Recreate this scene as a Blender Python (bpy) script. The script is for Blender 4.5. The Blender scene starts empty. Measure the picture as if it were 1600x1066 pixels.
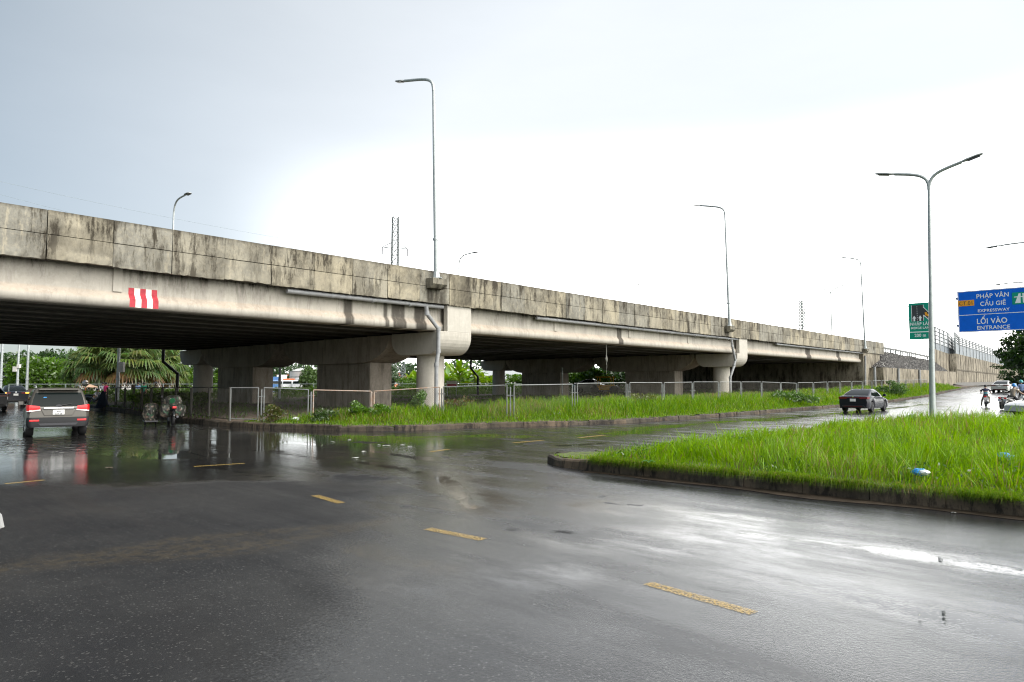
import bpy, bmesh, math, random
import numpy as np
from mathutils import Vector, Matrix, Euler

scene = bpy.context.scene
COL = scene.collection
RNG = np.random.default_rng(7)
random.seed(7)
PI = math.pi

# ------------------------------------------------------------------ camera, sky, sun, exposure
FPX = 1066.67
PITCH = math.atan(66 / FPX)
CAM_H = 1.8
cam = bpy.data.cameras.new("camera")
cam.lens = 24.0
cam.sensor_width = 36.0
cam.clip_end = 4000
cam.clip_start = 0.05
cam_o = bpy.data.objects.new("camera", cam)
COL.objects.link(cam_o)
cam_o.location = (0, 0, CAM_H)
cam_o.rotation_euler = (PI / 2 + PITCH, 0, 0)
scene.camera = cam_o

scene.view_settings.view_transform = 'Standard'
scene.view_settings.look = 'None'
scene.view_settings.gamma = 1
scene.view_settings.exposure = 0.0
scene.cycles.max_bounces = 8
scene.cycles.diffuse_bounces = 3
scene.cycles.glossy_bounces = 4
scene.cycles.transparent_max_bounces = 12
scene.cycles.sample_clamp_indirect = 6
scene.cycles.use_denoising = True
scene.cycles.filter_width = 1.15

SUN_EL, SUN_AZ = math.radians(46), math.radians(105)     # azimuth clockwise from the view direction


def azel(az, el):
    az, el = math.radians(az), math.radians(el)
    return (math.sin(az) * math.cos(el), math.cos(az) * math.cos(el), math.sin(el))


def make_world():
    w = bpy.data.worlds.new("World")
    scene.world = w
    w.use_nodes = True
    nt = w.node_tree
    N, L = nt.nodes, nt.links
    N.clear()
    out = N.new('ShaderNodeOutputWorld')
    add = N.new('ShaderNodeAddShader')
    bg1 = N.new('ShaderNodeBackground')
    bg2 = N.new('ShaderNodeBackground')
    sky = N.new('ShaderNodeTexSky')
    sky.sky_type = 'NISHITA'
    sky.sun_disc = False
    sky.sun_elevation = SUN_EL
    sky.sun_rotation = SUN_AZ
    L.new(sky.outputs[0], bg1.inputs[0])
    bg1.inputs[1].default_value = 0.05
    tc = N.new('ShaderNodeTexCoord')
    # soft cloud structure warps the direction a little
    noi = N.new('ShaderNodeTexNoise')
    noi.inputs['Scale'].default_value = 1.6
    noi.inputs['Detail'].default_value = 4
    mp = N.new('ShaderNodeMapping')
    mp.inputs['Scale'].default_value = (1, 1, 2.2)
    L.new(tc.outputs['Generated'], mp.inputs[0])
    L.new(mp.outputs[0], noi.inputs['Vector'])

    def lobe(az, el, lo_deg, hi_deg, power, flat=1.0):
        """bright patch round a direction; flat > 1 squashes it towards the horizon"""
        b_ = Vector(azel(az, el))
        b_.z *= flat
        b_.normalize()
        sc = N.new('ShaderNodeVectorMath')
        sc.operation = 'MULTIPLY'
        L.new(tc.outputs['Generated'], sc.inputs[0])
        sc.inputs[1].default_value = (1, 1, flat)
        nm = N.new('ShaderNodeVectorMath')
        nm.operation = 'NORMALIZE'
        L.new(sc.outputs[0], nm.inputs[0])
        d = N.new('ShaderNodeVectorMath')
        d.operation = 'DOT_PRODUCT'
        L.new(nm.outputs[0], d.inputs[0])
        d.inputs[1].default_value = b_
        a = N.new('ShaderNodeMath')
        a.operation = 'ARCCOSINE'
        L.new(d.outputs['Value'], a.inputs[0])
        wob = N.new('ShaderNodeMath')
        wob.operation = 'MULTIPLY_ADD'
        L.new(noi.outputs[0], wob.inputs[0])
        wob.inputs[1].default_value = -0.16
        L.new(a.outputs[0], wob.inputs[2])
        m = N.new('ShaderNodeMapRange')
        m.interpolation_type = 'LINEAR'
        L.new(wob.outputs[0], m.inputs[0])
        m.inputs[1].default_value = math.radians(lo_deg) - .08
        m.inputs[2].default_value = math.radians(hi_deg) - .08
        m.inputs[3].default_value = 1
        m.inputs[4].default_value = 0
        p = N.new('ShaderNodeMath')
        p.operation = 'POWER'
        L.new(m.outputs[0], p.inputs[0])
        p.inputs[1].default_value = power
        return p.outputs[0]

    base = N.new('ShaderNodeRGB')
    base.outputs[0].default_value = (0.085, 0.14, 0.17, 1)
    cur = base.outputs[0]
    for (az, el, lo, hi, pw, fl, colr) in (
            (16, 12, 22, 66, .85, 1.2, (0.77, 0.735, 0.70)),    # pale band round it
            (122, 36, 10, 66, 1.0, 1.0, (6.0, 5.8, 5.45)),    # bright thin cloud behind the camera's right shoulder
    ):
        f = lobe(az, el, lo, hi, pw, fl)
        mu = N.new('ShaderNodeMixRGB')
        mu.blend_type = 'ADD'
        L.new(f, mu.inputs[0])
        L.new(cur, mu.inputs[1])
        mu.inputs[2].default_value = (*colr, 1)
        cur = mu.outputs[0]
    # low bright break under the cloud, ahead and to the right: strong up to about 14 degrees, gone by 25
    sep = N.new('ShaderNodeSeparateXYZ')
    L.new(tc.outputs['Generated'], sep.inputs[0])
    zz = N.new('ShaderNodeMath')
    zz.operation = 'MULTIPLY_ADD'
    L.new(noi.outputs[0], zz.inputs[0])
    zz.inputs[1].default_value = .06
    L.new(sep.outputs[2], zz.inputs[2])
    ev = N.new('ShaderNodeMapRange')
    ev.interpolation_type = 'SMOOTHSTEP'
    L.new(zz.outputs[0], ev.inputs[0])
    for i, v in enumerate((.10, .40, 1, 0)):
        ev.inputs[i + 1].default_value = v
    flat = N.new('ShaderNodeVectorMath')
    flat.operation = 'MULTIPLY'
    L.new(tc.outputs['Generated'], flat.inputs[0])
    flat.inputs[1].default_value = (1, 1, 0)
    fn = N.new('ShaderNodeVectorMath')
    fn.operation = 'NORMALIZE'
    L.new(flat.outputs[0], fn.inputs[0])
    dt = N.new('ShaderNodeVectorMath')
    dt.operation = 'DOT_PRODUCT'
    L.new(fn.outputs[0], dt.inputs[0])
    dt.inputs[1].default_value = azel(24, 0)
    av = N.new('ShaderNodeMapRange')
    av.interpolation_type = 'SMOOTHSTEP'
    L.new(dt.outputs['Value'], av.inputs[0])
    for i, v in enumerate((.66, .995, 0, 1)):
        av.inputs[i + 1].default_value = v
    pr = N.new('ShaderNodeMath')
    pr.operation = 'MULTIPLY'
    L.new(ev.outputs[0], pr.inputs[0])
    L.new(av.outputs[0], pr.inputs[1])
    gl_ = N.new('ShaderNodeMixRGB')
    gl_.blend_type = 'ADD'
    L.new(pr.outputs[0], gl_.inputs[0])
    L.new(cur, gl_.inputs[1])
    gl_.inputs[2].default_value = (4.6, 4.5, 4.35, 1)
    cur = gl_.outputs[0]
    # faint cloud layers
    n2 = N.new('ShaderNodeTexNoise')
    n2.inputs['Scale'].default_value = 2.4
    n2.inputs['Detail'].default_value = 7
    n2.inputs['Roughness'].default_value = .6
    m2 = N.new('ShaderNodeMapping')
    m2.inputs['Scale'].default_value = (1, 1, 3.5)
    m2.inputs['Rotation'].default_value = (.25, .15, 0)
    L.new(tc.outputs['Generated'], m2.inputs[0])
    L.new(m2.outputs[0], n2.inputs['Vector'])
    r2 = N.new('ShaderNodeMapRange')
    L.new(n2.outputs[0], r2.inputs[0])
    for i, v in enumerate((.3, .7, .97, 1.03)):
        r2.inputs[i + 1].default_value = v
    mc = N.new('ShaderNodeVectorMath')
    mc.operation = 'SCALE'
    L.new(cur, mc.inputs[0])
    L.new(r2.outputs[0], mc.inputs['Scale'])
    cur = mc.outputs[0]
    L.new(cur, bg2.inputs[0])
    bg2.inputs[1].default_value = 1.0
    L.new(bg1.outputs[0], add.inputs[0])
    L.new(bg2.outputs[0], add.inputs[1])
    L.new(add.outputs[0], out.inputs[0])


make_world()
sun = bpy.data.lights.new("sun", 'SUN')
sun.energy = 1.5
sun.angle = math.radians(25)
sun.color = (1, 0.95, 0.86)
sun_o = bpy.data.objects.new("sun", sun)
COL.objects.link(sun_o)
sun_o.rotation_euler = (PI / 2 - SUN_EL, 0, PI - SUN_AZ)

# ------------------------------------------------------------------ frames: (s, w) runs along / across the overpass
ANG = math.radians(42.4)
SA, CA = math.sin(ANG), math.cos(ANG)
SP, CP = math.sin(PITCH), math.cos(PITCH)
ROT_S = PI / 2 - ANG


def L2W(s, w, z=0.0):
    return Vector((s * SA - w * CA, 40 + s * CA + w * SA, z))


def W2L(x, y):
    y -= 40
    return x * SA + y * CA, -x * CA + y * SA


def _ray(px, py):
    x = (px - 800) / FPX
    y = (533 - py) / FPX
    return x, CP - y * SP, SP + y * CP


def on_ground(px, py, z=0.0):
    d = _ray(px, py)
    t = (z - CAM_H) / d[2]
    return Vector((d[0] * t, d[1] * t, z))


def at_dist(px, py, y):
    d = _ray(px, py)
    t = y / d[1]
    return Vector((d[0] * t, y, CAM_H + d[2] * t))


def on_w(px, py, w):
    d = _ray(px, py)
    t = (w + 40 * SA) / (-d[0] * CA + d[1] * SA)
    s, _ = W2L(d[0] * t, d[1] * t)
    return s, w, CAM_H + d[2] * t


def road_z(s):
    return np.interp(s, [35, 56, 73, 95, 130, 250], [0, .3, .75, 1.0, 1.2, 1.8])


def hnoise(x, y, seed=0):
    xi = np.floor(x).astype(np.int64)
    yi = np.floor(y).astype(np.int64)
    xf, yf = x - xi, y - yi
    u, v = xf * xf * (3 - 2 * xf), yf * yf * (3 - 2 * yf)

    def h(a, b):
        n = (a * 374761393 + b * 668265263 + seed * 1442695041) & 0x7fffffff
        n = ((n ^ (n >> 13)) * 1274126177) & 0x7fffffff
        return ((n ^ (n >> 16)) & 0xffff) / 65535.0
    return (h(xi, yi) * (1 - u) + h(xi + 1, yi) * u) * (1 - v) + (h(xi, yi + 1) * (1 - u) + h(xi + 1, yi + 1) * u) * v


def fbm(x, y, seed=0, octs=4):
    x = np.asarray(x, float)
    y = np.asarray(y, float)
    t, a, n = 0, .5, 0
    for o in range(octs):
        t = t + a * hnoise(x * 2 ** o + 17.3 * o, y * 2 ** o - 9.1 * o, seed + o)
        n += a
        a *= .5
    return t / n


# ------------------------------------------------------------------ mesh helpers
class MB:
    def __init__(self):
        self.v, self.f, self.c = [], [], []

    def add(self, vs, fs, col=None):
        o = len(self.v)
        self.v += [tuple(p) for p in vs]
        self.f += [tuple(i + o for i in q) for q in fs]
        self.c += [col or (1, 1, 1)] * len(vs)
        return self

    def box(self, c, d, rz=0.0, col=None, top=1.0):
        hx, hy, hz = d[0] / 2, d[1] / 2, d[2] / 2
        co, si = math.cos(rz), math.sin(rz)
        vs = []
        for (x, y, z) in ((-1, -1, -1), (1, -1, -1), (1, 1, -1), (-1, 1, -1), (-1, -1, 1), (1, -1, 1), (1, 1, 1), (-1, 1, 1)):
            k = top if z > 0 else 1
            X, Y = x * hx * k, y * hy * k
            vs.append((c[0] + X * co - Y * si, c[1] + X * si + Y * co, c[2] + z * hz))
        return self.add(vs, [(0, 3, 2, 1), (4, 5, 6, 7), (0, 1, 5, 4), (1, 2, 6, 5), (2, 3, 7, 6), (3, 0, 4, 7)], col)

    def tube(self, pts, r, n=8, cap=True, col=None):
        pts = [Vector(p) for p in pts]
        rs = r if isinstance(r, (list, tuple)) else [r] * len(pts)
        vs, fs = [], []
        up0 = None
        for i, p in enumerate(pts):
            a = pts[max(i - 1, 0)]
            b = pts[min(i + 1, len(pts) - 1)]
            t = (b - a)
            if t.length < 1e-9:
                t = Vector((0, 0, 1))
            t.normalize()
            if up0 is None:
                up0 = Vector((1, 0, 0)) if abs(t.x) < .9 else Vector((0, 1, 0))
            u = (up0 - t * up0.dot(t))
            if u.length < 1e-6:
                u = t.orthogonal()
            u.normalize()
            up0 = u
            w = t.cross(u)
            for k in range(n):
                an = 2 * PI * k / n
                vs.append(p + (u * math.cos(an) + w * math.sin(an)) * rs[i])
        for i in range(len(pts) - 1):
            for k in range(n):
                k2 = (k + 1) % n
                fs.append((i * n + k, i * n + k2, (i + 1) * n + k2, (i + 1) * n + k))
        if cap:
            fs.append(tuple(reversed(range(n))))
            fs.append(tuple(range((len(pts) - 1) * n, len(pts) * n)))
        return self.add(vs, fs, col)

    def prism(self, prof, a, b, axis='x', col=None):
        """closed profile extruded from a to b along an axis; profile gives the two other coordinates in order"""
        def P(u, v, t):
            return {'x': (t, u, v), 'y': (u, t, v), 'z': (u, v, t)}[axis]
        n = len(prof)
        vs = [P(u, v, a) for u, v in prof] + [P(u, v, b) for u, v in prof]
        fs = [(i, (i + 1) % n, n + (i + 1) % n, n + i) for i in range(n)]
        fs += [tuple(reversed(range(n))), tuple(range(n, 2 * n))]
        return self.add(vs, fs, col)

    def lathe(self, prof, n=16, c=(0, 0, 0), axis='z', col=None):
        vs, fs = [], []
        for (r, h) in prof:
            for k in range(n):
                a = 2 * PI * k / n
                p = {'z': (r * math.cos(a), r * math.sin(a), h), 'x': (h, r * math.cos(a), r * math.sin(a)),
                     'y': (r * math.cos(a), h, r * math.sin(a))}[axis]
                vs.append((c[0] + p[0], c[1] + p[1], c[2] + p[2]))
        for i in range(len(prof) - 1):
            for k in range(n):
                k2 = (k + 1) % n
                fs.append((i * n + k, i * n + k2, (i + 1) * n + k2, (i + 1) * n + k))
        fs.append(tuple(reversed(range(n))))
        fs.append(tuple(range((len(prof) - 1) * n, len(prof) * n)))
        return self.add(vs, fs, col)

    def quad(self, a, b, c, d, col=None):
        return self.add([a, b, c, d], [(0, 1, 2, 3)], col)

    def plate(self, pts, th, col=None):
        """thin plate: polygon pts thickened along its normal"""
        pts = [Vector(p) for p in pts]
        nrm = (pts[1] - pts[0]).cross(pts[2] - pts[1]).normalized() * th
        n = len(pts)
        vs = pts + [p + nrm for p in pts]
        fs = [(i, (i + 1) % n, n + (i + 1) % n, n + i) for i in range(n)]
        fs += [tuple(reversed(range(n))), tuple(range(n, 2 * n))]
        return self.add(vs, fs, col)

    def build(self, name, mat, parent=None, smooth=False, bevel=0, loc=None, segs=2):
        me = bpy.data.meshes.new(name)
        me.from_pydata(self.v, [], self.f)
        bm = bmesh.new()
        bm.from_mesh(me)
        bmesh.ops.recalc_face_normals(bm, faces=bm.faces)
        bm.to_mesh(me)
        bm.free()
        if any(c != (1, 1, 1) for c in self.c):
            at = me.color_attributes.new('Col', 'FLOAT_COLOR', 'POINT')
            a = np.ones((len(self.v), 4), np.float32)
            a[:, :3] = np.array(self.c)
            at.data.foreach_set('color', a.ravel())
        return fin(name, me, mat, parent, smooth, bevel, loc, segs)


def fin(name, me, mat, parent=None, smooth=False, bevel=0, loc=None, segs=2):
    if mat:
        me.materials.append(mat)
    if smooth:
        me.polygons.foreach_set('use_smooth', [True] * len(me.polygons))
        me.set_sharp_from_angle(angle=math.radians(40))
    o = bpy.data.objects.new(name, me)
    COL.objects.link(o)
    if parent:
        o.parent = parent
    if loc:
        o.location = loc
    if bevel:
        m = o.modifiers.new('bevel', 'BEVEL')
        m.width = bevel
        m.segments = segs
        m.limit_method = 'ANGLE'
    return o


def np_mesh(name, V, quads=None, tris=None, cols=None):
    me = bpy.data.meshes.new(name)
    V = np.asarray(V, np.float32)
    me.vertices.add(len(V))
    me.vertices.foreach_set('co', V.ravel())
    li, ls, lt = [], [], []
    o = 0
    for F, k in ((quads, 4), (tris, 3)):
        if F is None or len(F) == 0:
            continue
        F = np.asarray(F, np.int32)
        li.append(F.ravel())
        ls.append(np.arange(len(F), dtype=np.int32) * k + o)
        o += len(F) * k
    li = np.concatenate(li)
    ls = np.concatenate(ls)
    me.loops.add(len(li))
    me.loops.foreach_set('vertex_index', li)
    me.polygons.add(len(ls))
    me.polygons.foreach_set('loop_start', ls)
    me.update(calc_edges=True)
    me.validate()
    if cols is not None:
        at = me.color_attributes.new('Col', 'FLOAT_COLOR', 'POINT')
        a = np.ones((len(V), 4), np.float32)
        a[:, :cols.shape[1]] = cols
        at.data.foreach_set('color', a.ravel())
    return me


def grid_mesh(name, xs, ys, zfun, cfun=None):
    X, Y = np.meshgrid(xs, ys, indexing='ij')
    nx, ny = X.shape
    Z = zfun(X, Y)
    V = np.stack([X, Y, Z], -1).reshape(-1, 3)
    i, j = np.meshgrid(np.arange(nx - 1), np.arange(ny - 1), indexing='ij')
    a = (i * ny + j).ravel()
    q = np.stack([a, a + ny, a + ny + 1, a + 1], -1)
    c = None if cfun is None else cfun(X, Y).reshape(-1, 4)
    return np_mesh(name, V, quads=q, cols=c)


def tag(o, label=None, cat=None, group=None, kind=None):
    if label:
        o['label'] = label
    if cat:
        o['category'] = cat
    if group:
        o['group'] = group
    if kind:
        o['kind'] = kind
    return o


def empty(name, loc=(0, 0, 0), rz=0.0, label=None, cat=None, group=None):
    o = bpy.data.objects.new(name, None)
    o.empty_display_size = .3
    COL.objects.link(o)
    o.location = loc
    o.rotation_euler = (0, 0, rz)
    return tag(o, label, cat, group)


def children(o):
    return [c for c in COL.objects if c.parent == o]


def copy_tree(o, parent=None):
    kids = {}
    for c in COL.objects:
        if c.parent:
            kids.setdefault(c.parent.name, []).append(c)

    def rec(q, p):
        n = q.copy()
        COL.objects.link(n)
        n.parent = p
        for k in kids.get(q.name, []):
            rec(k, n)
        return n
    return rec(o, parent)


# ------------------------------------------------------------------ materials
def pmat(name, col, rough=.6, metal=0.0, var=0.0, vscale=3.0, col2=None, bump=0.0, bscale=30.0, spec=.5,
         coat=0.0, stretch=None, emit=None, attr=False, trans=0.0, ior=1.45, rough2=None):
    m = bpy.data.materials.new(name)
    m.use_nodes = True
    nt = m.node_tree
    N, L = nt.nodes, nt.links
    b = N['Principled BSDF']
    b.inputs['Base Color'].default_value = (*col, 1)
    b.inputs['Roughness'].default_value = rough
    b.inputs['Metallic'].default_value = metal
    b.inputs['Specular IOR Level'].default_value = spec
    b.inputs['Coat Weight'].default_value = coat
    b.inputs['Coat Roughness'].default_value = .05
    b.inputs['Transmission Weight'].default_value = trans
    b.inputs['IOR'].default_value = ior
    if emit:
        b.inputs['Emission Color'].default_value = (*emit[:3], 1)
        b.inputs['Emission Strength'].default_value = emit[3]
    tc = N.new('ShaderNodeTexCoord')
    vec = tc.outputs['Object']
    if stretch:
        mp = N.new('ShaderNodeMapping')
        mp.inputs['Scale'].default_value = stretch
        L.new(vec, mp.inputs[0])
        vec = mp.outputs[0]
    if var or col2:
        n = N.new('ShaderNodeTexNoise')
        n.inputs['Scale'].default_value = vscale
        n.inputs['Detail'].default_value = 6
        n.inputs['Roughness'].default_value = .65
        L.new(vec, n.inputs['Vector'])
        r = N.new('ShaderNodeValToRGB')
        r.color_ramp.elements[0].position = .32
        r.color_ramp.elements[1].position = .68
        c2 = col2 or tuple(max(0, c * (1 - var)) for c in col)
        r.color_ramp.elements[0].color = (*c2, 1)
        r.color_ramp.elements[1].color = (*[min(1, c * (1 + var * .5)) for c in col], 1)
        L.new(n.outputs[0], r.inputs[0])
        L.new(r.outputs[0], b.inputs['Base Color'])
        if rough2 is not None:
            mr = N.new('ShaderNodeMapRange')
            mr.inputs[1].default_value = .35
            mr.inputs[2].default_value = .65
            mr.inputs[3].default_value = rough2
            mr.inputs[4].default_value = rough
            L.new(n.outputs[0], mr.inputs[0])
            L.new(mr.outputs[0], b.inputs['Roughness'])
    if attr:
        a = N.new('ShaderNodeAttribute')
        a.attribute_name = 'Col'
        L.new(a.outputs['Color'], b.inputs['Base Color'])
    if bump:
        n2 = N.new('ShaderNodeTexNoise')
        n2.inputs['Scale'].default_value = bscale
        n2.inputs['Detail'].default_value = 5
        L.new(vec, n2.inputs['Vector'])
        bp = N.new('ShaderNodeBump')
        bp.inputs['Strength'].default_value = bump
        bp.inputs['Distance'].default_value = .02
        L.new(n2.outputs[0], bp.inputs['Height'])
        L.new(bp.outputs[0], b.inputs['Normal'])
    return m


def leaf_mat(name, trans=.35, gloss=.06):
    m = bpy.data.materials.new(name)
    m.use_nodes = True
    nt = m.node_tree
    N, L = nt.nodes, nt.links
    N.clear()
    out = N.new('ShaderNodeOutputMaterial')
    a = N.new('ShaderNodeAttribute')
    a.attribute_name = 'Col'
    d = N.new('ShaderNodeBsdfDiffuse')
    t = N.new('ShaderNodeBsdfTranslucent')
    g = N.new('ShaderNodeBsdfGlossy')
    g.inputs['Roughness'].default_value = .35
    hs = N.new('ShaderNodeHueSaturation')
    hs.inputs['Value'].default_value = 1.7
    hs.inputs['Saturation'].default_value = 1.1
    L.new(a.outputs['Color'], d.inputs[0])
    L.new(a.outputs['Color'], hs.inputs['Color'])
    L.new(hs.outputs[0], t.inputs[0])
    mx = N.new('ShaderNodeMixShader')
    mx.inputs[0].default_value = trans
    L.new(d.outputs[0], mx.inputs[1])
    L.new(t.outputs[0], mx.inputs[2])
    m2 = N.new('ShaderNodeMixShader')
    m2.inputs[0].default_value = gloss
    L.new(mx.outputs[0], m2.inputs[1])
    L.new(g.outputs[0], m2.inputs[2])
    L.new(m2.outputs[0], out.inputs[0])
    return m


def weathered(name, light, dark, grey, streak=(1.6, 1.6, .22), attr=True, bump=.25, blotch=.5, grime_bias=0.0, runs=.0):
    """concrete: two tones picked per panel (Col.r), run-off streaks and blotches gated by Col.g"""
    m = bpy.data.materials.new(name)
    m.use_nodes = True
    nt = m.node_tree
    N, L = nt.nodes, nt.links
    b = N['Principled BSDF']
    b.inputs['Roughness'].default_value = .85
    b.inputs['Specular IOR Level'].default_value = .3
    tc = N.new('ShaderNodeTexCoord')
    a = N.new('ShaderNodeAttribute')
    a.attribute_name = 'Col'
    sp = N.new('ShaderNodeSeparateColor')
    L.new(a.outputs['Color'], sp.inputs[0])

    def noise(scale, st=(1, 1, 1), det=5, rough=.6):
        mp = N.new('ShaderNodeMapping')
        mp.inputs['Scale'].default_value = st
        L.new(tc.outputs['Object'], mp.inputs[0])
        n = N.new('ShaderNodeTexNoise')
        n.inputs['Scale'].default_value = scale
        n.inputs['Detail'].default_value = det
        n.inputs['Roughness'].default_value = rough
        L.new(mp.outputs[0], n.inputs['Vector'])
        return n.outputs[0]

    def rng(v, a0, a1, b0=0, b1=1):
        r = N.new('ShaderNodeMapRange')
        r.interpolation_type = 'SMOOTHSTEP'
        L.new(v, r.inputs[0])
        for i, q in enumerate((a0, a1, b0, b1)):
            r.inputs[i + 1].default_value = q
        return r.outputs[0]

    def mix(f, c1, c2, mode='MIX'):
        x = N.new('ShaderNodeMixRGB')
        x.blend_type = mode
        for i, q in enumerate((f, c1, c2)):
            if isinstance(q, (int, float)):
                x.inputs[i].default_value = q
            elif isinstance(q, tuple):
                x.inputs[i].default_value = (*q, 1)
            else:
                L.new(q, x.inputs[i])
        return x.outputs[0]

    def mul(p, q, op='MULTIPLY'):
        x = N.new('ShaderNodeMath')
        x.operation = op
        x.use_clamp = True
        for i, v in enumerate((p, q)):
            if isinstance(v, (int, float)):
                x.inputs[i].default_value = v
            else:
                L.new(v, x.inputs[i])
        return x.outputs[0]
    c = mix(sp.outputs[0], light, grey)
    c = mix(mul(rng(noise(.9, (1, 1, 1), 6), .42, .62), blotch), c, tuple(v * .62 for v in grey))
    c = mix(mul(rng(noise(7), .45, .75), .35), c, tuple(min(1, v * 1.25) for v in light))
    gate = rng(noise(.55, (1, 1, .8), 4), .32, .56)
    st1 = mul(rng(noise(2.9, streak, 8, .75), .47, .60), gate)
    st2 = rng(noise(.8, (1, 1, .5), 6, .7), .42, .60)
    spk = rng(noise(9, (1, 1, .7), 8, .75), .46, .64)
    pale = rng(noise(3.7, tuple(v * 1.3 for v in streak), 6, .7), .56, .68)
    c = mix(mul(pale, runs), c, tuple(min(1, v * 1.35) for v in light))
    g = mul(sp.outputs[1], grime_bias, 'ADD')
    g = mul(g, mul(mul(mul(st1, .80), mul(st2, .42), 'ADD'), mul(spk, .22), 'ADD'))
    c = mix(g, c, dark)
    c = mix(mul(rng(noise(30, (1, 1, .6), 6, .7), .60, .72), mul(sp.outputs[1], .5)), c, dark)
    c = mix(mul(sp.outputs[2], rng(noise(5, (1, 1, .3), 6, .7), .25, .5, .65, 1)), c, tuple(v * .7 for v in dark))
    L.new(c, b.inputs['Base Color'])
    bp = N.new('ShaderNodeBump')
    bp.inputs['Strength'].default_value = bump
    bp.inputs['Distance'].default_value = .02
    L.new(noise(26, (1, 1, 1), 8, .7), bp.inputs['Height'])
    L.new(bp.outputs[0], b.inputs['Normal'])
    return m


M = {}
M['parapet'] = weathered('parapet_concrete', (.345, .305, .22), (.042, .035, .024), (.245, .235, .20), (.8, .8, .15), blotch=.5, grime_bias=.28, runs=.45)
M['girder'] = weathered('girder_concrete', (.435, .41, .36), (.040, .032, .024), (.45, .365, .285), (1.1, 1.1, .2), blotch=.0, bump=.10, grime_bias=.05)
M['cap'] = weathered('cap_concrete', (.46, .435, .385), (.17, .15, .12), (.40, .37, .32), (1.3, 1.3, .2), blotch=.1, bump=.08)
M['pier'] = weathered('pier_concrete', (.41, .36, .305), (.13, .11, .09), (.34, .30, .25), (1.3, 1.3, .2), blotch=.3, bump=.12, grime_bias=.2)
M['oldwall'] = weathered('old_wall_concrete', (.33, .29, .22), (.06, .05, .035), (.24, .22, .175), (.7, .7, .12), blotch=.4, grime_bias=.6)
M['kerb'] = weathered('kerb_stone', (.135, .10, .068), (.018, .015, .012), (.075, .066, .052), (2, 2, .6), blotch=.7, grime_bias=.9, bump=.8)
M['galv'] = pmat('galvanised_steel', (.44, .47, .47), .45, .35, var=.18, vscale=6)
M['galvdull'] = pmat('dull_galvanised_steel', (.42, .44, .44), .55, .2, var=.25, vscale=5)
M['rust'] = pmat('rusty_steel', (.30, .17, .10), .8, .1, var=.5, vscale=9, col2=(.38, .36, .33))
M['pvc'] = pmat('grey_pvc_pipe', (.27, .275, .28), .4, 0, var=.2, vscale=4)
M['black'] = pmat('black_plastic', (.012, .012, .013), .45)
M['rubber'] = pmat('tyre_rubber', (.016, .016, .017), .75, var=.3, vscale=20)
M['darkmetal'] = pmat('dark_metal', (.05, .05, .055), .4, .6)
M['chrome'] = pmat('chrome', (.75, .76, .78), .12, 1.0)
M['glass'] = pmat('dark_car_glass', (.006, .009, .009), .04, 0, spec=.13)
M['silverpaint'] = pmat('silver_car_paint', (.115, .108, .096), .32, .4, coat=.4)
M['blackpaint'] = pmat('black_car_paint', (.008, .009, .016), .25, .0, coat=.18, spec=.3)
M['whitepaint'] = pmat('white_car_paint', (.72, .72, .71), .25, 0, coat=1)
M['greypaint'] = pmat('pale_silver_car_paint', (.55, .54, .52), .28, .3, coat=1)
M['redlens'] = pmat('red_lamp_lens', (.55, .012, .015), .2, 0, coat=.4, emit=(1, .03, .03, .05))
M['darkred'] = pmat('dark_red_lens', (.13, .006, .010), .2, 0, coat=.2)
M['clearlens'] = pmat('clear_lens', (.75, .73, .72), .1, 0, coat=1)
M['amber'] = pmat('lit_amber_lamp', (.9, .4, .03), .3, 0, emit=(1, .50, .06, 3.0))
M['plate'] = pmat('number_plate', (.72, .72, .70), .4)
M['plateink'] = pmat('plate_ink', (.10, .10, .11), .5)
M['skin'] = pmat('skin', (.34, .19, .12), .5, var=.1, vscale=8)
M['hair'] = pmat('black_hair', (.012, .01, .01), .5)
M['signblue'] = pmat('blue_sign_sheeting', (.005, .135, .70), .5, spec=.2, var=.12, vscale=2)
M['signgreen'] = pmat('green_sign_sheeting', (.0, .29, .20), .4, var=.12, vscale=2)
M['signwhite'] = pmat('white_sign_sheeting', (.80, .83, .86), .4)
M['signorange'] = pmat('orange_sign_sheeting', (.85, .36, .02), .4)
M['signdark'] = pmat('dark_sign_print', (.045, .05, .055), .5)
M['yellowline'] = None
M['leaf'] = leaf_mat('leaves')
M['grass'] = leaf_mat('grass_blades', .42, .02)
M['bark'] = pmat('bark', (.13, .10, .075), .9, var=.4, vscale=8, bump=.6, bscale=20)
M['soil'] = pmat('bare_soil', (.12, .09, .065), .95, var=.5, vscale=2.5, bump=.8, bscale=18)
M['turfsoil'] = pmat('turf_soil', (.085, .11, .03), .95, var=.5, vscale=4, bump=.8, bscale=18)
M['redpaint'] = pmat('red_road_paint', (.42, .03, .045), .6, var=.3, vscale=5)
M['whiteroad'] = pmat('white_road_paint', (.74, .70, .62), .6, var=.12, vscale=5)
M['yellowmach'] = pmat('yellow_machine_paint', (.75, .42, .02), .5)
M['roof'] = pmat('red_roof_tile', (.40, .12, .07), .8, var=.3, vscale=6)
M['wallpaint'] = pmat('pale_wall_paint', (.62, .60, .56), .8, var=.15, vscale=1.5)
M['bluebag'] = pmat('blue_plastic_bag', (.03, .26, .62), .3, var=.3, vscale=20)
M['whitebag'] = pmat('white_plastic_bag', (.70, .74, .74), .3, var=.1, vscale=20)


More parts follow.
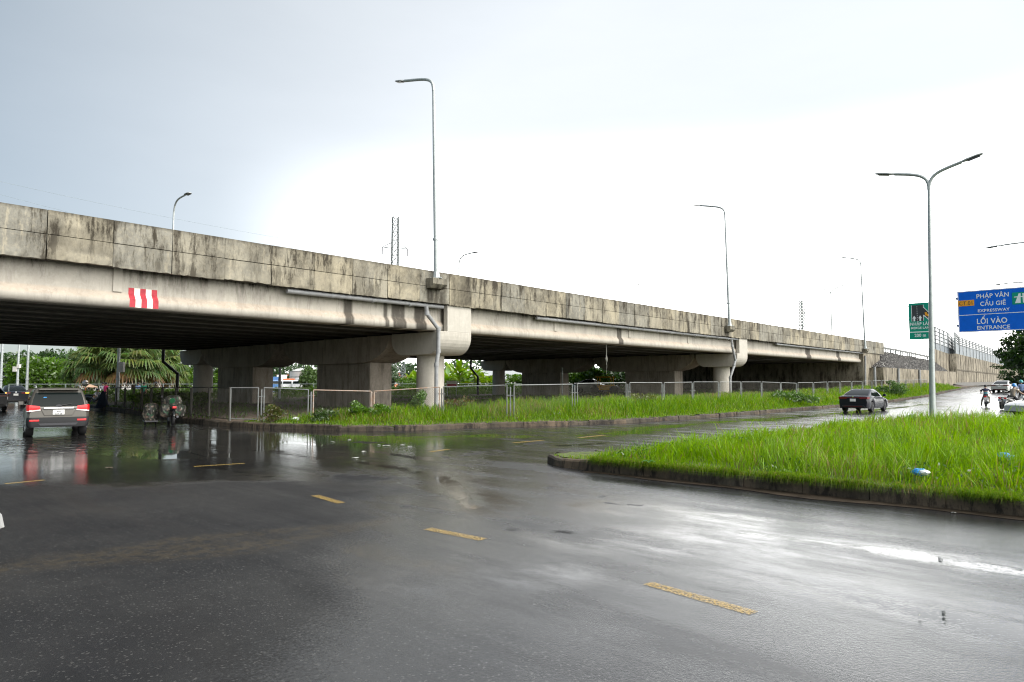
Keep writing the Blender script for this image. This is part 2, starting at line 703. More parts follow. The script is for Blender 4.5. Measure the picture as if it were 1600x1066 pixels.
def road_material():
    m = bpy.data.materials.new('wet_asphalt')
    m.use_nodes = True
    nt = m.node_tree
    N, L = nt.nodes, nt.links
    b = N['Principled BSDF']
    tc = N.new('ShaderNodeTexCoord')
    a = N.new('ShaderNodeAttribute')
    a.attribute_name = 'Col'
    sp = N.new('ShaderNodeSeparateColor')
    L.new(a.outputs['Color'], sp.inputs[0])

    def noise(scale, det=4, rough=.6, st=None):
        n = N.new('ShaderNodeTexNoise')
        n.inputs['Scale'].default_value = scale
        n.inputs['Detail'].default_value = det
        n.inputs['Roughness'].default_value = rough
        if st:
            mp = N.new('ShaderNodeMapping')
            mp.inputs['Scale'].default_value = st
            L.new(tc.outputs['Object'], mp.inputs[0])
            L.new(mp.outputs[0], n.inputs['Vector'])
        else:
            L.new(tc.outputs['Object'], n.inputs['Vector'])
        return n.outputs[0]

    def rng(v, a0, a1, b0=0., b1=1., smooth=True):
        r = N.new('ShaderNodeMapRange')
        if smooth:
            r.interpolation_type = 'SMOOTHSTEP'
        L.new(v, r.inputs[0])
        for i, q in enumerate((a0, a1, b0, b1)):
            r.inputs[i + 1].default_value = q
        return r.outputs[0]

    def mth(op, p, q, clamp=False):
        x = N.new('ShaderNodeMath')
        x.operation = op
        x.use_clamp = clamp
        for i, v in enumerate((p, q)):
            if isinstance(v, (int, float)):
                x.inputs[i].default_value = v
            else:
                L.new(v, x.inputs[i])
        return x.outputs[0]

    def mix(f, c1, c2):
        x = N.new('ShaderNodeMixRGB')
        for i, q in enumerate((f, c1, c2)):
            if isinstance(q, (int, float)):
                x.inputs[i].default_value = q
            elif isinstance(q, tuple):
                x.inputs[i].default_value = (*q, 1)
            else:
                L.new(q, x.inputs[i])
        return x.outputs[0]
    fine = noise(95, 3, .7)
    grit = noise(34, 4, .78)
    mid_ = noise(11, 5, .7)
    # puddle edge broken up by the stone texture
    pud = rng(mth('ADD', sp.outputs[0], mth('MULTIPLY', mth('SUBTRACT', mth('ADD', mth('MULTIPLY', grit, .6), mth('MULTIPLY', mid_, .4)), .5), 2.2)), .25, .85)
    dry = rng(mth('ADD', sp.outputs[1], mth('MULTIPLY', mth('SUBTRACT', grit, .5), .8)), .40, .75)
    col = mix(rng(noise(.35, 4, .6), .35, .65), (.013, .013, .014), (.025, .0245, .024))
    col = mix(rng(noise(5, 5, .7), .4, .7, 0, .5), col, (.014, .0135, .0135))
    vor = N.new('ShaderNodeTexVoronoi')
    vor.inputs['Scale'].default_value = 75
    L.new(tc.outputs['Object'], vor.inputs['Vector'])
    sepv = N.new('ShaderNodeSeparateColor')
    L.new(vor.outputs['Color'], sepv.inputs[0])
    col = mix(rng(sepv.outputs[0], .93, .99, 0, .6), col, (.09, .088, .084))
    vor2 = N.new('ShaderNodeTexVoronoi')
    vor2.inputs['Scale'].default_value = 14
    L.new(tc.outputs['Object'], vor2.inputs['Vector'])
    col = mix(rng(vor2.outputs['Distance'], .035, .018, 0, .25), col, (.17, .165, .15))
    # silt dried in a line along the wheel tracks
    col = mix(mth('MULTIPLY', sp.outputs[2], .0), col, (.16, .14, .09))
    silt = N.new('ShaderNodeAttribute')
    silt.attribute_name = 'Silt'
    ss = N.new('ShaderNodeSeparateColor')
    L.new(silt.outputs['Color'], ss.inputs[0])
    col = mix(mth('MULTIPLY', ss.outputs[0], rng(noise(7, 5, .7), .35, .65)), col, (.060, .046, .026))
    col = mix(mth('MULTIPLY', pud, .35), col, (.022, .021, .018))
    L.new(col, b.inputs['Base Color'])
    shn = mth('MULTIPLY', ss.outputs[2], rng(mth('ADD', mth('MULTIPLY', noise(2.2, 6, .75, (1, .4, 1)), .7), mth('MULTIPLY', grit, .3)), .40, .60, .15, 1.0))
    film = rng(noise(.55, 5, .6), .30, .70, .13, .24)
    film = mth('ADD', film, rng(noise(1.5, 5, .6, (1, .14, 1)), .35, .68, -.07, .14))
    # the flooded part of the crossing is smoother
    film = mth('MAXIMUM', mth('SUBTRACT', film, mth('MULTIPLY', ss.outputs[1], .30)), .045)
    film = mth('MAXIMUM', mth('SUBTRACT', film, mth('MULTIPLY', shn, .09)), .05)
    rgh = mth('ADD', film, mth('MULTIPLY', dry, .30))
    x = N.new('ShaderNodeMix')
    x.data_type = 'FLOAT'
    L.new(pud, x.inputs[0])
    L.new(rgh, x.inputs[2])
    x.inputs[3].default_value = .025
    L.new(x.outputs[0], b.inputs['Roughness'])
    b.inputs['IOR'].default_value = 1.5
    L.new(mth('SUBTRACT', .62, mth('MULTIPLY', dry, .50)), b.inputs['Specular IOR Level'])
    # bumps: stone grain where there is no standing water, ripples where cars stir it
    g = mth('ADD', mth('MULTIPLY', fine, .40), mth('MULTIPLY', grit, 1.25))
    g = mth('MULTIPLY', g, mth('SUBTRACT', 1.0, pud))
    bp = N.new('ShaderNodeBump')
    L.new(mth('MULTIPLY', mth('SUBTRACT', 1.0, mth('MAXIMUM', mth('MULTIPLY', ss.outputs[1], .97), mth('MULTIPLY', shn, .65))), .19), bp.inputs['Strength'])
    bp.inputs['Distance'].default_value = .012
    L.new(g, bp.inputs['Height'])
    rp = N.new('ShaderNodeBump')
    rp.inputs['Distance'].default_value = .11
    L.new(sp.outputs[2], rp.inputs['Strength'])
    L.new(noise(2.6, 3, .55, (1.0, .45, 1)), rp.inputs['Height'])
    L.new(bp.outputs[0], rp.inputs['Normal'])
    L.new(rp.outputs[0], b.inputs['Normal'])
    return m


M['road'] = road_material()


def sstep(x, a, b):
    t = np.clip((x - a) / (b - a), 0, 1)
    return t * t * (3 - 2 * t)


def capsule(S, W, A, B, r):
    ax, ay = A
    bx, by = B
    dx, dy = bx - ax, by - ay
    t = np.clip(((S - ax) * dx + (W - ay) * dy) / (dx * dx + dy * dy + 1e-9), 0, 1)
    d = np.hypot(S - ax - t * dx, W - ay - t * dy)
    return 1 - d / r            # 1 in the middle, 0 at the rim


def gp(px, py, z=0.0):
    g = on_ground(px, py, z)
    return W2L(g.x, g.y)


PUDDLES = [(gp(1165, 833), gp(1450, 868), .30), (gp(1380, 862), gp(1700, 912), .34), (gp(1275, 922), gp(1720, 1010), .50), (gp(1180, 900), gp(1330, 930), .22),
           (gp(470, 681), gp(650, 683), 1.8), (gp(650, 683), gp(760, 682), 2.0), (gp(760, 682), gp(900, 683), 2.4),
           (gp(900, 681), gp(1010, 673), 2.2), (gp(880, 697), gp(950, 692), .8), (gp(1010, 669), gp(1180, 655), 1.9), (gp(1180, 657), gp(1330, 645), 2.4),
           (gp(1330, 645), gp(1450, 632), 1.4), (gp(280, 668), gp(480, 676), 1.2),
           (gp(400, 705), gp(500, 716), 1.1), (gp(560, 722), gp(660, 738), .8), (gp(690, 738), gp(735, 795), .6), (gp(330, 730), gp(420, 745), .7),
           (gp(330, 690), gp(370, 720), .9), (gp(430, 690), gp(560, 700), .8), (gp(580, 705), gp(680, 720), .6)]
SHEEN = [(gp(900, 838), gp(1180, 858), .9), (gp(1080, 835), gp(1750, 905), .75), (gp(1180, 905), gp(1700, 990), .7), (gp(640, 905), gp(860, 900), .7), (gp(930, 790), gp(1150, 815), .7), (gp(700, 735), gp(760, 800), .8)]
FLOOD = [(gp(-250, 720), gp(120, 690), 4.0), (gp(120, 665), gp(300, 668), 2.2), (gp(-100, 640), gp(200, 655), 6.0),
         (gp(120, 700), gp(280, 712), 1.6)]
DRY = [(gp(690, 745), gp(930, 768), .55), (gp(800, 826), gp(890, 832), .30), (gp(560, 690), gp(700, 700), .8),
       (gp(340, 770), gp(560, 745), 1.2), (gp(120, 790), gp(420, 790), .8), (gp(480, 750), gp(640, 790), .4),
       (gp(850, 690), gp(700, 715), .8), (gp(1040, 848), gp(1100, 852), .12), (gp(950, 786), gp(1000, 790), .12)]
SILT = [(gp(-100, 908), gp(270, 845), .20), (gp(270, 845), gp(530, 822), .22), (gp(60, 880), gp(420, 850), .5),
        (gp(420, 850), gp(600, 815), .3), (gp(700, 890), gp(560, 860), .25)]


def road_cols(S, W):
    n1 = fbm(S * .8, W * .8, 3)
    n2 = fbm(S * 3.1, W * 3.1, 5)
    n3 = fbm(S * .25, W * .25, 9)
    p = np.zeros_like(S)
    for A, B, r in PUDDLES:
        p = np.maximum(p, np.clip(capsule(S, W, A, B, r) * .95 + (n1 - .5) * 1.1 + (n2 - .5) * .7, 0, .9) *
                       (capsule(S, W, A, B, r * 1.5) > 0))
    fl = np.zeros_like(S)
    for A, B, r in FLOOD:
        fl = np.maximum(fl, np.clip(capsule(S, W, A, B, r) * 2 + (n1 - .5) * 1.1 + (n2 - .5) * .5, 0, 1))
    # scattered small puddles on the wet crossing
    sc = sstep(n3 * .5 + n1 * .5, .56, .64) * .55
    left = sstep(-(S * 1.0) - 14.5 + .0 * W, -1.5, 2.0) * sstep(W, -15.5, -11.0)      # smoother carriageway by the overpass
    p = np.maximum(np.maximum(p, fl), sc * left)
    d = np.zeros_like(S)
    for A, B, r in DRY:
        d = np.maximum(d, np.clip(capsule(S, W, A, B, r) * .55 + (n1 - .5) * 1.6 + (n2 - .5) * 1.3, 0, 1) * (capsule(S, W, A, B, r * 1.7) > 0))
    d = np.maximum(d, sstep(n1 * .6 + n2 * .4, .60, .72) * .35)
    # the near left lanes have drained: a duller, coarser surface
    X_ = S * SA - W * CA
    Y_ = 40 + S * CA + W * SA
    far_l = sstep(-X_ + (n3 - .5) * 1.6 + (n1 - .5) * .8 - .10 * Y_, -.9, 2.2) * sstep(-Y_ + (n1 - .5) * 3, -15.5, -10.5)
    d = np.maximum(d, far_l * .95)
    rip = fl * .55 * sstep(W, -9, -2)
    out = np.ones(S.shape + (4,), np.float32)
    out[..., 0], out[..., 1], out[..., 2] = p, d * (1 - p), rip
    si = np.zeros_like(S)
    for A, B, r in SILT:
        si = np.maximum(si, np.clip(capsule(S, W, A, B, r) * 1.5 + (n1 - .5) * 1.2, 0, 1) * (capsule(S, W, A, B, r * 1.4) > 0))
    sil = np.ones_like(out)
    sil[..., 0] = si * .5
    sil[..., 1] = left * (.70 + .30 * n1)
    sh = np.zeros_like(S)
    for A, B, r in SHEEN:
        sh = np.maximum(sh, np.clip(capsule(S, W, A, B, r) * 1.8 + (n1 - .5) * 1.6 + (n3 - .5) * .8, 0, 1) * (capsule(S, W, A, B, r * 1.4) > 0))
    sil[..., 2] = sh
    return out, sil


def axis_steps(lo, a, b, hi, fine, coarse):
    return np.unique(np.concatenate([np.arange(lo, a, coarse), np.arange(a, b, fine), np.arange(b, hi + coarse, coarse)]))


# ------------------------------------------------------------------ ground, road, verge, island, kerbs
O_BR = (0, 40, 0)
xs = axis_steps(-70, -36, 18, 260, .12, 2.0)
ys = axis_steps(-90, -30, 14, 120, .12, 2.0)
S_, W_ = np.meshgrid(xs, ys, indexing='ij')
c1, c2 = road_cols(S_, W_)
me = grid_mesh('road', xs, ys, lambda S, W: road_z(S))
for nm, c in (('Col', c1), ('Silt', c2)):
    at = me.color_attributes.get(nm) or me.color_attributes.new(nm, 'FLOAT_COLOR', 'POINT')
    at.data.foreach_set('color', c.reshape(-1, 4).astype(np.float32).ravel())
road = fin('road', me, M['road'], smooth=True, loc=O_BR)
road.rotation_euler[2] = ROT_S
tag(road, kind='structure')

gm = MB()
gm.quad((-1500, -600, -.25), (1500, -600, -.25), (1500, 2500, -.25), (-1500, 2500, -.25))
tag(gm.build('ground', M['turfsoil']), kind='structure')


def poly_mesh(name, pts, zf, mat, res=.5, bump=0.0):
    """triangulated sheet inside a polygon (s,w) on a grid, with a clean border"""
    from mathutils.geometry import delaunay_2d_cdt
    pts = [Vector(p) for p in pts]
    xs = [p.x for p in pts]
    ys = [p.y for p in pts]
    ins = []
    for x in np.arange(min(xs), max(xs), res):
        for y in np.arange(min(ys), max(ys), res):
            ins.append(Vector((x + random.uniform(-.1, .1) * res, y + random.uniform(-.1, .1) * res)))
    vs = pts + ins
    n = len(pts)
    r = delaunay_2d_cdt(vs, [], [list(range(n))], 1, 1e-5)
    V = np.array([(v.x, v.y) for v in r[0]])
    z = zf(V[:, 0], V[:, 1])
    me = bpy.data.meshes.new(name)
    me.from_pydata([(a, b, c) for (a, b), c in zip(V, z)], [], [list(f) for f in r[2]])
    o = fin(name, me, mat, smooth=True, loc=O_BR)
    o.rotation_euler[2] = ROT_S
    return o


def dense(pts, step):
    out = []
    for a, b in zip(pts[:-1], pts[1:]):
        a, b = Vector(a), Vector(b)
        n = max(1, int((b - a).length / step))
        out += [a.lerp(b, i / n) for i in range(n)]
    return out + [Vector(pts[-1])]


def smooth_poly(pts, it=2):
    for _ in range(it):
        q = [pts[0]]
        for a, b in zip(pts[:-1], pts[1:]):
            a, b = Vector(a), Vector(b)
            q += [a.lerp(b, .25), a.lerp(b, .75)]
        pts = q + [pts[-1]]
    return pts


KERB1 = [(-10.6, 62), (-13.2, 30)] + [gp(*q) for q in ((230, 650), (285, 659), (330, 664), (380, 668), (440, 670), (560, 674),
        (650, 673), (728, 669), (860, 666), (1000, 661), (1150, 650))] + [(18, -10.5), (32, -10.4), (56, -10.0), (78, -9.2), (100, -7.0), (130, -4.0), (150, -2.5)]
KERB1 = smooth_poly([Vector(p) for p in KERB1], 1)
ISL = [Vector(p) for p in ((-18, -60), (-18.0, -18.6), (-17.85, -17.5), (-17.4, -16.95), (-16.8, -16.95), (-15.6, -17.6), (-10, -18.4), (-2, -18.7))]
back = [W2L(x, y) for x, y in ((16.2, 28.6), (24, 29.6), (40, 30.5), (62, 31))]
ISL += [Vector(p) for p in back]


def kerb(name, line, top, width, inside, mat, seed, zroad=road_z):
    """kerb stones about a metre long along a line of (s,w); the line is the road side"""
    line = dense(line, .25)
    rng = random.Random(seed)
    mb = MB()
    L = 0
    i = 0
    while i < len(line) - 1:
        far = line[i].y < -45 or line[i].x > 60
        n = min(4 if not far else 12, len(line) - 1 - i)
        tone = rng.random()
        dz = rng.uniform(-.022, .016)
        do = rng.uniform(-.018, .018)
        vs = []
        pts = line[i:i + n + 1]
        for k, p in enumerate(pts):
            dz = dz * .6 + rng.uniform(-.02, .010) - (.04 if rng.random() < .07 else 0)
            a = pts[max(k - 1, 0)]
            b = pts[min(k + 1, len(pts) - 1)]
            t = (b - a).normalized()
            nrm = Vector((-t.y, t.x)) * inside
            q = p.copy()
            if k == 0:
                q = q + t * .006
            if k == len(pts) - 1:
                q = q - t * .006
            z0 = float(zroad(q.x))
            for (u, h) in ((do, -.05), (do + .015, top + dz - .04), (do + .05, top + dz), (width, top + dz), (width, -.05)):
                vs.append((q.x + nrm.x * u, q.y + nrm.y * u, z0 + h))
        fs = []
        m = len(pts)
        for k in range(m - 1):
            for j in range(4):
                fs.append((k * 5 + j, k * 5 + j + 1, (k + 1) * 5 + j + 1, (k + 1) * 5 + j))
        fs.append((4, 3, 2, 1, 0))
        fs.append(tuple((m - 1) * 5 + j for j in range(5)))
        mb.add(vs, fs, (tone, rng.uniform(.3, 1.0), 0.0))
        i += n
    o = mb.build(name, mat, loc=O_BR)
    o.rotation_euler[2] = ROT_S
    return tag(o, kind='structure')


kerb('kerb', KERB1, .20, .28, 1, M['kerb'], 1)
kerb('kerb', ISL, .205, .26, -1, M['kerb'], 2)


def island_z(s, w):
    return road_z(s) + .195 + (fbm(s * .7, w * .7, 21) - .5) * .10


def offset_line(line, d):
    out = []
    for k, p in enumerate(line):
        a = line[max(k - 1, 0)]
        b = line[min(k + 1, len(line) - 1)]
        t = (Vector(b) - Vector(a)).normalized()
        out.append(Vector(p) + Vector((-t.y, t.x)) * d)
    return out


ISL_IN = offset_line(ISL, -.22)
isl = poly_mesh('traffic_island', ISL_IN, island_z, M['turfsoil'], .6)
tag(isl, kind='structure')


KSEG = np.array([(p.x, p.y) for p in KERB1])


def kerb_dist(s, w):
    s, w = np.asarray(s, float), np.asarray(w, float)
    best = np.full(s.shape, 1e9)
    for (ax, ay), (bx, by) in zip(KSEG[:-1], KSEG[1:]):
        dx, dy = bx - ax, by - ay
        t = np.clip(((s - ax) * dx + (w - ay) * dy) / (dx * dx + dy * dy + 1e-9), 0, 1)
        best = np.minimum(best, np.hypot(s - ax - t * dx, w - ay - t * dy))
    return best


def verge_z(s, w):
    d = kerb_dist(s, w)
    rise = np.interp(d, [.2, 1.2, 3.0, 12, 60], [0, .03, .12, .2, .22])
    und = (fbm(s * .5, w * .5, 33) - .5) * .22 * np.clip((d - .5) / 3, 0, 1)
    return road_z(s) + .175 + rise + und


VERGE = offset_line(KERB1, .22)
vpts = VERGE + [Vector((150, 60))]
ver = poly_mesh('verge', vpts, verge_z, M['soil'], 1.0)
tag(ver, kind='structure')
# low muddy gutter at the foot of the island kerb
gut = MB()
gl = dense(ISL[0:2], .5)
for a, b in zip(gl[:-1], gl[1:]):
    wa, wb = .32 + .16 * math.sin(a.y * 1.7) * math.sin(a.y * .61), .32 + .16 * math.sin(b.y * 1.7) * math.sin(b.y * .61)
    gut.quad((a.x - wa, a.y, .006), (b.x - wb, b.y, .006), (b.x + .03, b.y, .006), (a.x + .03, a.y, .006))
M['mud'] = pmat('wet_mud', (.042, .032, .023), .7, var=.55, vscale=2.5, bump=.6, bscale=25, spec=.12)
o = gut.build('gutter_mud', M['mud'], loc=O_BR)
o.rotation_euler[2] = ROT_S
tag(o, kind='structure')


# yellow dashes, worn
def line_mat():
    m = pmat('worn_yellow_paint', (.44, .29, .07), .40, bump=.3, bscale=60)
    nt = m.node_tree
    N, L = nt.nodes, nt.links
    b = N['Principled BSDF']
    out = N['Material Output']
    tc = N.new('ShaderNodeTexCoord')
    n = N.new('ShaderNodeTexNoise')
    n.inputs['Scale'].default_value = 38
    n.inputs['Detail'].default_value = 5
    n.inputs['Roughness'].default_value = .75
    L.new(tc.outputs['Object'], n.inputs['Vector'])
    r = N.new('ShaderNodeMapRange')
    L.new(n.outputs[0], r.inputs[0])
    r.inputs[1].default_value = .36
    r.inputs[2].default_value = .66
    r.inputs[4].default_value = .9
    tr = N.new('ShaderNodeBsdfTransparent')
    mx = N.new('ShaderNodeMixShader')
    L.new(r.outputs[0], mx.inputs[0])
    L.new(tr.outputs[0], mx.inputs[1])
    L.new(b.outputs[0], mx.inputs[2])
    L.new(mx.outputs[0], out.inputs['Surface'])
    return m


M['yellowline'] = line_mat()
for i, (a, b, w) in enumerate((((1012, 911), (1178, 958), .13), ((668, 826), (755, 843), .14), ((492, 774), (533, 786), .14),
                               ((303, 729), (382, 724), .14), ((8, 756), (70, 750), .14), ((672, 706), (702, 702), .16),
                               ((803, 692), (848, 688), .2), ((905, 684), (945, 680), .2))):
    A, B = on_ground(*a, .004), on_ground(*b, .004)
    t = (B - A).normalized()
    n = Vector((-t.y, t.x, 0)) * w / 2
    mb = MB()
    mb.quad(A - n, B - n, B + n, A + n)
    tag(mb.build('road_marking', M['yellowline']), kind='structure')

# ------------------------------------------------------------------ the overpass
PT, PM, PB, GB = 7.57, 6.75, 5.92, 4.57      # parapet top, panel joint, parapet foot, girder soffit
PIERS = (-40.6, -4.8, 31.0)
ABUT = 68.8
WID = 32.2
br = empty('overpass_bridge', O_BR, ROT_S, 'long grey concrete road overpass with stained panelled parapet crossing the picture', 'bridge')


PSTAIN = [tuple(on_w(x, 450, -.45)[0] for x in ab) + (lo, hi, v) for ab, lo, hi, v in
          (((706, 717), 0, 1, .50), ((720, 737), 0, 1, .62), ((670, 678), 0, .55, .75), ((690, 697), 0, .55, .75), ((75, 100), .3, .75, .5), ((100, 175), .25, .7, .35),
           ((1148, 1156), 0, 1, .55), ((1132, 1138), 0, .55, .6), ((250, 267), 0, .4, .3), ((885, 890), 0, 1, .5))]


def parapet(name, wf, thick, s0, s1, sgn):
    """wf: outer face; panels of 2 m in two courses, slightly out of line with each other"""
    rng = random.Random(5 if sgn < 0 else 6)
    V, Q, C = [], [], []
    s = s0
    k = 0
    while s < s1 - .1:
        e = min(s + 2.0, s1)
        tone = rng.choice((.1, .35, .6, .9, 1.0))
        pier = min(abs((s + e) / 2 - p - 1.2) for p in PIERS)
        gr = rng.uniform(.55, 1.0)
        if pier < 1.3:
            gr = 1.6
        do = rng.uniform(-.02, .02)
        for (z0, z1, gk) in ((PB, PM - .012, .75), (PM + .012, PT, 1.55)):
            zb = z0 + (rng.uniform(-.03, .02) if z0 == PB else 0)
            dd = do + rng.uniform(-.012, .012)
            nx, nz = 14, 6
            o = len(V)
            a, b = s + .012, e - .012
            for i in range(nx + 1):
                for j in range(nz + 1):
                    u, v = i / nx, j / nz
                    S = a + (b - a) * u
                    jag = 0.0
                    if j == 0 and z0 == PB:
                        jag = rng.uniform(-.025, .012)
                    V.append((S, wf + sgn * dd, zb + jag + (z1 - zb - jag) * v))
                    edge = max(0, 1 - min(u, 1 - u) * 9)
                    hv = (V[-1][2] - PB) / (PT - PB)
                    g = gr * gk * (.55 + .45 * hv) + .35 * edge
                    g = g * (.55 + .9 * hnoise(np.array(S * .9), np.array(hv * 2.), 41)) + .55 * max(0, hv - .88) * 8
                    st_ = .45 if (j == 0 and z0 == PB and rng.random() < .4) else 0
                    if hv > .975:
                        st_ = max(st_, rng.uniform(.25, .8))
                    if sgn < 0:
                        for (sa_, sb_, lo, hi, vv) in PSTAIN:
                            if sa_ - .05 <= S <= sb_ + .05 and lo <= hv <= hi:
                                st_ = max(st_, vv * rng.uniform(.7, 1.1))
                    C.append((min(1, tone + rng.uniform(-.05, .05)), min(1.6, float(g) * 1.15), st_))
            for i in range(nx):
                for j in range(nz):
                    q = o + i * (nz + 1) + j
                    Q.append((q, q + nz + 1, q + nz + 2, q + 1))
            # returns and back
            o2 = len(V)
            for (S, Z) in ((a, zb), (b, zb), (b, z1), (a, z1)):
                V.append((S, wf + sgn * dd, Z))
                C.append((tone, 1.2, 0))
            for (S, Z) in ((a, zb), (b, zb), (b, z1), (a, z1)):
                V.append((S, wf - sgn * thick, Z))
                C.append((tone, 1.0, 0))
            for i in range(4):
                j = (i + 1) % 4
                Q.append((o2 + i, o2 + j, o2 + 4 + j, o2 + 4 + i))
            Q.append((o2 + 4, o2 + 5, o2 + 6, o2 + 7))
        s = e
        k += 1
    me = np_mesh(name, np.array(V), quads=np.array(Q), cols=np.array(C))
    return fin(name, me, M['parapet'], br)


parapet('parapet', -.45, .22, -49.4, 78.6, -1)
parapet('parapet', WID + .45, .22, -49.4, 78.6, 1)

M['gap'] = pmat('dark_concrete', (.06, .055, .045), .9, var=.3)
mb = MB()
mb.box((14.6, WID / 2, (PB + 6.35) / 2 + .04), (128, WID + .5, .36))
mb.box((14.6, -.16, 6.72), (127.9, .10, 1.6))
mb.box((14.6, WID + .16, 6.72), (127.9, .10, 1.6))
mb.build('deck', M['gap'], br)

STAINS = [(540, 550), (600, 607), (614, 634), (650, 664), (965, 972), (1258, 1265), (1306, 1311), (690, 697)]
stain_s = [(on_w(a, 500, .1)[0], on_w(b, 500, .1)[0]) for a, b in STAINS]


def girder(w0, s0, s1, front):
    """I-girder: web with a splayed bottom flange; the front one is fine enough to carry its stains"""
    hw = .62
    prof = [(0, GB), (0, 4.78), (0, 4.86), (.17, 5.07), (.17, 5.14), (.17, PB - .25), (.17, PB + .06), (1.07, PB + .06), (1.07, 5.07), (1.24, 4.86), (1.24, GB)]
    st = .12 if front else 40
    n = max(1, int((s1 - s0) / st))
    V, Q, C = [], [], []
    for i in range(n + 1):
        S = s0 + (s1 - s0) * i / n
        stv = 0
        if front:
            for a, b in stain_s:
                if a - .02 <= S <= b + .02:
                    stv = .85
        tone = .55 + .45 * float(hnoise(np.array(S * .35), np.array(1.), 4))
        for (y, z) in prof:
            V.append((S, w0 + y, z))
            C.append((tone * .75 if 4.8 < z < 5.1 else tone * .12, .95 if z > PB - .1 else (.42 if z > 5.3 else .2), stv))
    k = len(prof)
    for i in range(n):
        for j in range(k):
            j2 = (j + 1) % k
            Q.append((i * k + j, i * k + j2, (i + 1) * k + j2, (i + 1) * k + j))
    me = np_mesh('girder', np.array(V), quads=np.array(Q), cols=np.array(C))
    mb2 = bmesh.new()
    mb2.from_mesh(me)
    for e in (0, n):
        mb2.verts.ensure_lookup_table()
        try:
            mb2.faces.new([mb2.verts[e * k + j] for j in range(k)])
        except ValueError:
            pass
    bmesh.ops.recalc_face_normals(mb2, faces=mb2.faces)
    mb2.to_mesh(me)
    mb2.free()
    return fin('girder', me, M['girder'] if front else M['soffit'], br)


M['soffit'] = pmat('shaded_girder_concrete', (.05, .047, .038), .9, var=.35, vscale=2)  # darker copy of the girder concrete; shade under the deck put into its colour
ends = [(-49.4, PIERS[0] - .1)] + [(a + .1, b - .1) for a, b in zip(PIERS[:-1], PIERS[1:])] + [(PIERS[-1] + .1, ABUT)]
NG = 14
pitch = (WID - 1.24) / (NG - 1)
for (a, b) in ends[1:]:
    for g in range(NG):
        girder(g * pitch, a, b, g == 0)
# pilaster strips (end blocks of the cross beams) on the outer girder
for px in (183, 869, 985, 1076):
    s = on_w(px, 480 if px < 400 else 520, .1)[0]
    mb = MB()
    mb.box((s, .145, 5.53), (.30, .06, .84), col=(.1, .1, 0))
    mb.build('cross_beam_end', M['girder'], br)
# red and white clearance stripes painted round the girder's foot
sa, sb = on_w(203, 460, 0)[0], on_w(248, 465, 0)[0]
for i in range(5):
    a = sa + (sb - sa) * i / 5
    b = sa + (sb - sa) * (i + 1) / 5
    P = [(-.004, GB + .005), (-.004, 4.862), (.166, 5.072), (.166, 5.30)]
    mb = MB()
    for (u, z), (u2, z2) in zip(P[:-1], P[1:]):
        mb.quad((a, u, z), (b, u, z), (b, u2, z2), (a, u2, z2))
    mb.build('clearance_stripe', M['redpaint'] if i % 2 == 0 else M['whiteroad'], br)


def round_profile(w0, w1, zb, zt, rx, rz, n=8):
    """hammerhead section in (w,z) with rounded lower corners"""
    pts = [(w0, zt)]
    for i in range(n + 1):
        a = PI + PI / 2 * i / n
        pts.append((w0 + rx + rx * math.cos(a), zb + rz + rz * math.sin(a)))
    for i in range(n + 1):
        a = -PI / 2 + PI / 2 * i / n
        pts.append((w1 - rx + rx * math.cos(a), zb + rz + rz * math.sin(a)))
    pts.append((w1, zt))
    return pts


def pier(s, detail):
    mat = M['cap']
    gz = float(road_z(s)) - .1
    h = 1.12
    for sgn in (1, -1):
        def W(v):
            return v if sgn > 0 else WID - v
        ws = sorted((W(-.36), W(3.75)))
        mb = MB()
        mb.prism(round_profile(ws[0], ws[1], 3.32, 4.52, .95, .95), s - h, s + h, 'x', col=(.25, .25, 0))
        mb.prism([(W(.02), 4.52), (W(.02), PB - .01), (W(3.6), PB - .01), (W(3.6), 4.52)], s - .30, s + .30, 'x', col=(.5, .5, .1))
        mb.prism([(W(-.36), 4.5), (W(-.36), PB - .02), (W(-.04), PB - .02), (W(-.04), 4.5)], s - .62, s + h, 'x', col=(.05, .15, 0))
        mb.build('pier_cap', M['cap'], br, bevel=.03)
        mb = MB()
        mb.lathe([(.76, gz), (.76, 3.34)], 40, (s, W(1.7), 0), col=(.3, .25, 0))
        mb.build('pier_column', M['cap'], br, smooth=True)
        ws = sorted((W(3.95), W(15.5)))
        mb = MB()
        mb.prism(round_profile(ws[0], ws[1], 2.98, 4.50, 3.0, 1.42, 12), s - h, s + h, 'x', col=(.6, .35, 0))
        mb.prism([(ws[0] + .1, 4.5), (ws[0] + .1, PB - .02), (ws[1] - .1, PB - .02), (ws[1] - .1, 4.5)], s - .3, s + .3, 'x', col=(.6, .35, 0))
        mb.build('pier_cap', M['pier'], br)
        mb = MB()
        wc = W(9.0)
        mb.box((s, wc, (gz + 3.02) / 2), (1.6, 5.7, 3.02 - gz), col=(.6, .5, 0))
        mb.build('wall_pier', M['pier'], br, bevel=.06)


pier(PIERS[1], True)
pier(PIERS[2], False)
# abutment: breast wall under the girders, side block and bank seat
mb = MB()
gz = float(road_z(ABUT)) - .3
mb.box((ABUT + .62, WID / 2, (gz + PB) / 2), (1.2, WID + .3, PB - gz - .02), col=(.7, .7, 0))
mb.box((ABUT + 4.0, -.06, (gz + PB) / 2), (7.9, .5, PB - gz - .04), col=(.4, .55, 0))
mb.build('abutment', M['oldwall'], br)

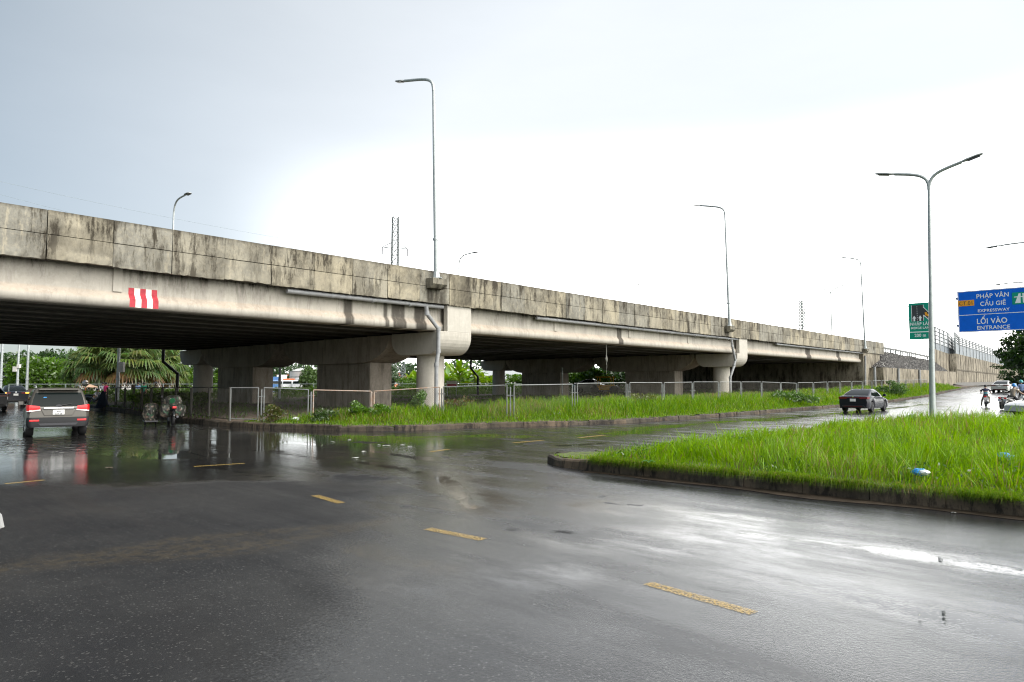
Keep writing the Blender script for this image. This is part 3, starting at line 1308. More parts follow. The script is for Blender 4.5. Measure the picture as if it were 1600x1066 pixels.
# drain pipes
for (pa, pb) in (((448, 455), (692, 478)), ((838, 494), (1152, 529)), ((1213, 537), (1358, 555))):
    s0, s1 = on_w(*pa, -.2)[0], on_w(*pb, -.2)[0]
    mb = MB()
    mb.tube([(s0, -.2, 5.76), (s1, -.2, 5.80)], .105, 12)
    n = int((s1 - s0) / 2)
    for i in range(1, n):
        mb.tube([(s0 + (s1 - s0) * i / n - .06, -.2, 5.765), (s0 + (s1 - s0) * i / n + .06, -.2, 5.765)], .122, 12)
    mb.build('drain_pipe', M['pvc'], br, smooth=True)


def downpipe(px_pts, w, r=.115, foot=None):
    pts = [Vector(on_w(x, y, w)) for x, y in px_pts]
    if foot is not None:
        pts.append(Vector((pts[-1].x, w, foot)))
    mb = MB()
    # short collars at the bends
    mb.tube(pts, r, 12)
    for p in pts[1:-1]:
        mb.lathe([(r * 1.18, p.z - .10), (r * 1.18, p.z + .10)], 12, (p.x, p.y, 0))
    mb.build('downpipe', M['pvc'], br, smooth=True)


downpipe([(666, 479), (667, 490), (685, 514), (685, 549), (682, 570)], -.50, .105, .1)
downpipe([(1143, 531), (1144, 541), (1149, 563), (1147, 572), (1141, 590)], -.50, .105, .1)
downpipe([(1352, 556), (1352, 598)], -.45, .11, .6)
for w, ss in ((WID + .5, (-7.2, -6.0)), (WID + .5, (28.4, 29.6))):
    mb = MB()
    mb.tube([(ss[0], w, 5.3), (ss[0], w, 3.6), (ss[1], w, 2.6), (ss[1], w, 0.0)], .14, 10)
    mb.build('downpipe', M['black'], br, smooth=True)
# dark rags of weed and twine hanging from the soffit


def obj_s(o):
    o.location = O_BR
    o.rotation_euler[2] = ROT_S
    return o


# ------------------------------------------------------------------ street lamps
def arm_curve(h0, ang, length, rise, tilt=0.0, n=12, kink=False):
    """curved arm: starts vertical at the pole top, bends outward"""
    c, s = math.cos(ang), math.sin(ang)
    if kink:
        B = [(0, h0), (0, h0 + rise * .75), (length * .30, h0 + rise * .80), (length, h0 + rise + tilt)]
    else:
        B = [(0, h0), (0, h0 + rise * 1.05), (length * .22, h0 + rise * 1.08), (length, h0 + rise + tilt)]
    out = []
    for i in range(n + 1):
        t = i / n
        k = ((1 - t) ** 3, 3 * t * (1 - t) ** 2, 3 * t * t * (1 - t), t ** 3)
        x = sum(q * w[0] for q, w in zip(k, B))
        z = sum(q * w[1] for q, w in zip(k, B))
        out.append(Vector((x * c, x * s, z)))
    return out


def street_lamp(loc, height, arms, label, group=None, r0=.11, lean=(0, 0), head=(.78, .30, .10), mat='galv', rise=None, rz=0.0, flange=True):
    e = empty('street_lamp', loc, rz, label, 'street lamp', group)
    e.rotation_euler[0], e.rotation_euler[1] = lean
    rise = rise if rise is not None else 1.2
    h0 = height - rise
    mb = MB()
    mb.tube([(0, 0, 0), (0, 0, h0 * .35), (0, 0, h0)], [r0, r0 * .8, r0 * .52], 10)
    if flange:
        mb.box((0, 0, .02), (r0 * 4, r0 * 4, .04))
        mb.lathe([(r0 * 1.35, 0.03), (r0 * 1.05, .35)], 8)
        mb.lathe([(r0 * 1.12, 2.0), (r0 * 1.12, 2.1)], 10)
    mb.build('pole', M[mat], e, smooth=True)
    for (ang, ln, tilt) in arms:
        pts = arm_curve(h0 - .05, ang, ln, rise, tilt, kink=len(arms) > 1)
        mb = MB()
        mb.tube(pts, [r0 * .58] * 3 + [r0 * .54] * (len(pts) - 3), 8)
        arm = mb.build('arm', M[mat], e, smooth=True)
        p, q = pts[-1], pts[-2]
        d = (p - q).normalized()
        side = d.cross(Vector((0, 0, 1))).normalized()
        up = side.cross(d)

        def T(u, v, w_):
            return p + d * u + side * v + up * w_
        L_, Wd, Hh = head
        mb = MB()
        pr = [(-.10, .05, .04), (.06, .06, .05), (.20, Wd / 2, Hh * .6), (L_ * .8, Wd / 2, Hh * .5), (L_, Wd * .32, Hh * .3)]
        vs, fs = [], []
        for (u, wd, hh) in pr:
            for (a, b) in ((-1, -.35), (-1, .25), (-.55, 1), (.55, 1), (1, .25), (1, -.35)):
                vs.append(T(u, a * wd, b * hh))
        for i in range(len(pr) - 1):
            for k in range(6):
                k2 = (k + 1) % 6
                fs.append((i * 6 + k, i * 6 + k2, (i + 1) * 6 + k2, (i + 1) * 6 + k))
        fs += [tuple(range(6)), tuple(range((len(pr) - 1) * 6, len(pr) * 6))]
        mb.add(vs, fs)
        hd = mb.build('lamp_head', M['galvdull'], e, smooth=False)
        mb = MB()
        mb.plate([T(.20, -Wd * .40, -Hh * .36), T(L_ * .85, -Wd * .40, -Hh * .36), T(L_ * .85, Wd * .40, -Hh * .36), T(.20, Wd * .40, -Hh * .36)], .02)
        mb.build('led_panel', M['lampunder'], hd)
    return e


M['lampunder'] = pmat('dark_lamp_glass', (.035, .04, .03), .25)
DIR_T = math.atan2(SA, -CA)          # world angle of +w (away, to the left)
BR_LAMPS = [(682, 436, (676, 119), 'grey lamp post standing on the near parapet, tallest in the picture, arm bent left'),
            (1140, 510, (1136, 322), 'grey lamp post on the near parapet at the second pier, above the twin drain pipes'),
            (1352, 545, (1345, 404), 'thin lamp post on the near parapet close to the overpass end')]
for i, (px, py, top, lab) in enumerate(BR_LAMPS):
    s, w, z = on_w(px, py, -.72)
    base = L2W(s, w, z)
    tp = at_dist(*top, base.y)
    # concrete bracket on the parapet
    mb = MB()
    zb = z - br.location.z
    mb.prism([(-1.02, zb), (-.46, zb), (-.46, zb - .50), (-.80, zb - .50), (-1.02, zb - .30)], s - .48, s + .48, 'x', col=(.6, 1.3, .2))
    mb.build('lamp_bracket', M['parapet'], br)
    street_lamp(base, tp.z - z, [(DIR_T, 2.35, .55)], lab, 'street lamps along the overpass', r0=.145, lean=(0, -.022), rise=.75)
# lamps of the far parapet, arms towards the camera
for (px, top_y, lab) in ((272, 311, 'lamp post on the far parapet at upper left, flat head tilted to the right'),
                         (717, 398, 'slim pale lamp post on the far parapet right of the tallest lamp'),
                         (976, 446, 'faint lamp on the far parapet near the middle of the overpass')):
    s, w, z = on_w(px, top_y, WID + .9)
    base = L2W(s, w, 7.2)
    street_lamp(base, z - 7.2 - .2, [(DIR_T + PI, 2.3, .15)], lab, 'street lamps along the overpass', r0=.13, rise=1.6, head=(.95, .42, .12))
# twin lamps in the middle of the expressway beyond the overpass
for (px, yb, yt, Y, lab) in ((1300, 525, 449, 118, 'twin-armed lamp post rising behind the parapet between two parapet lamps'),
                             (1400, 545, 483, 165, 'distant twin-armed lamp post just left of the green sign')):
    b = at_dist(px, yb, Y)
    t = at_dist(px, yt, Y)
    street_lamp((b.x, b.y, 5.0), t.z - 5.0, [(DIR_T, 2.4, 0), (DIR_T + PI, 2.4, .3)], lab, 'twin lamps on the expressway', r0=.15, rise=1.3)
# big double lamp on the grass island
pb = Vector((16.55, 27.0, .2))
tp = at_dist(1449, 262, pb.y)
street_lamp(pb, tp.z - pb.z, [(DIR_T + .05, 1.22, .0), (DIR_T + PI, 1.12, .05)], 'double-armed grey lamp post standing in the long grass of the island',
            r0=.115, rise=.85, lean=(0, .022), head=(.72, .26, .09), flange=False)
for (px, py, Y, lab) in ((1622, 378, 42, 'lamp arm reaching in at the right edge above the blue sign'),
                         (1608, 441, 60, 'lower lamp arm behind the top edge of the blue sign')):
    t = at_dist(px, py, Y)
    street_lamp((t.x, t.y, .1), t.z, [(DIR_T, 1.9, -.02)], lab, 'lamps along the side road at right', r0=.10, rise=.9, flange=False)
# poles at the left, seen under the overpass (their tops hide behind it)
for (px, Y, lab, box) in ((27, 75, 'thin grey pole under the overpass carrying two white boxes', 'a'), (42, 66, 'plain grey lamp post behind the dark crossover car', None),
                          (184, 56, 'grey lamp post in front of the fan palms with a white box', 'b'), (437, 62, 'slim lamp post between the two wall piers', None),
                          (1, 70, 'pole at the extreme left edge', None), (860 + 150 / 8, 72, 'short grey post behind the fence right of the wall piers', 's')):
    g = at_dist(px, 600, Y)
    h = 9.0 if box != 's' else 3.2
    if box == 's':
        e = empty('post', (g.x, g.y, .2), 0, lab, 'post')
        mb = MB()
        mb.tube([(0, 0, 0), (0, 0, h)], .07, 8)
        mb.lathe([(.09, h), (.05, h + .06)], 8)
        mb.build('pole', M['galv'], e, smooth=True)
        continue
    e = street_lamp((g.x, g.y, .1), h, [(DIR_T + PI, 1.6, 0)], lab, 'lamp posts beyond the overpass', r0=.14, rise=.8)
    if box:
        hb = {'a': (577, 572), 'b': (576, 576)}[box][0]
        z = at_dist(px, hb, Y).z
        mb = MB()
        if box == 'a':
            mb.box((-.22, -.1, z - .15 + .05), (.42, .3, .55))
            mb.box((.16, -.1, z + .22), (.3, .3, .4))
        else:
            mb.box((.32, -.1, z + .0), (.42, .3, .82))
        mb.build('control_box', M['wallpaint'], e, bevel=.02)

# ------------------------------------------------------------------ lettering
def text(body, size, mat, parent, loc, name='lettering', bold=.018, align='CENTER', rot=(PI / 2, 0, 0), xs=1.0):
    c = bpy.data.curves.new('lettering', 'FONT')
    c.body = body
    c.size = size
    c.offset = bold * size
    c.extrude = .004
    c.align_x = align
    c.space_character = 1.05
    t = bpy.data.objects.new('lettering', c)
    COL.objects.link(t)
    bpy.context.view_layer.update()
    me = bpy.data.meshes.new_from_object(t.evaluated_get(bpy.context.evaluated_depsgraph_get()))
    bpy.data.objects.remove(t)
    bpy.data.curves.remove(c)
    me.materials.clear()
    me.materials.append(mat)
    o = bpy.data.objects.new(name, me)
    COL.objects.link(o)
    o.parent = parent
    o.location = loc
    o.rotation_euler = rot
    o.scale = (xs, 1, 1)
    return o


# ---- blue expressway sign: local x runs along -w (to the right), local -y faces the camera
s0, w0 = 22.2, -18.4
A = L2W(s0, w0)
# local frame: x -> (CA,-SA) = -w direction; front normal -y -> -s direction
RZ_SIGN = math.atan2(-SA, CA)
tl = at_dist(1494, 456, A.y)
bl = at_dist(1498, 520, A.y)
A = Vector((tl.x + .05, tl.y, 0))
hgt = tl.z - bl.z
wid = 5.0
e = empty('road_sign', (A.x, A.y, 0), RZ_SIGN, 'large blue expressway entrance sign with white lettering at the right edge', 'road sign')
zt, zb = tl.z, bl.z


def board(mb, x0, x1, z0, z1, y, th=.03, rr=.06):
    mb.prism([(x0, z0), (x1, z0), (x1, z1), (x0, z1)], y, y + th, 'y')


mb = MB()
board(mb, 0, wid, zb, zt, 0, .06)
bd = mb.build('sign_board', M['signblue'], e)
zs = zb + hgt * .415
mb = MB()
for (x0, x1, z0, z1) in ((.03, wid - .03, zt - .06, zt - .025), (.03, wid - .03, zb + .025, zb + .06), (.03, .065, zb + .06, zt - .06), (wid - .065, wid - .03, zb + .06, zt - .06), (.065, wid - .065, zs - .02, zs + .02)):
    board(mb, x0, x1, z0, z1, -.006, .006)
mb.build('border', M['signwhite'], e)


def fit_text(body, x0, x1, zbase, cap, mat, parent, y=-.004, bold=.015):
    o = text(body, cap / .70, mat, parent, ((x0 + x1) / 2, y, zbase), bold=bold)
    w_ = max(v.co.x for v in o.data.vertices) - min(v.co.x for v in o.data.vertices)
    o.scale.x = (x1 - x0) / w_
    return o


def sx_(px, A=A):
    k = (px - 800) / FPX
    return (k * A.y - A.x) / (CA + k * SA)


for body, x0, x1, fz, cp in (('PHÁP VÂN', 1530, 1581, .800, .100), ('CẦU GIẼ', 1535.5, 1576, .615, .100), ('EXPRESSWAY', 1531, 1581, .470, .066),
                             ('LỐI VÀO', 1529, 1576.5, .190, .122), ('ENTRANCE', 1529, 1580.5, .050, .090)):
    fit_text(body, sx_(x0), sx_(x1), zb + hgt * fz, cp * hgt, M['signwhite'], e)
mb = MB()
board(mb, sx_(1500.8), sx_(1526), zb + hgt * .635, zb + hgt * .775, -.007, .007)
rp = mb.build('route_plate', M['signorange'], e)
fit_text('CT.01', sx_(1503.3), sx_(1523.8), zb + hgt * .662, hgt * .088, M['signdark'], rp, -.009, .002)
mb = MB()
x0 = sx_(1586)
board(mb, x0, x0 + .95, zb + hgt * .60, zb + hgt * .88, -.007, .007)
mp_ = mb.build('motorway_emblem', M['signgreen'], e)
mb = MB()
zc0, zc1 = zb + hgt * .63, zb + hgt * .85
hh = zc1 - zc0
for sx in (-1, 1):
    xc = x0 + .475
    mb.prism([(xc + sx * .06, zc0), (xc + sx * .34, zc0), (xc + sx * .14, zc0 + hh), (xc + sx * .04, zc0 + hh)], -.011, -.008, 'y')
mb.prism([(x0 + .10, zc0 + hh * .60), (x0 + .85, zc0 + hh * .60), (x0 + .85, zc0 + hh * .70), (x0 + .10, zc0 + hh * .70)], -.013, -.0112, 'y')
mb.build('motorway_symbol', M['signwhite'], mp_)
mb = MB()
for z in (zb + .45, zt - .45):
    mb.box((wid / 2 + .5, .13, z), (wid + 1.2, .10, .14))
mb.build('support_beam', M['galvdull'], e)
mb = MB()
mb.tube([(wid + .7, .35, 0), (wid + .7, .35, zt + .2)], .17, 12)
mb.build('post', M['galv'], e, smooth=True)

# ---- green merge-lane sign on the embankment
s1, w1, _ = on_w(1420, 500, 4.0)
A = L2W(s1, w1)
zt, zb = at_dist(1420, 474.5, A.y).z, at_dist(1422, 531, A.y).z
hgt = zt - zb
k = (1460 - 800) / FPX
wid = (k * A.y - A.x) / (CA + k * SA)
e = empty('road_sign', (A.x, A.y, 0), RZ_SIGN, 'green merge lane sign with road diagram, partly behind the double lamp post', 'road sign')
mb = MB()
board(mb, 0, wid, zb, zt, 0, .08)
mb.build('sign_board', M['signgreen'], e)
mb = MB()
board(mb, .05, wid - .05, zb + hgt * .19, zb + hgt * .215, -.01, .01)
mb.build('border', M['signwhite'], e)
mb = MB()
X = lambda f: wid * f
Z = lambda f: zb + hgt * f
mb.prism([(X(.12), Z(.50)), (X(.64), Z(.50)), (X(.64), Z(.94)), (X(.12), Z(.94))], -.012, -.002, 'y')
mb.prism([(X(.641), Z(.66)), (X(.90), Z(.50)), (X(.90), Z(.68)), (X(.641), Z(.86))], -.012, -.002, 'y')
dg = mb.build('road_diagram', M['signdark'], e)
mb = MB()
for x in (.12, .615):
    mb.prism([(X(x), Z(.50)), (X(x + .022), Z(.50)), (X(x + .022), Z(.94 if x < .5 else .66)), (X(x), Z(.94 if x < .5 else .66))], -.018, -.013, 'y')
mb.prism([(X(.618), Z(.86)), (X(.64), Z(.86)), (X(.64), Z(.94)), (X(.618), Z(.94))], -.018, -.013, 'y')
mb.prism([(X(.62), Z(.645)), (X(.90), Z(.475)), (X(.90), Z(.50)), (X(.64), Z(.665))], -.026, -.019, 'y')
mb.prism([(X(.64), Z(.855)), (X(.90), Z(.675)), (X(.90), Z(.70)), (X(.64), Z(.88))], -.026, -.019, 'y')
for i in range(7):
    z = .52 + i * .06
    mb.prism([(X(.355), Z(z)), (X(.37), Z(z)), (X(.37), Z(z + .03)), (X(.355), Z(z + .03))], -.018, -.013, 'y')
for x in (.235, .485):
    mb.prism([(X(x - .035), Z(.50)), (X(x + .035), Z(.50)), (X(x + .035), Z(.575)), (X(x + .08), Z(.575)), (X(x), Z(.655)), (X(x - .08), Z(.575)), (X(x - .035), Z(.575))], -.024, -.019, 'y')
mb.build('lane_mark', M['signwhite'], dg)
mb = MB()
mb.prism([(X(.68), Z(.73)), (X(.77), Z(.735)), (X(.76), Z(.705)), (X(.90), Z(.63)), (X(.90), Z(.57)), (X(.73), Z(.65)), (X(.70), Z(.635))], -.032, -.027, 'y')
mb.build('merge_arrow', M['signorange'], dg)
for body, x0, x1, fz, cp in (('NHẬP LÀN', .06, .92, .385, .080), ('MERGE LANE', .08, .92, .285, .058), ('200 m', .22, .70, .07, .085)):
    fit_text(body, X(x0), X(x1), Z(fz), cp * hgt, M['signwhite'], e, -.012, .02)


def stripe_mat():
    m = pmat('red_white_post', (.72, .70, .66), .5)
    nt = m.node_tree
    N, L = nt.nodes, nt.links
    b = N['Principled BSDF']
    tc = N.new('ShaderNodeTexCoord')
    sep = N.new('ShaderNodeSeparateXYZ')
    L.new(tc.outputs['Object'], sep.inputs[0])
    a = N.new('ShaderNodeMath')
    a.operation = 'SINE'
    mu = N.new('ShaderNodeMath')
    mu.operation = 'MULTIPLY'
    mu.inputs[1].default_value = 7
    L.new(sep.outputs[2], mu.inputs[0])
    L.new(mu.outputs[0], a.inputs[0])
    g = N.new('ShaderNodeMath')
    g.operation = 'GREATER_THAN'
    g.inputs[1].default_value = 0
    L.new(a.outputs[0], g.inputs[0])
    x = N.new('ShaderNodeMixRGB')
    L.new(g.outputs[0], x.inputs[0])
    x.inputs[1].default_value = (.72, .70, .66, 1)
    x.inputs[2].default_value = (.55, .14, .06, 1)
    L.new(x.outputs[0], b.inputs['Base Color'])
    return m


M['stripes'] = stripe_mat()
for f, dx in ((.22, 0), (.55, .9), (.92, 0)):
    mb = MB()
    mb.tube([(X(f) + dx * .9, .25, 5.2), (X(f), .16, zb + .2), (X(f), .12, zt - .3)], .075, 8)
    mb.build('post', M['stripes'], e)

# ------------------------------------------------------------------ chain-link fence round the ground under the overpass
M['fencesteel'] = pmat('fence_frame_steel', (.21, .22, .215), .5, .2, var=.3, vscale=3)
M['wire'] = pmat('fence_wire', (.14, .13, .11), .7, .1, var=.3, vscale=2)


def fence_panel(parent, A, B, zA, zB, zt, mat, rusty=False, pitch=.085):
    """framed chain-link panel from A to B (x,y); zA/zB foot heights, zt=(top at A, top at B)"""
    A, B = Vector((A[0], A[1], 0)), Vector((B[0], B[1], 0))
    ln = (B - A).length

    def P(u, v):
        lo = zA + (zB - zA) * u
        hi = zt[0] + (zt[1] - zt[0]) * u
        q = A.lerp(B, u)
        return Vector((q.x, q.y, lo + (hi - lo) * v))
    r = .025
    mb = MB()
    mb.tube([P(0, 0), P(0, 1)], r, 6)
    mb.tube([P(1, 0), P(1, 1)], r, 6)
    mb.tube([P(0, 1), P(1, 1)], r, 6)
    mb.tube([P(0, .06), P(1, .06)], r * .8, 6)
    pn = mb.build('fence_panel', mat, parent, smooth=True)
    H = (zt[0] + zt[1] - zA - zB) / 2
    nrm = Vector((-(B - A).y, (B - A).x, 0)).normalized()
    V, T = [], []
    wr = .0020
    x0, x1, z0, z1 = .03, ln - .03, H * .07, H * .965
    for sg in (1, -1):
        n = int((ln + H) / pitch) + 1
        for i in range(n):
            c = i * pitch
            # line x = c - sg*(z) clipped
            if sg > 0:
                xa, za, xb, zb_ = c - z0, z0, c - z1, z1
            else:
                xa, za, xb, zb_ = c - H + z0, z0, c - H + z1, z1
            # clip to x range
            def clip(xa, za, xb, zb_):
                if xb < xa:
                    xa, za, xb, zb_ = xb, zb_, xa, za
                if xb <= x0 or xa >= x1:
                    return None
                if xa < x0:
                    t = (x0 - xa) / (xb - xa)
                    xa, za = x0, za + t * (zb_ - za)
                if xb > x1:
                    t = (x1 - xa) / (xb - xa)
                    xb, zb_ = x1, za + t * (zb_ - za)
                return xa, za, xb, zb_
            r_ = clip(xa, za, xb, zb_)
            if not r_ or abs(r_[2] - r_[0]) < .02:
                continue
            p, q = P(r_[0] / ln, r_[1] / H), P(r_[2] / ln, r_[3] / H)
            d = (q - p).normalized()
            sd = d.cross(nrm).normalized() * wr
            o = len(V)
            off = nrm * (.004 * sg)
            for pp in (p, q):
                V += [pp + sd + off, pp - sd + off, pp + nrm * wr * 1.4 + off]
            T += [(o, o + 1, o + 4, o + 3), (o + 1, o + 2, o + 5, o + 4), (o + 2, o, o + 3, o + 5)]
    me = np_mesh('wire_mesh', np.array([tuple(v) for v in V]), quads=np.array(T))
    fin('wire_mesh', me, M['wire'], pn)
    return pn


def fpt(px):
    """foot of the fence line for a picture column: (x, y)"""
    if px >= 803:
        s, w, z = on_w(px, 610, -6.9)
        p = L2W(s, w)
        return p.x, p.y
    ctrl = ((361, 29.0), (405, 28.9), (482, 29.2), (580, 29.9), (687, 30.0), (803, L2W(*on_w(803, 610, -6.9)[:2]).y))
    y = float(np.interp(px, [c[0] for c in ctrl], [c[1] for c in ctrl]))
    p = at_dist(px, 600, y)
    return p.x, p.y


fence = empty('chain_link_fence', (0, 0, 0), 0, 'galvanised chain-link fence of framed panels on the grassy verge along the overpass', 'fence')
FP = [(361, 404, 606, 606), (413, 482, 606, 609), (490, 580, 609.5, 611.5), (585, 687, 611.5, 605), (693, 792, 604.5, 602), (803, 894, 602, 600.5), (902, 978, 599.5, 598),
      (984, 1034, 598, 598), (1038, 1081, 598, 597.3), (1084, 1122, 597, 597), (1125, 1157, 597, 597), (1159, 1189, 597, 597), (1191, 1219, 597, 598), (1221, 1244, 598, 599),
      (1247, 1270, 598, 598), (1272, 1292, 598, 597), (1294, 1312, 597, 597), (1314, 1330, 596.5, 596), (1332, 1347, 596, 596), (1349, 1362, 595.5, 595.5), (1364, 1377, 595, 595), (1379, 1390, 594.5, 594.5),
      (1392, 1403, 594.5, 594.5), (1405, 1415, 594, 594), (1417, 1427, 594, 594), (1429, 1438, 593.5, 593.5), (1440, 1448, 593, 593)]


def gz_at(x, y):
    s, w = W2L(x, y)
    return float(verge_z(np.array(s), np.array(w)))


last = None
for i, (a, b, ya, yb) in enumerate(FP):
    A, B = fpt(a), fpt(b)
    far = a > 1200
    rusty = a in (585,)
    if i == 2:
        pass
    pm = M['fencesteel'] if a not in (585, 490) else M['rust']
    fence_panel(fence, A, B, gz_at(*A) - .02 if a > 400 else gz_at(*A) + .05, gz_at(*B), (at_dist(a, ya, A[1]).z, at_dist(b, yb, B[1]).z), pm,
                pitch=.10 if not far else .2)
    if last is not None:
        m = ((A[0] + last[0]) / 2, (A[1] + last[1]) / 2 + .05)
        z = gz_at(*m)
        mb = MB()
        mb.tube([(m[0], m[1], z - .1), (m[0], m[1], at_dist(a, ya, A[1]).z - .07)], .032, 8)
        mb.box((m[0], m[1], z + 1.05), (.34, .03, .04))
        mb.build('fence_post', M['rust'] if a == 490 + 95 else M['fencesteel'], fence, smooth=True)
    last = B

# the return run beside the road that passes underneath
fence2 = empty('chain_link_fence', (0, 0, 0), 0, 'shaded dark chain-link fence running back under the overpass beside the flooded road', 'fence')
M['shadewire'] = pmat('shaded_fence_steel', (.07, .066, .056), .6, .3, var=.3)  # fence steel darkened: the shade under the overpass is in this base colour


def back_pt(px):
    a, b = Vector((-16.0, 1.6)), Vector((-12.9, 27.0))
    best = None
    for i in range(401):
        t = i / 400 * 1.1
        q = a.lerp(b, t)
        p = L2W(q.x, q.y)
        x = 800 + FPX * p.x / p.y
        if best is None or abs(x - px) < best[0]:
            best = (abs(x - px), p)
    return best[1].x, best[1].y


cols = [361, 328, 300, 276, 255, 238, 223, 210, 197, 183, 169]
for a, b in zip(cols[:-1], cols[1:]):
    A, B = back_pt(a - 1), back_pt(b + 1)
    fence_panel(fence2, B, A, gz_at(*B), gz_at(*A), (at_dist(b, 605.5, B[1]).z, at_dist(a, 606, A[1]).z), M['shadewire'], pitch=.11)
    mb = MB()
    mb.tube([(B[0], B[1], gz_at(*B) - .1), (B[0], B[1], at_dist(b, 606, B[1]).z)], .045, 8)
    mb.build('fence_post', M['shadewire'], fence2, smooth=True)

# a rail fence along the far side of the overpass
fence3 = empty('chain_link_fence', (0, 0, 0), 0, 'distant wire fence with a thin top rail behind the overpass hedges', 'fence')
M['faded'] = pmat('faded_fence_steel', (.28, .33, .33), .6, .2)
prev = None
for s in np.arange(-16, 62, 4.0):
    p = L2W(s, 41)
    z = gz_at(p.x, p.y)
    mb = MB()
    mb.tube([(p.x, p.y, z - .2), (p.x, p.y, 1.75)], .045, 6)
    mb.build('fence_post', M['faded'], fence3)
    if prev is not None:
        fence_panel(fence3, prev, (p.x, p.y), .6, .6, (1.72, 1.72), M['faded'], pitch=.6)
    prev = (p.x, p.y)

# ------------------------------------------------------------------ end of the overpass: stone slope, low wall, guard rail, retaining wall with noise barrier
M['riprap'] = pmat('dark_stone_pitching', (.035, .033, .032), .8, spec=.08, bump=1.0, bscale=6)


def riprap_nodes(m):
    nt = m.node_tree
    N, L = nt.nodes, nt.links
    b = N['Principled BSDF']
    tc = N.new('ShaderNodeTexCoord')
    v = N.new('ShaderNodeTexVoronoi')
    v.inputs['Scale'].default_value = 1.6
    L.new(tc.outputs['Object'], v.inputs['Vector'])
    sp = N.new('ShaderNodeSeparateColor')
    L.new(v.outputs['Color'], sp.inputs[0])
    n = N.new('ShaderNodeTexNoise')
    n.inputs['Scale'].default_value = 5.5
    n.inputs['Detail'].default_value = 4
    L.new(tc.outputs['Object'], n.inputs['Vector'])
    r = N.new('ShaderNodeMapRange')
    L.new(n.outputs[0], r.inputs[0])
    r.inputs[1].default_value = .595
    r.inputs[2].default_value = .625
    x = N.new('ShaderNodeMixRGB')
    L.new(sp.outputs[0], x.inputs[0])
    x.inputs[1].default_value = (.014, .013, .013, 1)
    x.inputs[2].default_value = (.036, .034, .032, 1)
    y = N.new('ShaderNodeMixRGB')
    L.new(r.outputs[0], y.inputs[0])
    L.new(x.outputs[0], y.inputs[1])
    y.inputs[2].default_value = (.34, .33, .31, 1)
    L.new(y.outputs[0], b.inputs['Base Color'])


riprap_nodes(M['riprap'])
RAIL = [(s, float(np.interp(s, [78.6, 98, 118], [7.15, 6.9, 6.5]))) for s in np.arange(78.8, 119, 3.0)]
mb = MB()
V = []
rows = []
for s, z in [(72.5, 6.2), (75.5, 7.0)] + RAIL:
    foot = float(np.interp(s, [72, 130], [3.9, 3.6]))
    top = z - .55 if s > 77 else float(np.interp(s, [72.5, 77], [4.2, 6.4]))
    row = []
    for t in np.linspace(0, 1, 7):
        row.append((s + random.uniform(-.1, .1), -1.75 + 2.6 * t, foot + (top - foot) * t + random.uniform(-.09, .09)))
    rows.append(row)
n = 7
for row in rows:
    V += row
F = []
for i in range(len(rows) - 1):
    for j in range(n - 1):
        F.append((i * n + j, (i + 1) * n + j, (i + 1) * n + j + 1, i * n + j + 1))
mb.add(V, F)
tag(obj_s(mb.build('stone_slope', M['riprap'])), kind='structure')
mb = MB()
mb.quad((79, .8, 6.45), (126, .8, 5.65), (260, 14, 4.2), (79, 40, 6.45))
tag(obj_s(mb.build('embankment', M['turfsoil'])), kind='structure')

wl = obj_s(empty('low_retaining_wall', O_BR, ROT_S, 'low streaked concrete wall with pale drain pipes below the dark stone slope', 'wall'))
V, Q, C = [], [], []


def wall_strip(name, s0, s1, w, topf, botf, mat, parent, step=1.5, thick=.5, tone=.5, grime=.8, seed=1, joint=None):
    ss = np.arange(s0, s1 + 1e-6, step)
    V, Q, C = [], [], []
    rng = random.Random(seed)
    nz = 6
    for s in ss:
        lo, hi = botf(s), topf(s)
        for j in range(nz + 1):
            V.append((s, w, lo + (hi - lo) * j / nz))
            C.append((min(1, tone + rng.uniform(-.2, .2)), grime * (.35 + .65 * j / nz) * rng.uniform(.5, 1.25), .0))
    k = nz + 1
    for i in range(len(ss) - 1):
        for j in range(nz):
            Q.append((i * k + j, (i + 1) * k + j, (i + 1) * k + j + 1, i * k + j + 1))
    o = len(V)
    for s in ss:
        V += [(s, w, topf(s)), (s, w + thick, topf(s)), (s, w + thick, botf(s))]
        C += [(tone, grime, 0)] * 3
    for i in range(len(ss) - 1):
        q = o + i * 3
        Q += [(q, q + 3, q + 4, q + 1), (q + 1, q + 4, q + 5, q + 2)]
    Q.append((0, nz, o + 1, o + 2))
    e_ = len(ss) - 1
    Q.append((e_ * k, o + e_ * 3 + 2, o + e_ * 3 + 1, e_ * k + nz))
    return fin(name, np_mesh(name, np.array(V), quads=np.array(Q), cols=np.array(C)), mat, parent)


zw = lambda s: float(road_z(s)) - .2
wall_strip('wall', 71.5, 121, -2.05, lambda s: 3.92, zw, M['oldwall'], wl, grime=1.0, tone=.3)
mb = MB()
mb.box((71.6, -1.1, 1.9), (.3, 1.85, 4.0), col=(.3, .8, 0))
mb.build('wall_end', M['oldwall'], wl)
for px in (1367, 1404, 1437):
    s = on_w(px, 590, -2.2)[0]
    mb = MB()
    mb.tube([(s, -2.2, 3.9), (s, -2.2, zw(s))], .16, 8)
    mb.build('drain_pipe', M['pvc'], wl, smooth=True)

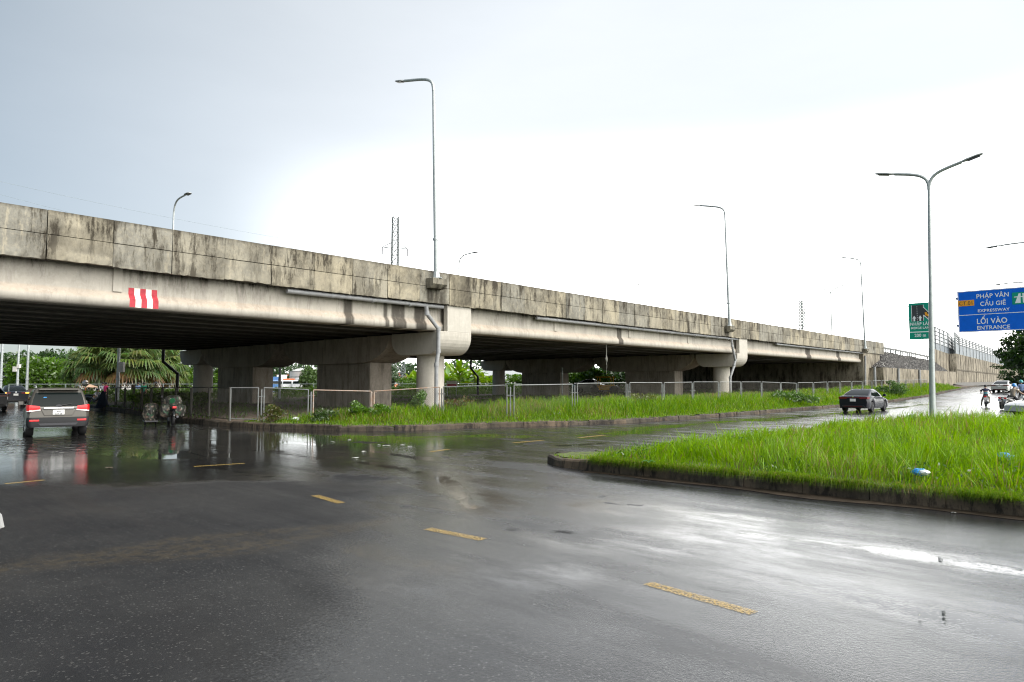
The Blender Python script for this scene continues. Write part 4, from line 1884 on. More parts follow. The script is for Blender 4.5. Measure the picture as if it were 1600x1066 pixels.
gr = empty('guard_rail', O_BR, ROT_S, 'grey steel guard rail on the embankment edge above the stone slope', 'guard rail')
mb = MB()
pr = [(-.06, -.16), (.02, -.10), (-.06, 0), (.02, .10), (-.06, .16), (.0, .16), (.06, .10), (-.02, 0), (.06, -.10), (0, -.16)]
for (sa_, za), (sb_, zb_) in zip(RAIL[:-1], RAIL[1:]):
    vs = [(sa_, .75 + u, za + v) for u, v in pr] + [(sb_, .75 + u, zb_ + v) for u, v in pr]
    n = len(pr)
    mb.add(vs, [(i, (i + 1) % n, n + (i + 1) % n, n + i) for i in range(n)])
mb.build('rail_beam', M['fencesteel'], gr)
for (s, z) in RAIL[::1]:
    for ds in (0, 1.5):
        mb = MB()
        mb.box((s + ds, .92, z - .45), (.14, .16, 1.3))
        mb.build('post', M['galvdull'], gr)

rw = empty('retaining_wall', O_BR, ROT_S, 'tall ribbed concrete retaining wall streaked brown along the ramp at right', 'wall')
rt = lambda s: float(np.interp(s, [115, 130, 209, 250], [8.3, 7.7, 6.45, 5.6]))
wall_strip('wall', 115, 172, .6, rt, zw, M['oldwall'], rw, grime=1.05, tone=.35, seed=3)
wall_strip('wall', 130.5, 250, -.7, rt, zw, M['oldwall'], rw, grime=.95, tone=.35, seed=4, thick=1.8)
mb = MB()
for s in np.arange(131.5, 250, 3.0):
    mb.box((s, -.71, (rt(s) + zw(s)) / 2), (.09, .06, rt(s) - zw(s) - .1), col=(.5, 1.0, .3))
for s in np.arange(116, 142, 3.0):
    mb.box((s, .58, (rt(s) + zw(s)) / 2), (.09, .06, rt(s) - zw(s) - .1), col=(.5, 1.0, .3))
mb.build('rib', M['oldwall'], rw)
mb = MB()
for s in np.arange(131, 249, 3.0):
    a, b = s, s + 3.0
    mb.add([(a, -.79, zw(a) + (rt(a) - zw(a)) * .50), (b, -.79, zw(b) + (rt(b) - zw(b)) * .50), (b, -.79, zw(b) + (rt(b) - zw(b)) * .54), (a, -.79, zw(a) + (rt(a) - zw(a)) * .54),
            (a, -.71, zw(a) + (rt(a) - zw(a)) * .50), (b, -.71, zw(b) + (rt(b) - zw(b)) * .50), (b, -.71, zw(b) + (rt(b) - zw(b)) * .54), (a, -.71, zw(a) + (rt(a) - zw(a)) * .54)],
           [(0, 1, 2, 3), (4, 7, 6, 5), (3, 2, 6, 7), (0, 4, 5, 1)], (.2, 1.2, .6))
mb.build('ledge', M['oldwall'], rw)
mb = MB()
# rough stone apron at the wall's foot
mb = MB()
for s in np.arange(118, 248, 4.0):
    za, zb_ = float(road_z(s)), float(road_z(s + 4))
    mb.add([(s, -4.2, za + .15), (s + 4, -4.2, zb_ + .15), (s + 4, -.9, zb_ + .75), (s, -.9, za + .75)], [(0, 1, 2, 3)])
M['apron'] = pmat('grey_stone_apron', (.15, .145, .135), .85, var=.6, vscale=1.2, bump=1, bscale=4)
mb.build('stone_apron', M['apron'], rw)

M['railgrey'] = pmat('grey_rail_steel', (.26, .275, .285), .6)
nb = empty('noise_barrier', O_BR, ROT_S, 'grey noise barrier with posts and see-through panels on top of the retaining wall', 'noise barrier')
M['panelgrey'] = pmat('grey_barrier_panel', (.17, .195, .215), .5, var=.15, vscale=1)
mclear = pmat('clear_barrier_panel', (.40, .43, .45), .15, trans=.0, spec=.5)
_nt = mclear.node_tree
_b = _nt.nodes['Principled BSDF']
_b.inputs['Alpha'].default_value = .78
M['panelclear'] = mclear
bt = lambda s: float(np.interp(s, [115, 132, 133, 209, 250], [12.6, 12.0, 11.3, 9.9, 9.2])) - .0
step = 4.0
BAYS = [(s, min(s + step, 138.0), .75) for s in np.arange(115.2, 138, step)] + [(s, s + step, -.5) for s in np.arange(131, 247, step)]
for s, s2, w in BAYS:
    for q in ((s,) if s2 - s > 3.9 and s not in (115.2, 131) else (s, s2)):
        mb = MB()
        mb.box((q, w, (rt(q) + bt(q)) / 2), (.26, .26, bt(q) - rt(q)))
        mb.build('post', M['galvdull'], nb)
for s, s2, w in BAYS:
    zm = [rt(q) + (bt(q) - rt(q)) * (.30 if w > 0 else .55) for q in (s, s2)]
    vs = lambda y, lo, hi: [(s + .09, y, lo[0]), (s2 - .09, y, lo[1]), (s2 - .09, y, hi[1]), (s + .09, y, hi[0])]
    fs = [(0, 1, 2, 3), (4, 7, 6, 5), (0, 4, 5, 1), (1, 5, 6, 2), (2, 6, 7, 3), (3, 7, 4, 0)]
    mb = MB()
    mb.add(vs(w - .03, (rt(s), rt(s2)), zm) + vs(w + .03, (rt(s), rt(s2)), zm), fs)
    mb.build('panel', M['panelgrey'], nb)
    mb = MB()
    hi = (bt(s) - .06, bt(s2) - .06)
    lo2 = (zm[0] + .02, zm[1] + .02)
    mb.add(vs(w - .012, lo2, hi) + vs(w + .012, lo2, hi), fs)
    for f in (0, .5, 1):
        a = [lo2[i] + (hi[i] - lo2[i]) * f for i in (0, 1)]
    pc = mb.build('clear_panel', M['panelclear'], nb)
    mb = MB()
    for f in (.0, .25, .5, .75, 1):
        a = [lo2[i] + (hi[i] - lo2[i]) * f for i in (0, 1)]
        mb.tube([(s, w - .04, a[0]), (s2, w - .04, a[1])], .10, 4)
    mb.build('rail', M['railgrey'], nb)

# ------------------------------------------------------------------ grass and plants
def in_poly(x, y, poly):
    px = np.array([p[0] for p in poly])
    py = np.array([p[1] for p in poly])
    ins = np.zeros(x.shape, bool)
    j = len(px) - 1
    for i in range(len(px)):
        c = ((py[i] > y) != (py[j] > y)) & (x < (px[j] - px[i]) * (y - py[i]) / (py[j] - py[i] + 1e-12) + px[i])
        ins ^= c
        j = i
    return ins


def blade_mesh(name, P, H, W, lean, az, col, mat, kind='stuff', curl=1.0, parent=None):
    """P (N,3) foot, H height, W width, lean horizontal reach, az lean direction; five-vertex blades"""
    n = len(P)
    d = np.stack([np.cos(az), np.sin(az), np.zeros(n)], -1)
    tw = az + RNG.uniform(-1.2, 1.2, n) + PI / 2
    sd = np.stack([np.cos(tw), np.sin(tw), np.zeros(n)], -1) * (W / 2)[:, None]
    up = np.array([0, 0, 1.0])
    m1 = P + up * (H * .45)[:, None] + d * (lean * .22)[:, None]
    m2 = P + up * (H * .82)[:, None] + d * (lean * .60)[:, None]
    tp = P + up * (H * (1.0 - .22 * curl * np.minimum(1.3, lean / np.maximum(H, .01))))[:, None] + d * lean[:, None]
    V = np.stack([P - sd, P + sd, m1 - sd * .9, m1 + sd * .9, m2 - sd * .6, m2 + sd * .6, tp], 1)
    b = np.arange(n)[:, None] * 7
    Q = np.concatenate([b + np.array([0, 1, 3, 2]), b + np.array([2, 3, 5, 4])])
    T = b + np.array([4, 5, 6])
    # each blade's colour runs from darker at the foot to lighter at the tip
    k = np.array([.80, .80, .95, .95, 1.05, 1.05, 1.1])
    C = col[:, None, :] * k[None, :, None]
    me = np_mesh(name, V.reshape(-1, 3), quads=Q, tris=T, cols=C.reshape(-1, 3))
    o = fin(name, me, mat, parent)
    return o


def to_world(s, w, z):
    return np.stack([s * SA - w * CA, 40 + s * CA + w * SA, z], -1)


def greens(n, pal, clump=None):
    pal = np.array(pal)
    i = RNG.integers(0, len(pal), n)
    c = pal[i] * RNG.uniform(.72, 1.25, (n, 1))
    if clump is not None:
        c = c * (.62 + .76 * clump)[:, None]
    return c


G_BRIGHT = [(.10, .195, .002), (.13, .235, .002), (.08, .165, .002), (.155, .25, .004), (.115, .21, .002)]
G_DRY = [(.24, .19, .07), (.20, .15, .06), (.17, .17, .04)]

# long grass of the island
n = 620000
s = RNG.uniform(-18, 20, n)
w = RNG.uniform(-48, -17.1, n)
wp = to_world(s, w, np.zeros(n))
ang = np.abs(wp[:, 0] / np.maximum(wp[:, 1], .1))
dist = np.hypot(wp[:, 0], wp[:, 1])
keep = in_poly(s, w, [(p.x, p.y) for p in offset_line(ISL, -.12)]) & (wp[:, 1] > 4) & (ang < .95)
keep &= RNG.random(n) < np.clip(13.0 / dist, .25, 1.0) ** 1.1
s, w, dist = s[keep], w[keep], dist[keep]
n = len(s)
edge = np.minimum(s + 18.0, np.minimum(-17.5 - w, 6.0))            # distance from the kerbs
nose = sstep(-w, 17.0, 21.8)
cl = fbm(s * 1.3, w * 1.3, 51)
cl2 = fbm(s * .45, w * .45, 52)
h = (.09 + .47 * sstep(edge, .0, 1.4)) * (.50 + .50 * nose) * RNG.uniform(.3, 1.25, n) * (.30 + .85 * sstep(cl, .2, .8))
h *= np.where(RNG.random(n) < .05, 1.45, 1.0)
az = RNG.uniform(0, 2 * PI, n) * .6 + fbm(s * .8, w * .8, 57) * 9
lean = h * RNG.uniform(.15, .95, n)
wd = RNG.uniform(.0045, .0105, n) * np.clip(dist / 9, 1, 2.6)
col = greens(n, G_BRIGHT, .35 + .9 * (cl * .5 + cl2 * .5))
dry = RNG.random(n) < .03 + .22 * sstep(cl2, .52, .66)
col[dry] = greens(dry.sum(), G_DRY)
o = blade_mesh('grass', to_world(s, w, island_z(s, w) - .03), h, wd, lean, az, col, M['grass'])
tag(o, 'long bright green grass covering the traffic island', 'grass', kind='stuff')

# grass over the island kerb, trailing tufts
n = 30000
w = RNG.uniform(-34, -18.3, n)
tuft = fbm(w * 1.1, w * 0 + 3, 61)
keep = RNG.random(n) < .02 + .98 * sstep(tuft, .45, .66)
w = w[keep]
n = len(w)
s = -17.84 + RNG.uniform(-.16, .30, n)
h = RNG.uniform(.03, .13, n)
az = np.full(n, PI - (PI / 2 - ROT_S)) + RNG.uniform(-.9, .9, n)
az = math.atan2(-CA, -SA) + RNG.uniform(-1.0, 1.0, n)
o = blade_mesh('trailing_grass', to_world(s, w, .208 + 0 * s), h, RNG.uniform(.004, .010, n), RNG.uniform(.08, .30, n), az, greens(n, G_BRIGHT) * .8, M['grass'], curl=2.8)
tag(o, 'short grass trailing over the island kerb', 'grass', kind='stuff')

# heavier tufts hanging down over the kerb face
n = 5200
cw = np.array([-18.9, -19.6, -20.2, -21.6, -22.4, -23.0, -23.6, -25.1, -26.4, -27.2, -20.9, -24.3])
k = RNG.integers(0, len(cw), n)
w = cw[k] + RNG.normal(0, .16, n) * (1 + (k % 3))
s = -17.93 + RNG.uniform(-.05, .14, n)
az = math.atan2(-CA, -SA) + RNG.uniform(-.9, .9, n)
o = blade_mesh('trailing_grass', to_world(s, w, .19 + 0 * s), RNG.uniform(.05, .16, n), RNG.uniform(.004, .010, n), RNG.uniform(.10, .30, n), az, greens(n, G_BRIGHT + G_DRY[:1]) * .7, M['grass'], curl=5.2)
tag(o, 'tufts of grass hanging down over the island kerb face', 'grass', kind='stuff')

# verge grass by the overpass
n = 300000
s = -17 + 109 * RNG.random(n) ** 1.35
w = RNG.uniform(-10.9, 2.0, n)
K = [(p.x, p.y) for p in offset_line(KERB1, .12)] + [(150, 40)]
keep = in_poly(s, w, K)
wp = to_world(s, w, np.zeros(n))
dist = np.hypot(wp[:, 0], wp[:, 1])
lim = np.interp(s, [-17, -15.4, -11.6, -9.5, -5, 2, 60], [1.2, .8, -1.6, -3.2, -3.4, -2.2, 0.3]) + (fbm(s * .5, w * .5, 71) - .5) * 3.0
keep &= (w < lim) & (RNG.random(n) < np.clip(26 / dist, .2, 1))
s, w, dist = s[keep], w[keep], dist[keep]
n = len(s)
cl = fbm(s * 1.0, w * 1.0, 72)
cl2 = fbm(s * .35, w * .35, 73)
edge = np.interp(s, [-17, -12, -7, -2, 7, 150], [-1.5, -6.6, -8.7, -10.2, -10.6, -9.5])
mid = sstep(kerb_dist(s, w), .1, 2.4)
grow = np.interp(s, [-17, -15, -12, -8, -2, 8], [.3, .6, .7, .9, 1.0, 1.0])
h = (.12 + .56 * mid) * grow * RNG.uniform(.5, 1.25, n) * (.5 + 1.0 * cl)
col = greens(n, [(.09, .185, .003), (.115, .215, .003), (.07, .15, .004), (.14, .21, .010), (.055, .12, .006)], .35 + .9 * (cl * .5 + cl2 * .5))
dry = RNG.random(n) < np.clip((cl2 - .44) * 2.2 * mid, .03, .35)
col[dry] = greens(dry.sum(), G_DRY)
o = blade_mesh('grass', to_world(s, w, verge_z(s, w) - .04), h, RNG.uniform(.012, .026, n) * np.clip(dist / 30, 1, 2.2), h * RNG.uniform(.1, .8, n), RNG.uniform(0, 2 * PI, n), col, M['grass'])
tag(o, 'tall weedy grass on the verge in front of the chain-link fence', 'grass', kind='stuff')
# sparse shaded ground cover beneath the overpass
n = 60000
s = RNG.uniform(-16, 66, n)
w = RNG.uniform(-4, 44, n)
keep = in_poly(s, w, K) & (fbm(s * .4, w * .4, 81) > .46)
s, w = s[keep], w[keep]
n = len(s)
h = RNG.uniform(.12, .5, n) * (.5 + sstep(w, 30, 38))
o = blade_mesh('ground_cover', to_world(s, w, verge_z(s, w) - .04), h, RNG.uniform(.02, .05, n), h * RNG.uniform(.2, .8, n), RNG.uniform(0, 2 * PI, n), greens(n, [(.05, .10, .015), (.07, .13, .02), (.06, .10, .02)]), M['grass'])
tag(o, 'shaded weeds on the bare ground beneath the overpass', 'weeds', kind='stuff')


def leaf_mesh(P, size, col, jit=.45, up=.3):
    """four-cornered leaves at P with random set"""
    n = len(P)
    a = RNG.normal(size=(n, 3))
    a /= np.linalg.norm(a, axis=1)[:, None]
    nrm = RNG.normal(size=(n, 3))
    nrm[:, 2] += up * 3
    b = np.cross(nrm, a)
    b /= np.linalg.norm(b, axis=1)[:, None] + 1e-9
    sz = (size * RNG.uniform(1 - jit, 1 + jit, n))[:, None]
    V = np.stack([P - a * sz, P + b * sz * .45, P + a * sz, P - b * sz * .45], 1)
    Q = np.arange(n)[:, None] * 4 + np.arange(4)
    C = np.repeat(col[:, None, :], 4, 1)
    return V.reshape(-1, 3), Q, C.reshape(-1, 3)


# broad-leaved weeds mixed into the island grass in patches
n = 90000
s = RNG.uniform(-17.8, 6, n)
w = RNG.uniform(-44, -18.4, n)
pt = fbm(s * .9, w * .9, 63)
keep = in_poly(s, w, [(q.x, q.y) for q in offset_line(ISL, -.2)]) & (RNG.random(n) < sstep(pt, .54, .68))
s, w = s[keep], w[keep]
wp = to_world(s, w, island_z(s, w) + .02 + .30 * RNG.random(len(s)) * sstep(s, -17.9, -16.5))
keep = (wp[:, 1] > 4) & (np.abs(wp[:, 0] / np.maximum(wp[:, 1], .1)) < .95)
wp = wp[keep]
V, Q, C = leaf_mesh(wp, np.full(len(wp), .035), greens(len(wp), [(.05, .115, .012), (.07, .14, .012), (.04, .095, .015)]), up=.6)
o = fin('weeds', np_mesh('weeds', V, quads=Q, cols=C), M['leaf'])
tag(o, 'dark broad-leaved weeds growing in patches among the island grass', 'weeds', kind='stuff')


def crown_points(nb, per, rx, ry, rz, blob=.32, flat=.0, shell=.55):
    c = RNG.normal(size=(nb, 3))
    c /= np.linalg.norm(c, axis=1)[:, None]
    c *= (RNG.uniform(shell, 1.0, (nb, 1)))
    c[:, 2] = np.maximum(c[:, 2], -.55 + flat)
    br_ = RNG.uniform(.6, 1.25, nb) * blob
    p = RNG.normal(size=(nb, per, 3))
    p /= np.linalg.norm(p, axis=2)[:, :, None]
    p *= RNG.uniform(.35, 1, (nb, per, 1)) ** .6 * br_[:, None, None]
    P = (c[:, None, :] + p) * np.array([rx, ry, rz])
    ton = RNG.uniform(.62, 1.3, nb)
    return P.reshape(-1, 3), np.repeat(ton, per), c * np.array([rx, ry, rz])


def tree(loc, height, rx, rz, label, group=None, pal=((.06, .12, .012), (.075, .15, .016), (.05, .10, .012)), nb=60, per=70, leaf=.16, cat='tree', trunk_r=.16, name='tree', low=.25):
    e = empty(name, loc, random.uniform(0, 6), label, cat, group)
    zc = height - rz
    P, ton, cen = crown_points(nb, per, rx, rx * .95, rz)
    P[:, 2] += zc
    keep = P[:, 2] > height * low * .5
    P, ton = P[keep], ton[keep]
    V, Q, C = leaf_mesh(P, np.full(len(P), leaf), greens(len(P), pal) * ton[:, None])
    fin('crown', np_mesh('crown', V, quads=Q, cols=C), M['leaf'], e)
    mb = MB()
    th = max(.6, zc - rz * .25)
    mb.tube([(0, 0, -.2), (.05, .03, th * .5), (-.04, .06, th)], [trunk_r * 1.25, trunk_r, trunk_r * .75], 8)
    for i in range(7):
        c = cen[random.randrange(len(cen))]
        q = Vector((c[0] * .8, c[1] * .8, zc + c[2] * .7))
        st = Vector((0, 0, th * random.uniform(.7, 1)))
        mb.tube([st, st.lerp(q, .5) + Vector((0, 0, .15)), q], [trunk_r * .5, trunk_r * .32, trunk_r * .1], 6)
    mb.build('trunk', M['bark'], e, smooth=True)
    return e


def gpt(px, Y, z=0.0):
    p = at_dist(px, 600, Y)
    return (p.x, p.y, z)


def tree_px(px, ytop, Y, rpx, label, base=0.0, ratio=.42, **kw):
    """tree standing on the ground at distance Y, its crown about rpx picture-widths in radius"""
    z = at_dist(px, ytop, Y).z
    r = rpx / FPX * Y
    return tree(gpt(px, Y, base), z - base, r, (z - base) * ratio, label, **kw)


BRI = ((.075, .155, .012), (.09, .18, .014), (.06, .125, .012))
DRK = ((.03, .07, .014), (.04, .085, .016), (.028, .06, .012))
TG = 'trees beyond the overpass'
tree_px(68, 560, 92, 50, 'broad bright green tree behind the two grey poles at left', group=TG, pal=BRI, nb=130, per=90, leaf=.26, ratio=.48, low=.05)
tree_px(22, 553, 130, 52, 'dark green tree at the left edge behind the bright one', group=TG, pal=DRK, nb=90, per=80, leaf=.34, ratio=.46)
tree_px(78, 552, 150, 45, 'dark tree whose top shows just above the bright green tree', group=TG, pal=DRK, nb=90, per=80, leaf=.36, ratio=.45)
tree_px(122, 552, 140, 40, 'dark tree between the bright green tree and the fan palms', group=TG, pal=DRK, nb=90, per=80, leaf=.36, ratio=.47)
tree_px(286, 573, 84, 15, 'small green tree right of the fan palms behind the black downpipe', group=TG, pal=BRI, nb=60, per=70, leaf=.18, ratio=.46)
tree_px(344, 577, 82, 14, 'bright yellow-green tree between the back column and the wall pier', group=TG, pal=BRI, nb=60, per=70, leaf=.18, ratio=.46)
tree_px(484, 573, 95, 15, 'leafy young tree in front of the white storage tank', group=TG, pal=((.07, .13, .03), (.09, .15, .04)), nb=70, per=60, leaf=.2, ratio=.46)
tree_px(500, 577, 100, 15, 'second leafy tree against the wall pier, right of the storage tank', group=TG, pal=((.07, .13, .03), (.08, .14, .03)), nb=60, per=60, leaf=.2, ratio=.46)
tree_px(604, 572, 120, 19, 'grey-green tree behind the pylon legs', group=TG, pal=((.06, .10, .05), (.075, .115, .055)), nb=60, per=60, leaf=.26, ratio=.44)
tree_px(436, 584, 195, 9, 'round distant tree below the red-roofed house', group=TG, pal=DRK, nb=40, per=60, leaf=.4, ratio=.48)
tree_px(920, 572, 105, 34, 'green tree showing in the gap between two dark pier caps', group=TG, pal=BRI, nb=90, per=80, leaf=.26, ratio=.48, low=.05)
tree_px(960, 574, 118, 36, 'darker tree above the yellow machine canopy', group=TG, pal=DRK, nb=80, per=80, leaf=.28, ratio=.48, low=.05)
tree_px(800, 585, 110, 30, 'green bush-like tree between the back columns of the second pier', group=TG, pal=BRI, nb=60, per=70, leaf=.24, ratio=.48, low=.05)
tree_px(1632, 508, 62, 62, 'dark leafy tree hanging in at the right edge under the blue sign', pal=((.022, .055, .012), (.035, .08, .014), (.05, .11, .016)), nb=120, per=120, leaf=.19, ratio=.37, low=.9)
tree_px(1615, 560, 95, 40, 'low dark tree behind the people at the right edge', pal=DRK, nb=70, per=80, leaf=.22, ratio=.48, low=.05)

# far treeline that reads as one mass
n = 26000
X = RNG.uniform(-260, 190, n)
Yb = 240 + RNG.uniform(-12, 12, n)
top = 4.5 + 6.5 * fbm(X * .07, X * 0 + 2, 91) + 2 * fbm(X * .4, X * 0, 92)
Zt = top * RNG.random(n) ** .6
V, Q, C = leaf_mesh(np.stack([X, Yb, Zt], -1), np.full(n, .75), greens(n, [(.035, .07, .025), (.05, .09, .03), (.03, .06, .025)]))
o = fin('treeline', np_mesh('treeline', V, quads=Q, cols=C), M['leaf'])
tag(o, 'far band of trees along the horizon', 'treeline', kind='stuff')


def hedge(s0, s1, w, width, h, label, pal=((.075, .14, .014), (.095, .17, .016), (.055, .11, .012)), dens=330, group='clipped hedges under the overpass'):
    n = int((s1 - s0) * dens)
    u = RNG.uniform(0, 1, n)
    s = s0 + (s1 - s0) * u
    ww = w + RNG.normal(0, width * .3, n)
    top = h * (.85 + .25 * fbm(s * 1.1, s * 0 + w, 95))
    z = top * RNG.random(n) ** .45
    P = to_world(s, ww, z + verge_z(s, ww))
    c0 = L2W((s0 + s1) / 2, w, 0)
    P -= np.array(c0)
    V, Q, C = leaf_mesh(P, np.full(n, .13), greens(n, pal, fbm(s * 1.6, z * 2, 96)), up=.5)
    e = empty('hedge', c0, 0, label, 'hedge', group)
    fin('foliage', np_mesh('foliage', V, quads=Q, cols=C), M['leaf'], e)
    mb = MB()
    for i in range(int((s1 - s0) / .9)):
        ss = s0 + .4 + i * .9
        p = L2W(ss, w + random.uniform(-.2, .2)) - c0
        z0 = float(verge_z(np.array(ss), np.array(w)))
        mb.tube([(p.x, p.y, z0 - .1), (p.x + random.uniform(-.15, .15), p.y, z0 + h * .75)], [.035, .012], 5)
    mb.build('stem', M['bark'], e)
    return e


hedge(-12, 5, 38.5, 1.3, 1.0, 'trimmed hedge between the two wall piers of the near pier')
hedge(6, 20, 38.5, 1.3, 1.0, 'trimmed hedge between the wall pier and the round front column')
hedge(21, 40, 38.6, 1.4, 1.05, 'trimmed hedge right of the round front column')
hedge(41, 60, 38.6, 1.4, 1.1, 'trimmed hedge below the yellow machine canopy')
s0_, s1_ = on_w(690, 600, 47)[0], on_w(775, 600, 47)[0]
hedge(s0_, s1_, 47, 2.0, 2.3, 'bright overgrown bushes below the banana plants right of the round front column', pal=BRI, dens=420, group=None)
s0_, s1_ = on_w(625, 600, 47)[0], on_w(672, 600, 47)[0]
hedge(s0_, s1_, 47, 2.0, 2.2, 'bright overgrown bushes below the banana plants left of the round front column', pal=BRI, dens=420, group=None)
hedge(-14, -9, 19.5, 1.2, .9, 'low shrub row behind the shaded fence at left')


def shrub(px, py, h, r, label, pal, n=1500, leaf=.06, Y=None, name='shrub'):
    g = on_ground(px, py, .3) if Y is None else Vector(gpt(px, Y, .25))
    z0 = gz_at(g.x, g.y)
    e = empty(name, (g.x, g.y, z0), 0, label, 'shrub')
    P, ton, cen = crown_points(14, n // 14, r, r, h * .5, blob=.45, shell=.2)
    P[:, 2] += h * .5
    P = P[P[:, 2] > 0]
    V, Q, C = leaf_mesh(P, np.full(len(P), leaf), greens(len(P), pal))
    fin('foliage', np_mesh('foliage', V, quads=Q, cols=C), M['leaf'], e)
    mb = MB()
    for c in cen[:8]:
        mb.tube([(0, 0, -.05), (c[0] * .5, c[1] * .5, h * .35), (c[0] * .9, c[1] * .9, max(.1, h * .5 + c[2] * .8))], [.02, .012, .005], 5)
    mb.build('stem', M['bark'], e)


shrub(562, 655, .75, .55, 'bright yellow-green bush against the fence below the wall pier', BRI)
shrub(596, 655, .6, .6, 'low bright bush right of the tilted fence post', BRI)
shrub(655, 648, 1.1, .55, 'leafy weed clump left of the round front column', ((.06, .13, .02), (.08, .16, .02)))
shrub(425, 656, .7, .5, 'brownish weed clump beside the doubled fence post', ((.09, .08, .02), (.06, .09, .015)), n=700)
shrub(505, 656, .5, .6, 'dark leafy weeds in front of the wall pier', ((.04, .08, .015), (.05, .09, .02)), n=900)
shrub(720, 650, .9, .9, 'reddish weed patch right of the round front column', ((.14, .075, .03), (.08, .13, .02), (.10, .12, .02)))
shrub(1395, 622, 1.5, 1.6, 'dark green bush on the verge just behind the black sedan', ((.045, .10, .015), (.06, .13, .02)), n=2600, leaf=.09)
shrub(1240, 632, 1.2, 1.3, 'tall green weeds at the dark abutment opening', ((.06, .12, .02), (.07, .14, .02)), n=2000, leaf=.09)
shrub(1010, 640, .9, 1.1, 'yellowed weeds behind the fence near the second wall pier', ((.13, .14, .03), (.10, .14, .02)), n=1600, leaf=.08)

# small broad-leaved plant on the island kerb
g = on_ground(1013, 729, .2)
e = empty('kerb_weed', (g.x, g.y, .22), 0, 'small heart-leaved weed growing on the island kerb near its nose', 'weed')
mb = MB()
mb.tube([(0, 0, 0), (.01, -.02, .09)], .004, 5)
for a in range(5):
    an = a * 1.3
    mb.tube([(0, 0, .03), (math.cos(an) * .05, math.sin(an) * .05, .08)], .003, 4)
mb.build('stem', M['bark'], e)
mb = MB()
for a in range(6):
    an = a * 1.15
    c, s_ = math.cos(an), math.sin(an)
    f = lambda u, v, z: (c * u - s_ * v, s_ * u + c * v, z)
    mb.add([f(.03, 0, .09), f(.06, .045, .10), f(.12, .03, .085), f(.15, 0, .06), f(.12, -.03, .085), f(.06, -.045, .10)], [(0, 1, 2, 3), (0, 3, 4, 5)], (.06, .17, .03))
mb.build('foliage', M['leaf'], e)


# ------------------------------------------------------------------ fan palms
def fan_palm(loc, h, label, seed, nf=78, R=1.9):
    rng = random.Random(seed)
    e = empty('fan_palm', loc, rng.uniform(0, 6), label, 'palm', 'fan palms at the far corner')
    mb = MB()
    mb.tube([(0, 0, -.2), (.04, 0, h * .4), (0, .03, h * .72)], [.20, .16, .15], 9)
    for k in range(10):
        z = h * .1 + k * h * .06
        mb.lathe([(.19 - k * .003, z), (.165, z + .05)], 9)
    mb.build('trunk', M['bark'], e)
    V, T, C = [], [], []
    zc = h * .70
    for f in range(nf):
        an = rng.uniform(0, 2 * PI)
        el = rng.uniform(-.75, 1.25)
        old = el < -.45 and rng.random() < .6
        stem = R * rng.uniform(.55, .85)
        d = Vector((math.cos(an) * math.cos(el), math.sin(an) * math.cos(el), math.sin(el)))
        p = Vector((0, 0, zc)) + d * stem
        side = d.cross(Vector((0, 0, 1))).normalized()
        up = side.cross(d).normalized()
        base = (.20, .12, .05) if old else rng.choice([(.10, .15, .045), (.13, .18, .06), (.08, .125, .04), (.15, .20, .055)])
        nl = 17
        ll = R * rng.uniform(.50, .72)
        # stalk
        o = len(V)
        q0 = Vector((0, 0, zc))
        for qq in (q0, p):
            V += [qq + side * .02, qq - side * .02, qq + up * .03]
            C += [(.09, .11, .04)] * 3
        T += [(o, o + 1, o + 4, o + 3), (o + 1, o + 2, o + 5, o + 4)]
        for k in range(nl):
            th = -2.0 + 4.0 * k / (nl - 1)
            dd = (d * math.cos(th) + side * math.sin(th)).normalized()
            L_ = ll * (1 - .25 * abs(th) / 2.0)
            m = p + dd * L_ * .55 + up * .05
            tpt = p + dd * L_ * .86 - Vector((0, 0, L_ * rng.uniform(.15, .50)))
            sw = dd.cross(up).normalized() * .085
            o = len(V)
            V += [p - sw * .3, p + sw * .3, m + sw, m - sw, tpt + sw * .25, tpt - sw * .25]
            cc = tuple(b * rng.uniform(.8, 1.25) for b in base)
            C += [cc] * 6
            T += [(o, o + 1, o + 2, o + 3), (o + 3, o + 2, o + 4, o + 5)]
    me = np_mesh('crown', np.array([tuple(v) for v in V]), quads=np.array(T), cols=np.array(C))
    fin('crown', me, M['leaf'], e)


for i, (px, Y, yt, lab) in enumerate(((143, 72, 556, 'leftmost of the fan palms, beside the white wall'), (163, 66, 545, 'fan palm just left of the lamp post with the white box'),
                                      (186, 70, 541, 'tallest fan palm, right behind the lamp post with the white box'), (208, 65, 545, 'fan palm right of the lamp post with the white box'),
                                      (232, 69, 547, 'fan palm with browned lower fronds above the sack-laden motorbike'), (253, 72, 556, 'rightmost of the fan palms, beside the small green tree'))):
    z = at_dist(px, yt, Y).z
    fan_palm(gpt(px, Y, .1), z * 1.0, lab, 100 + i, R=2.5)


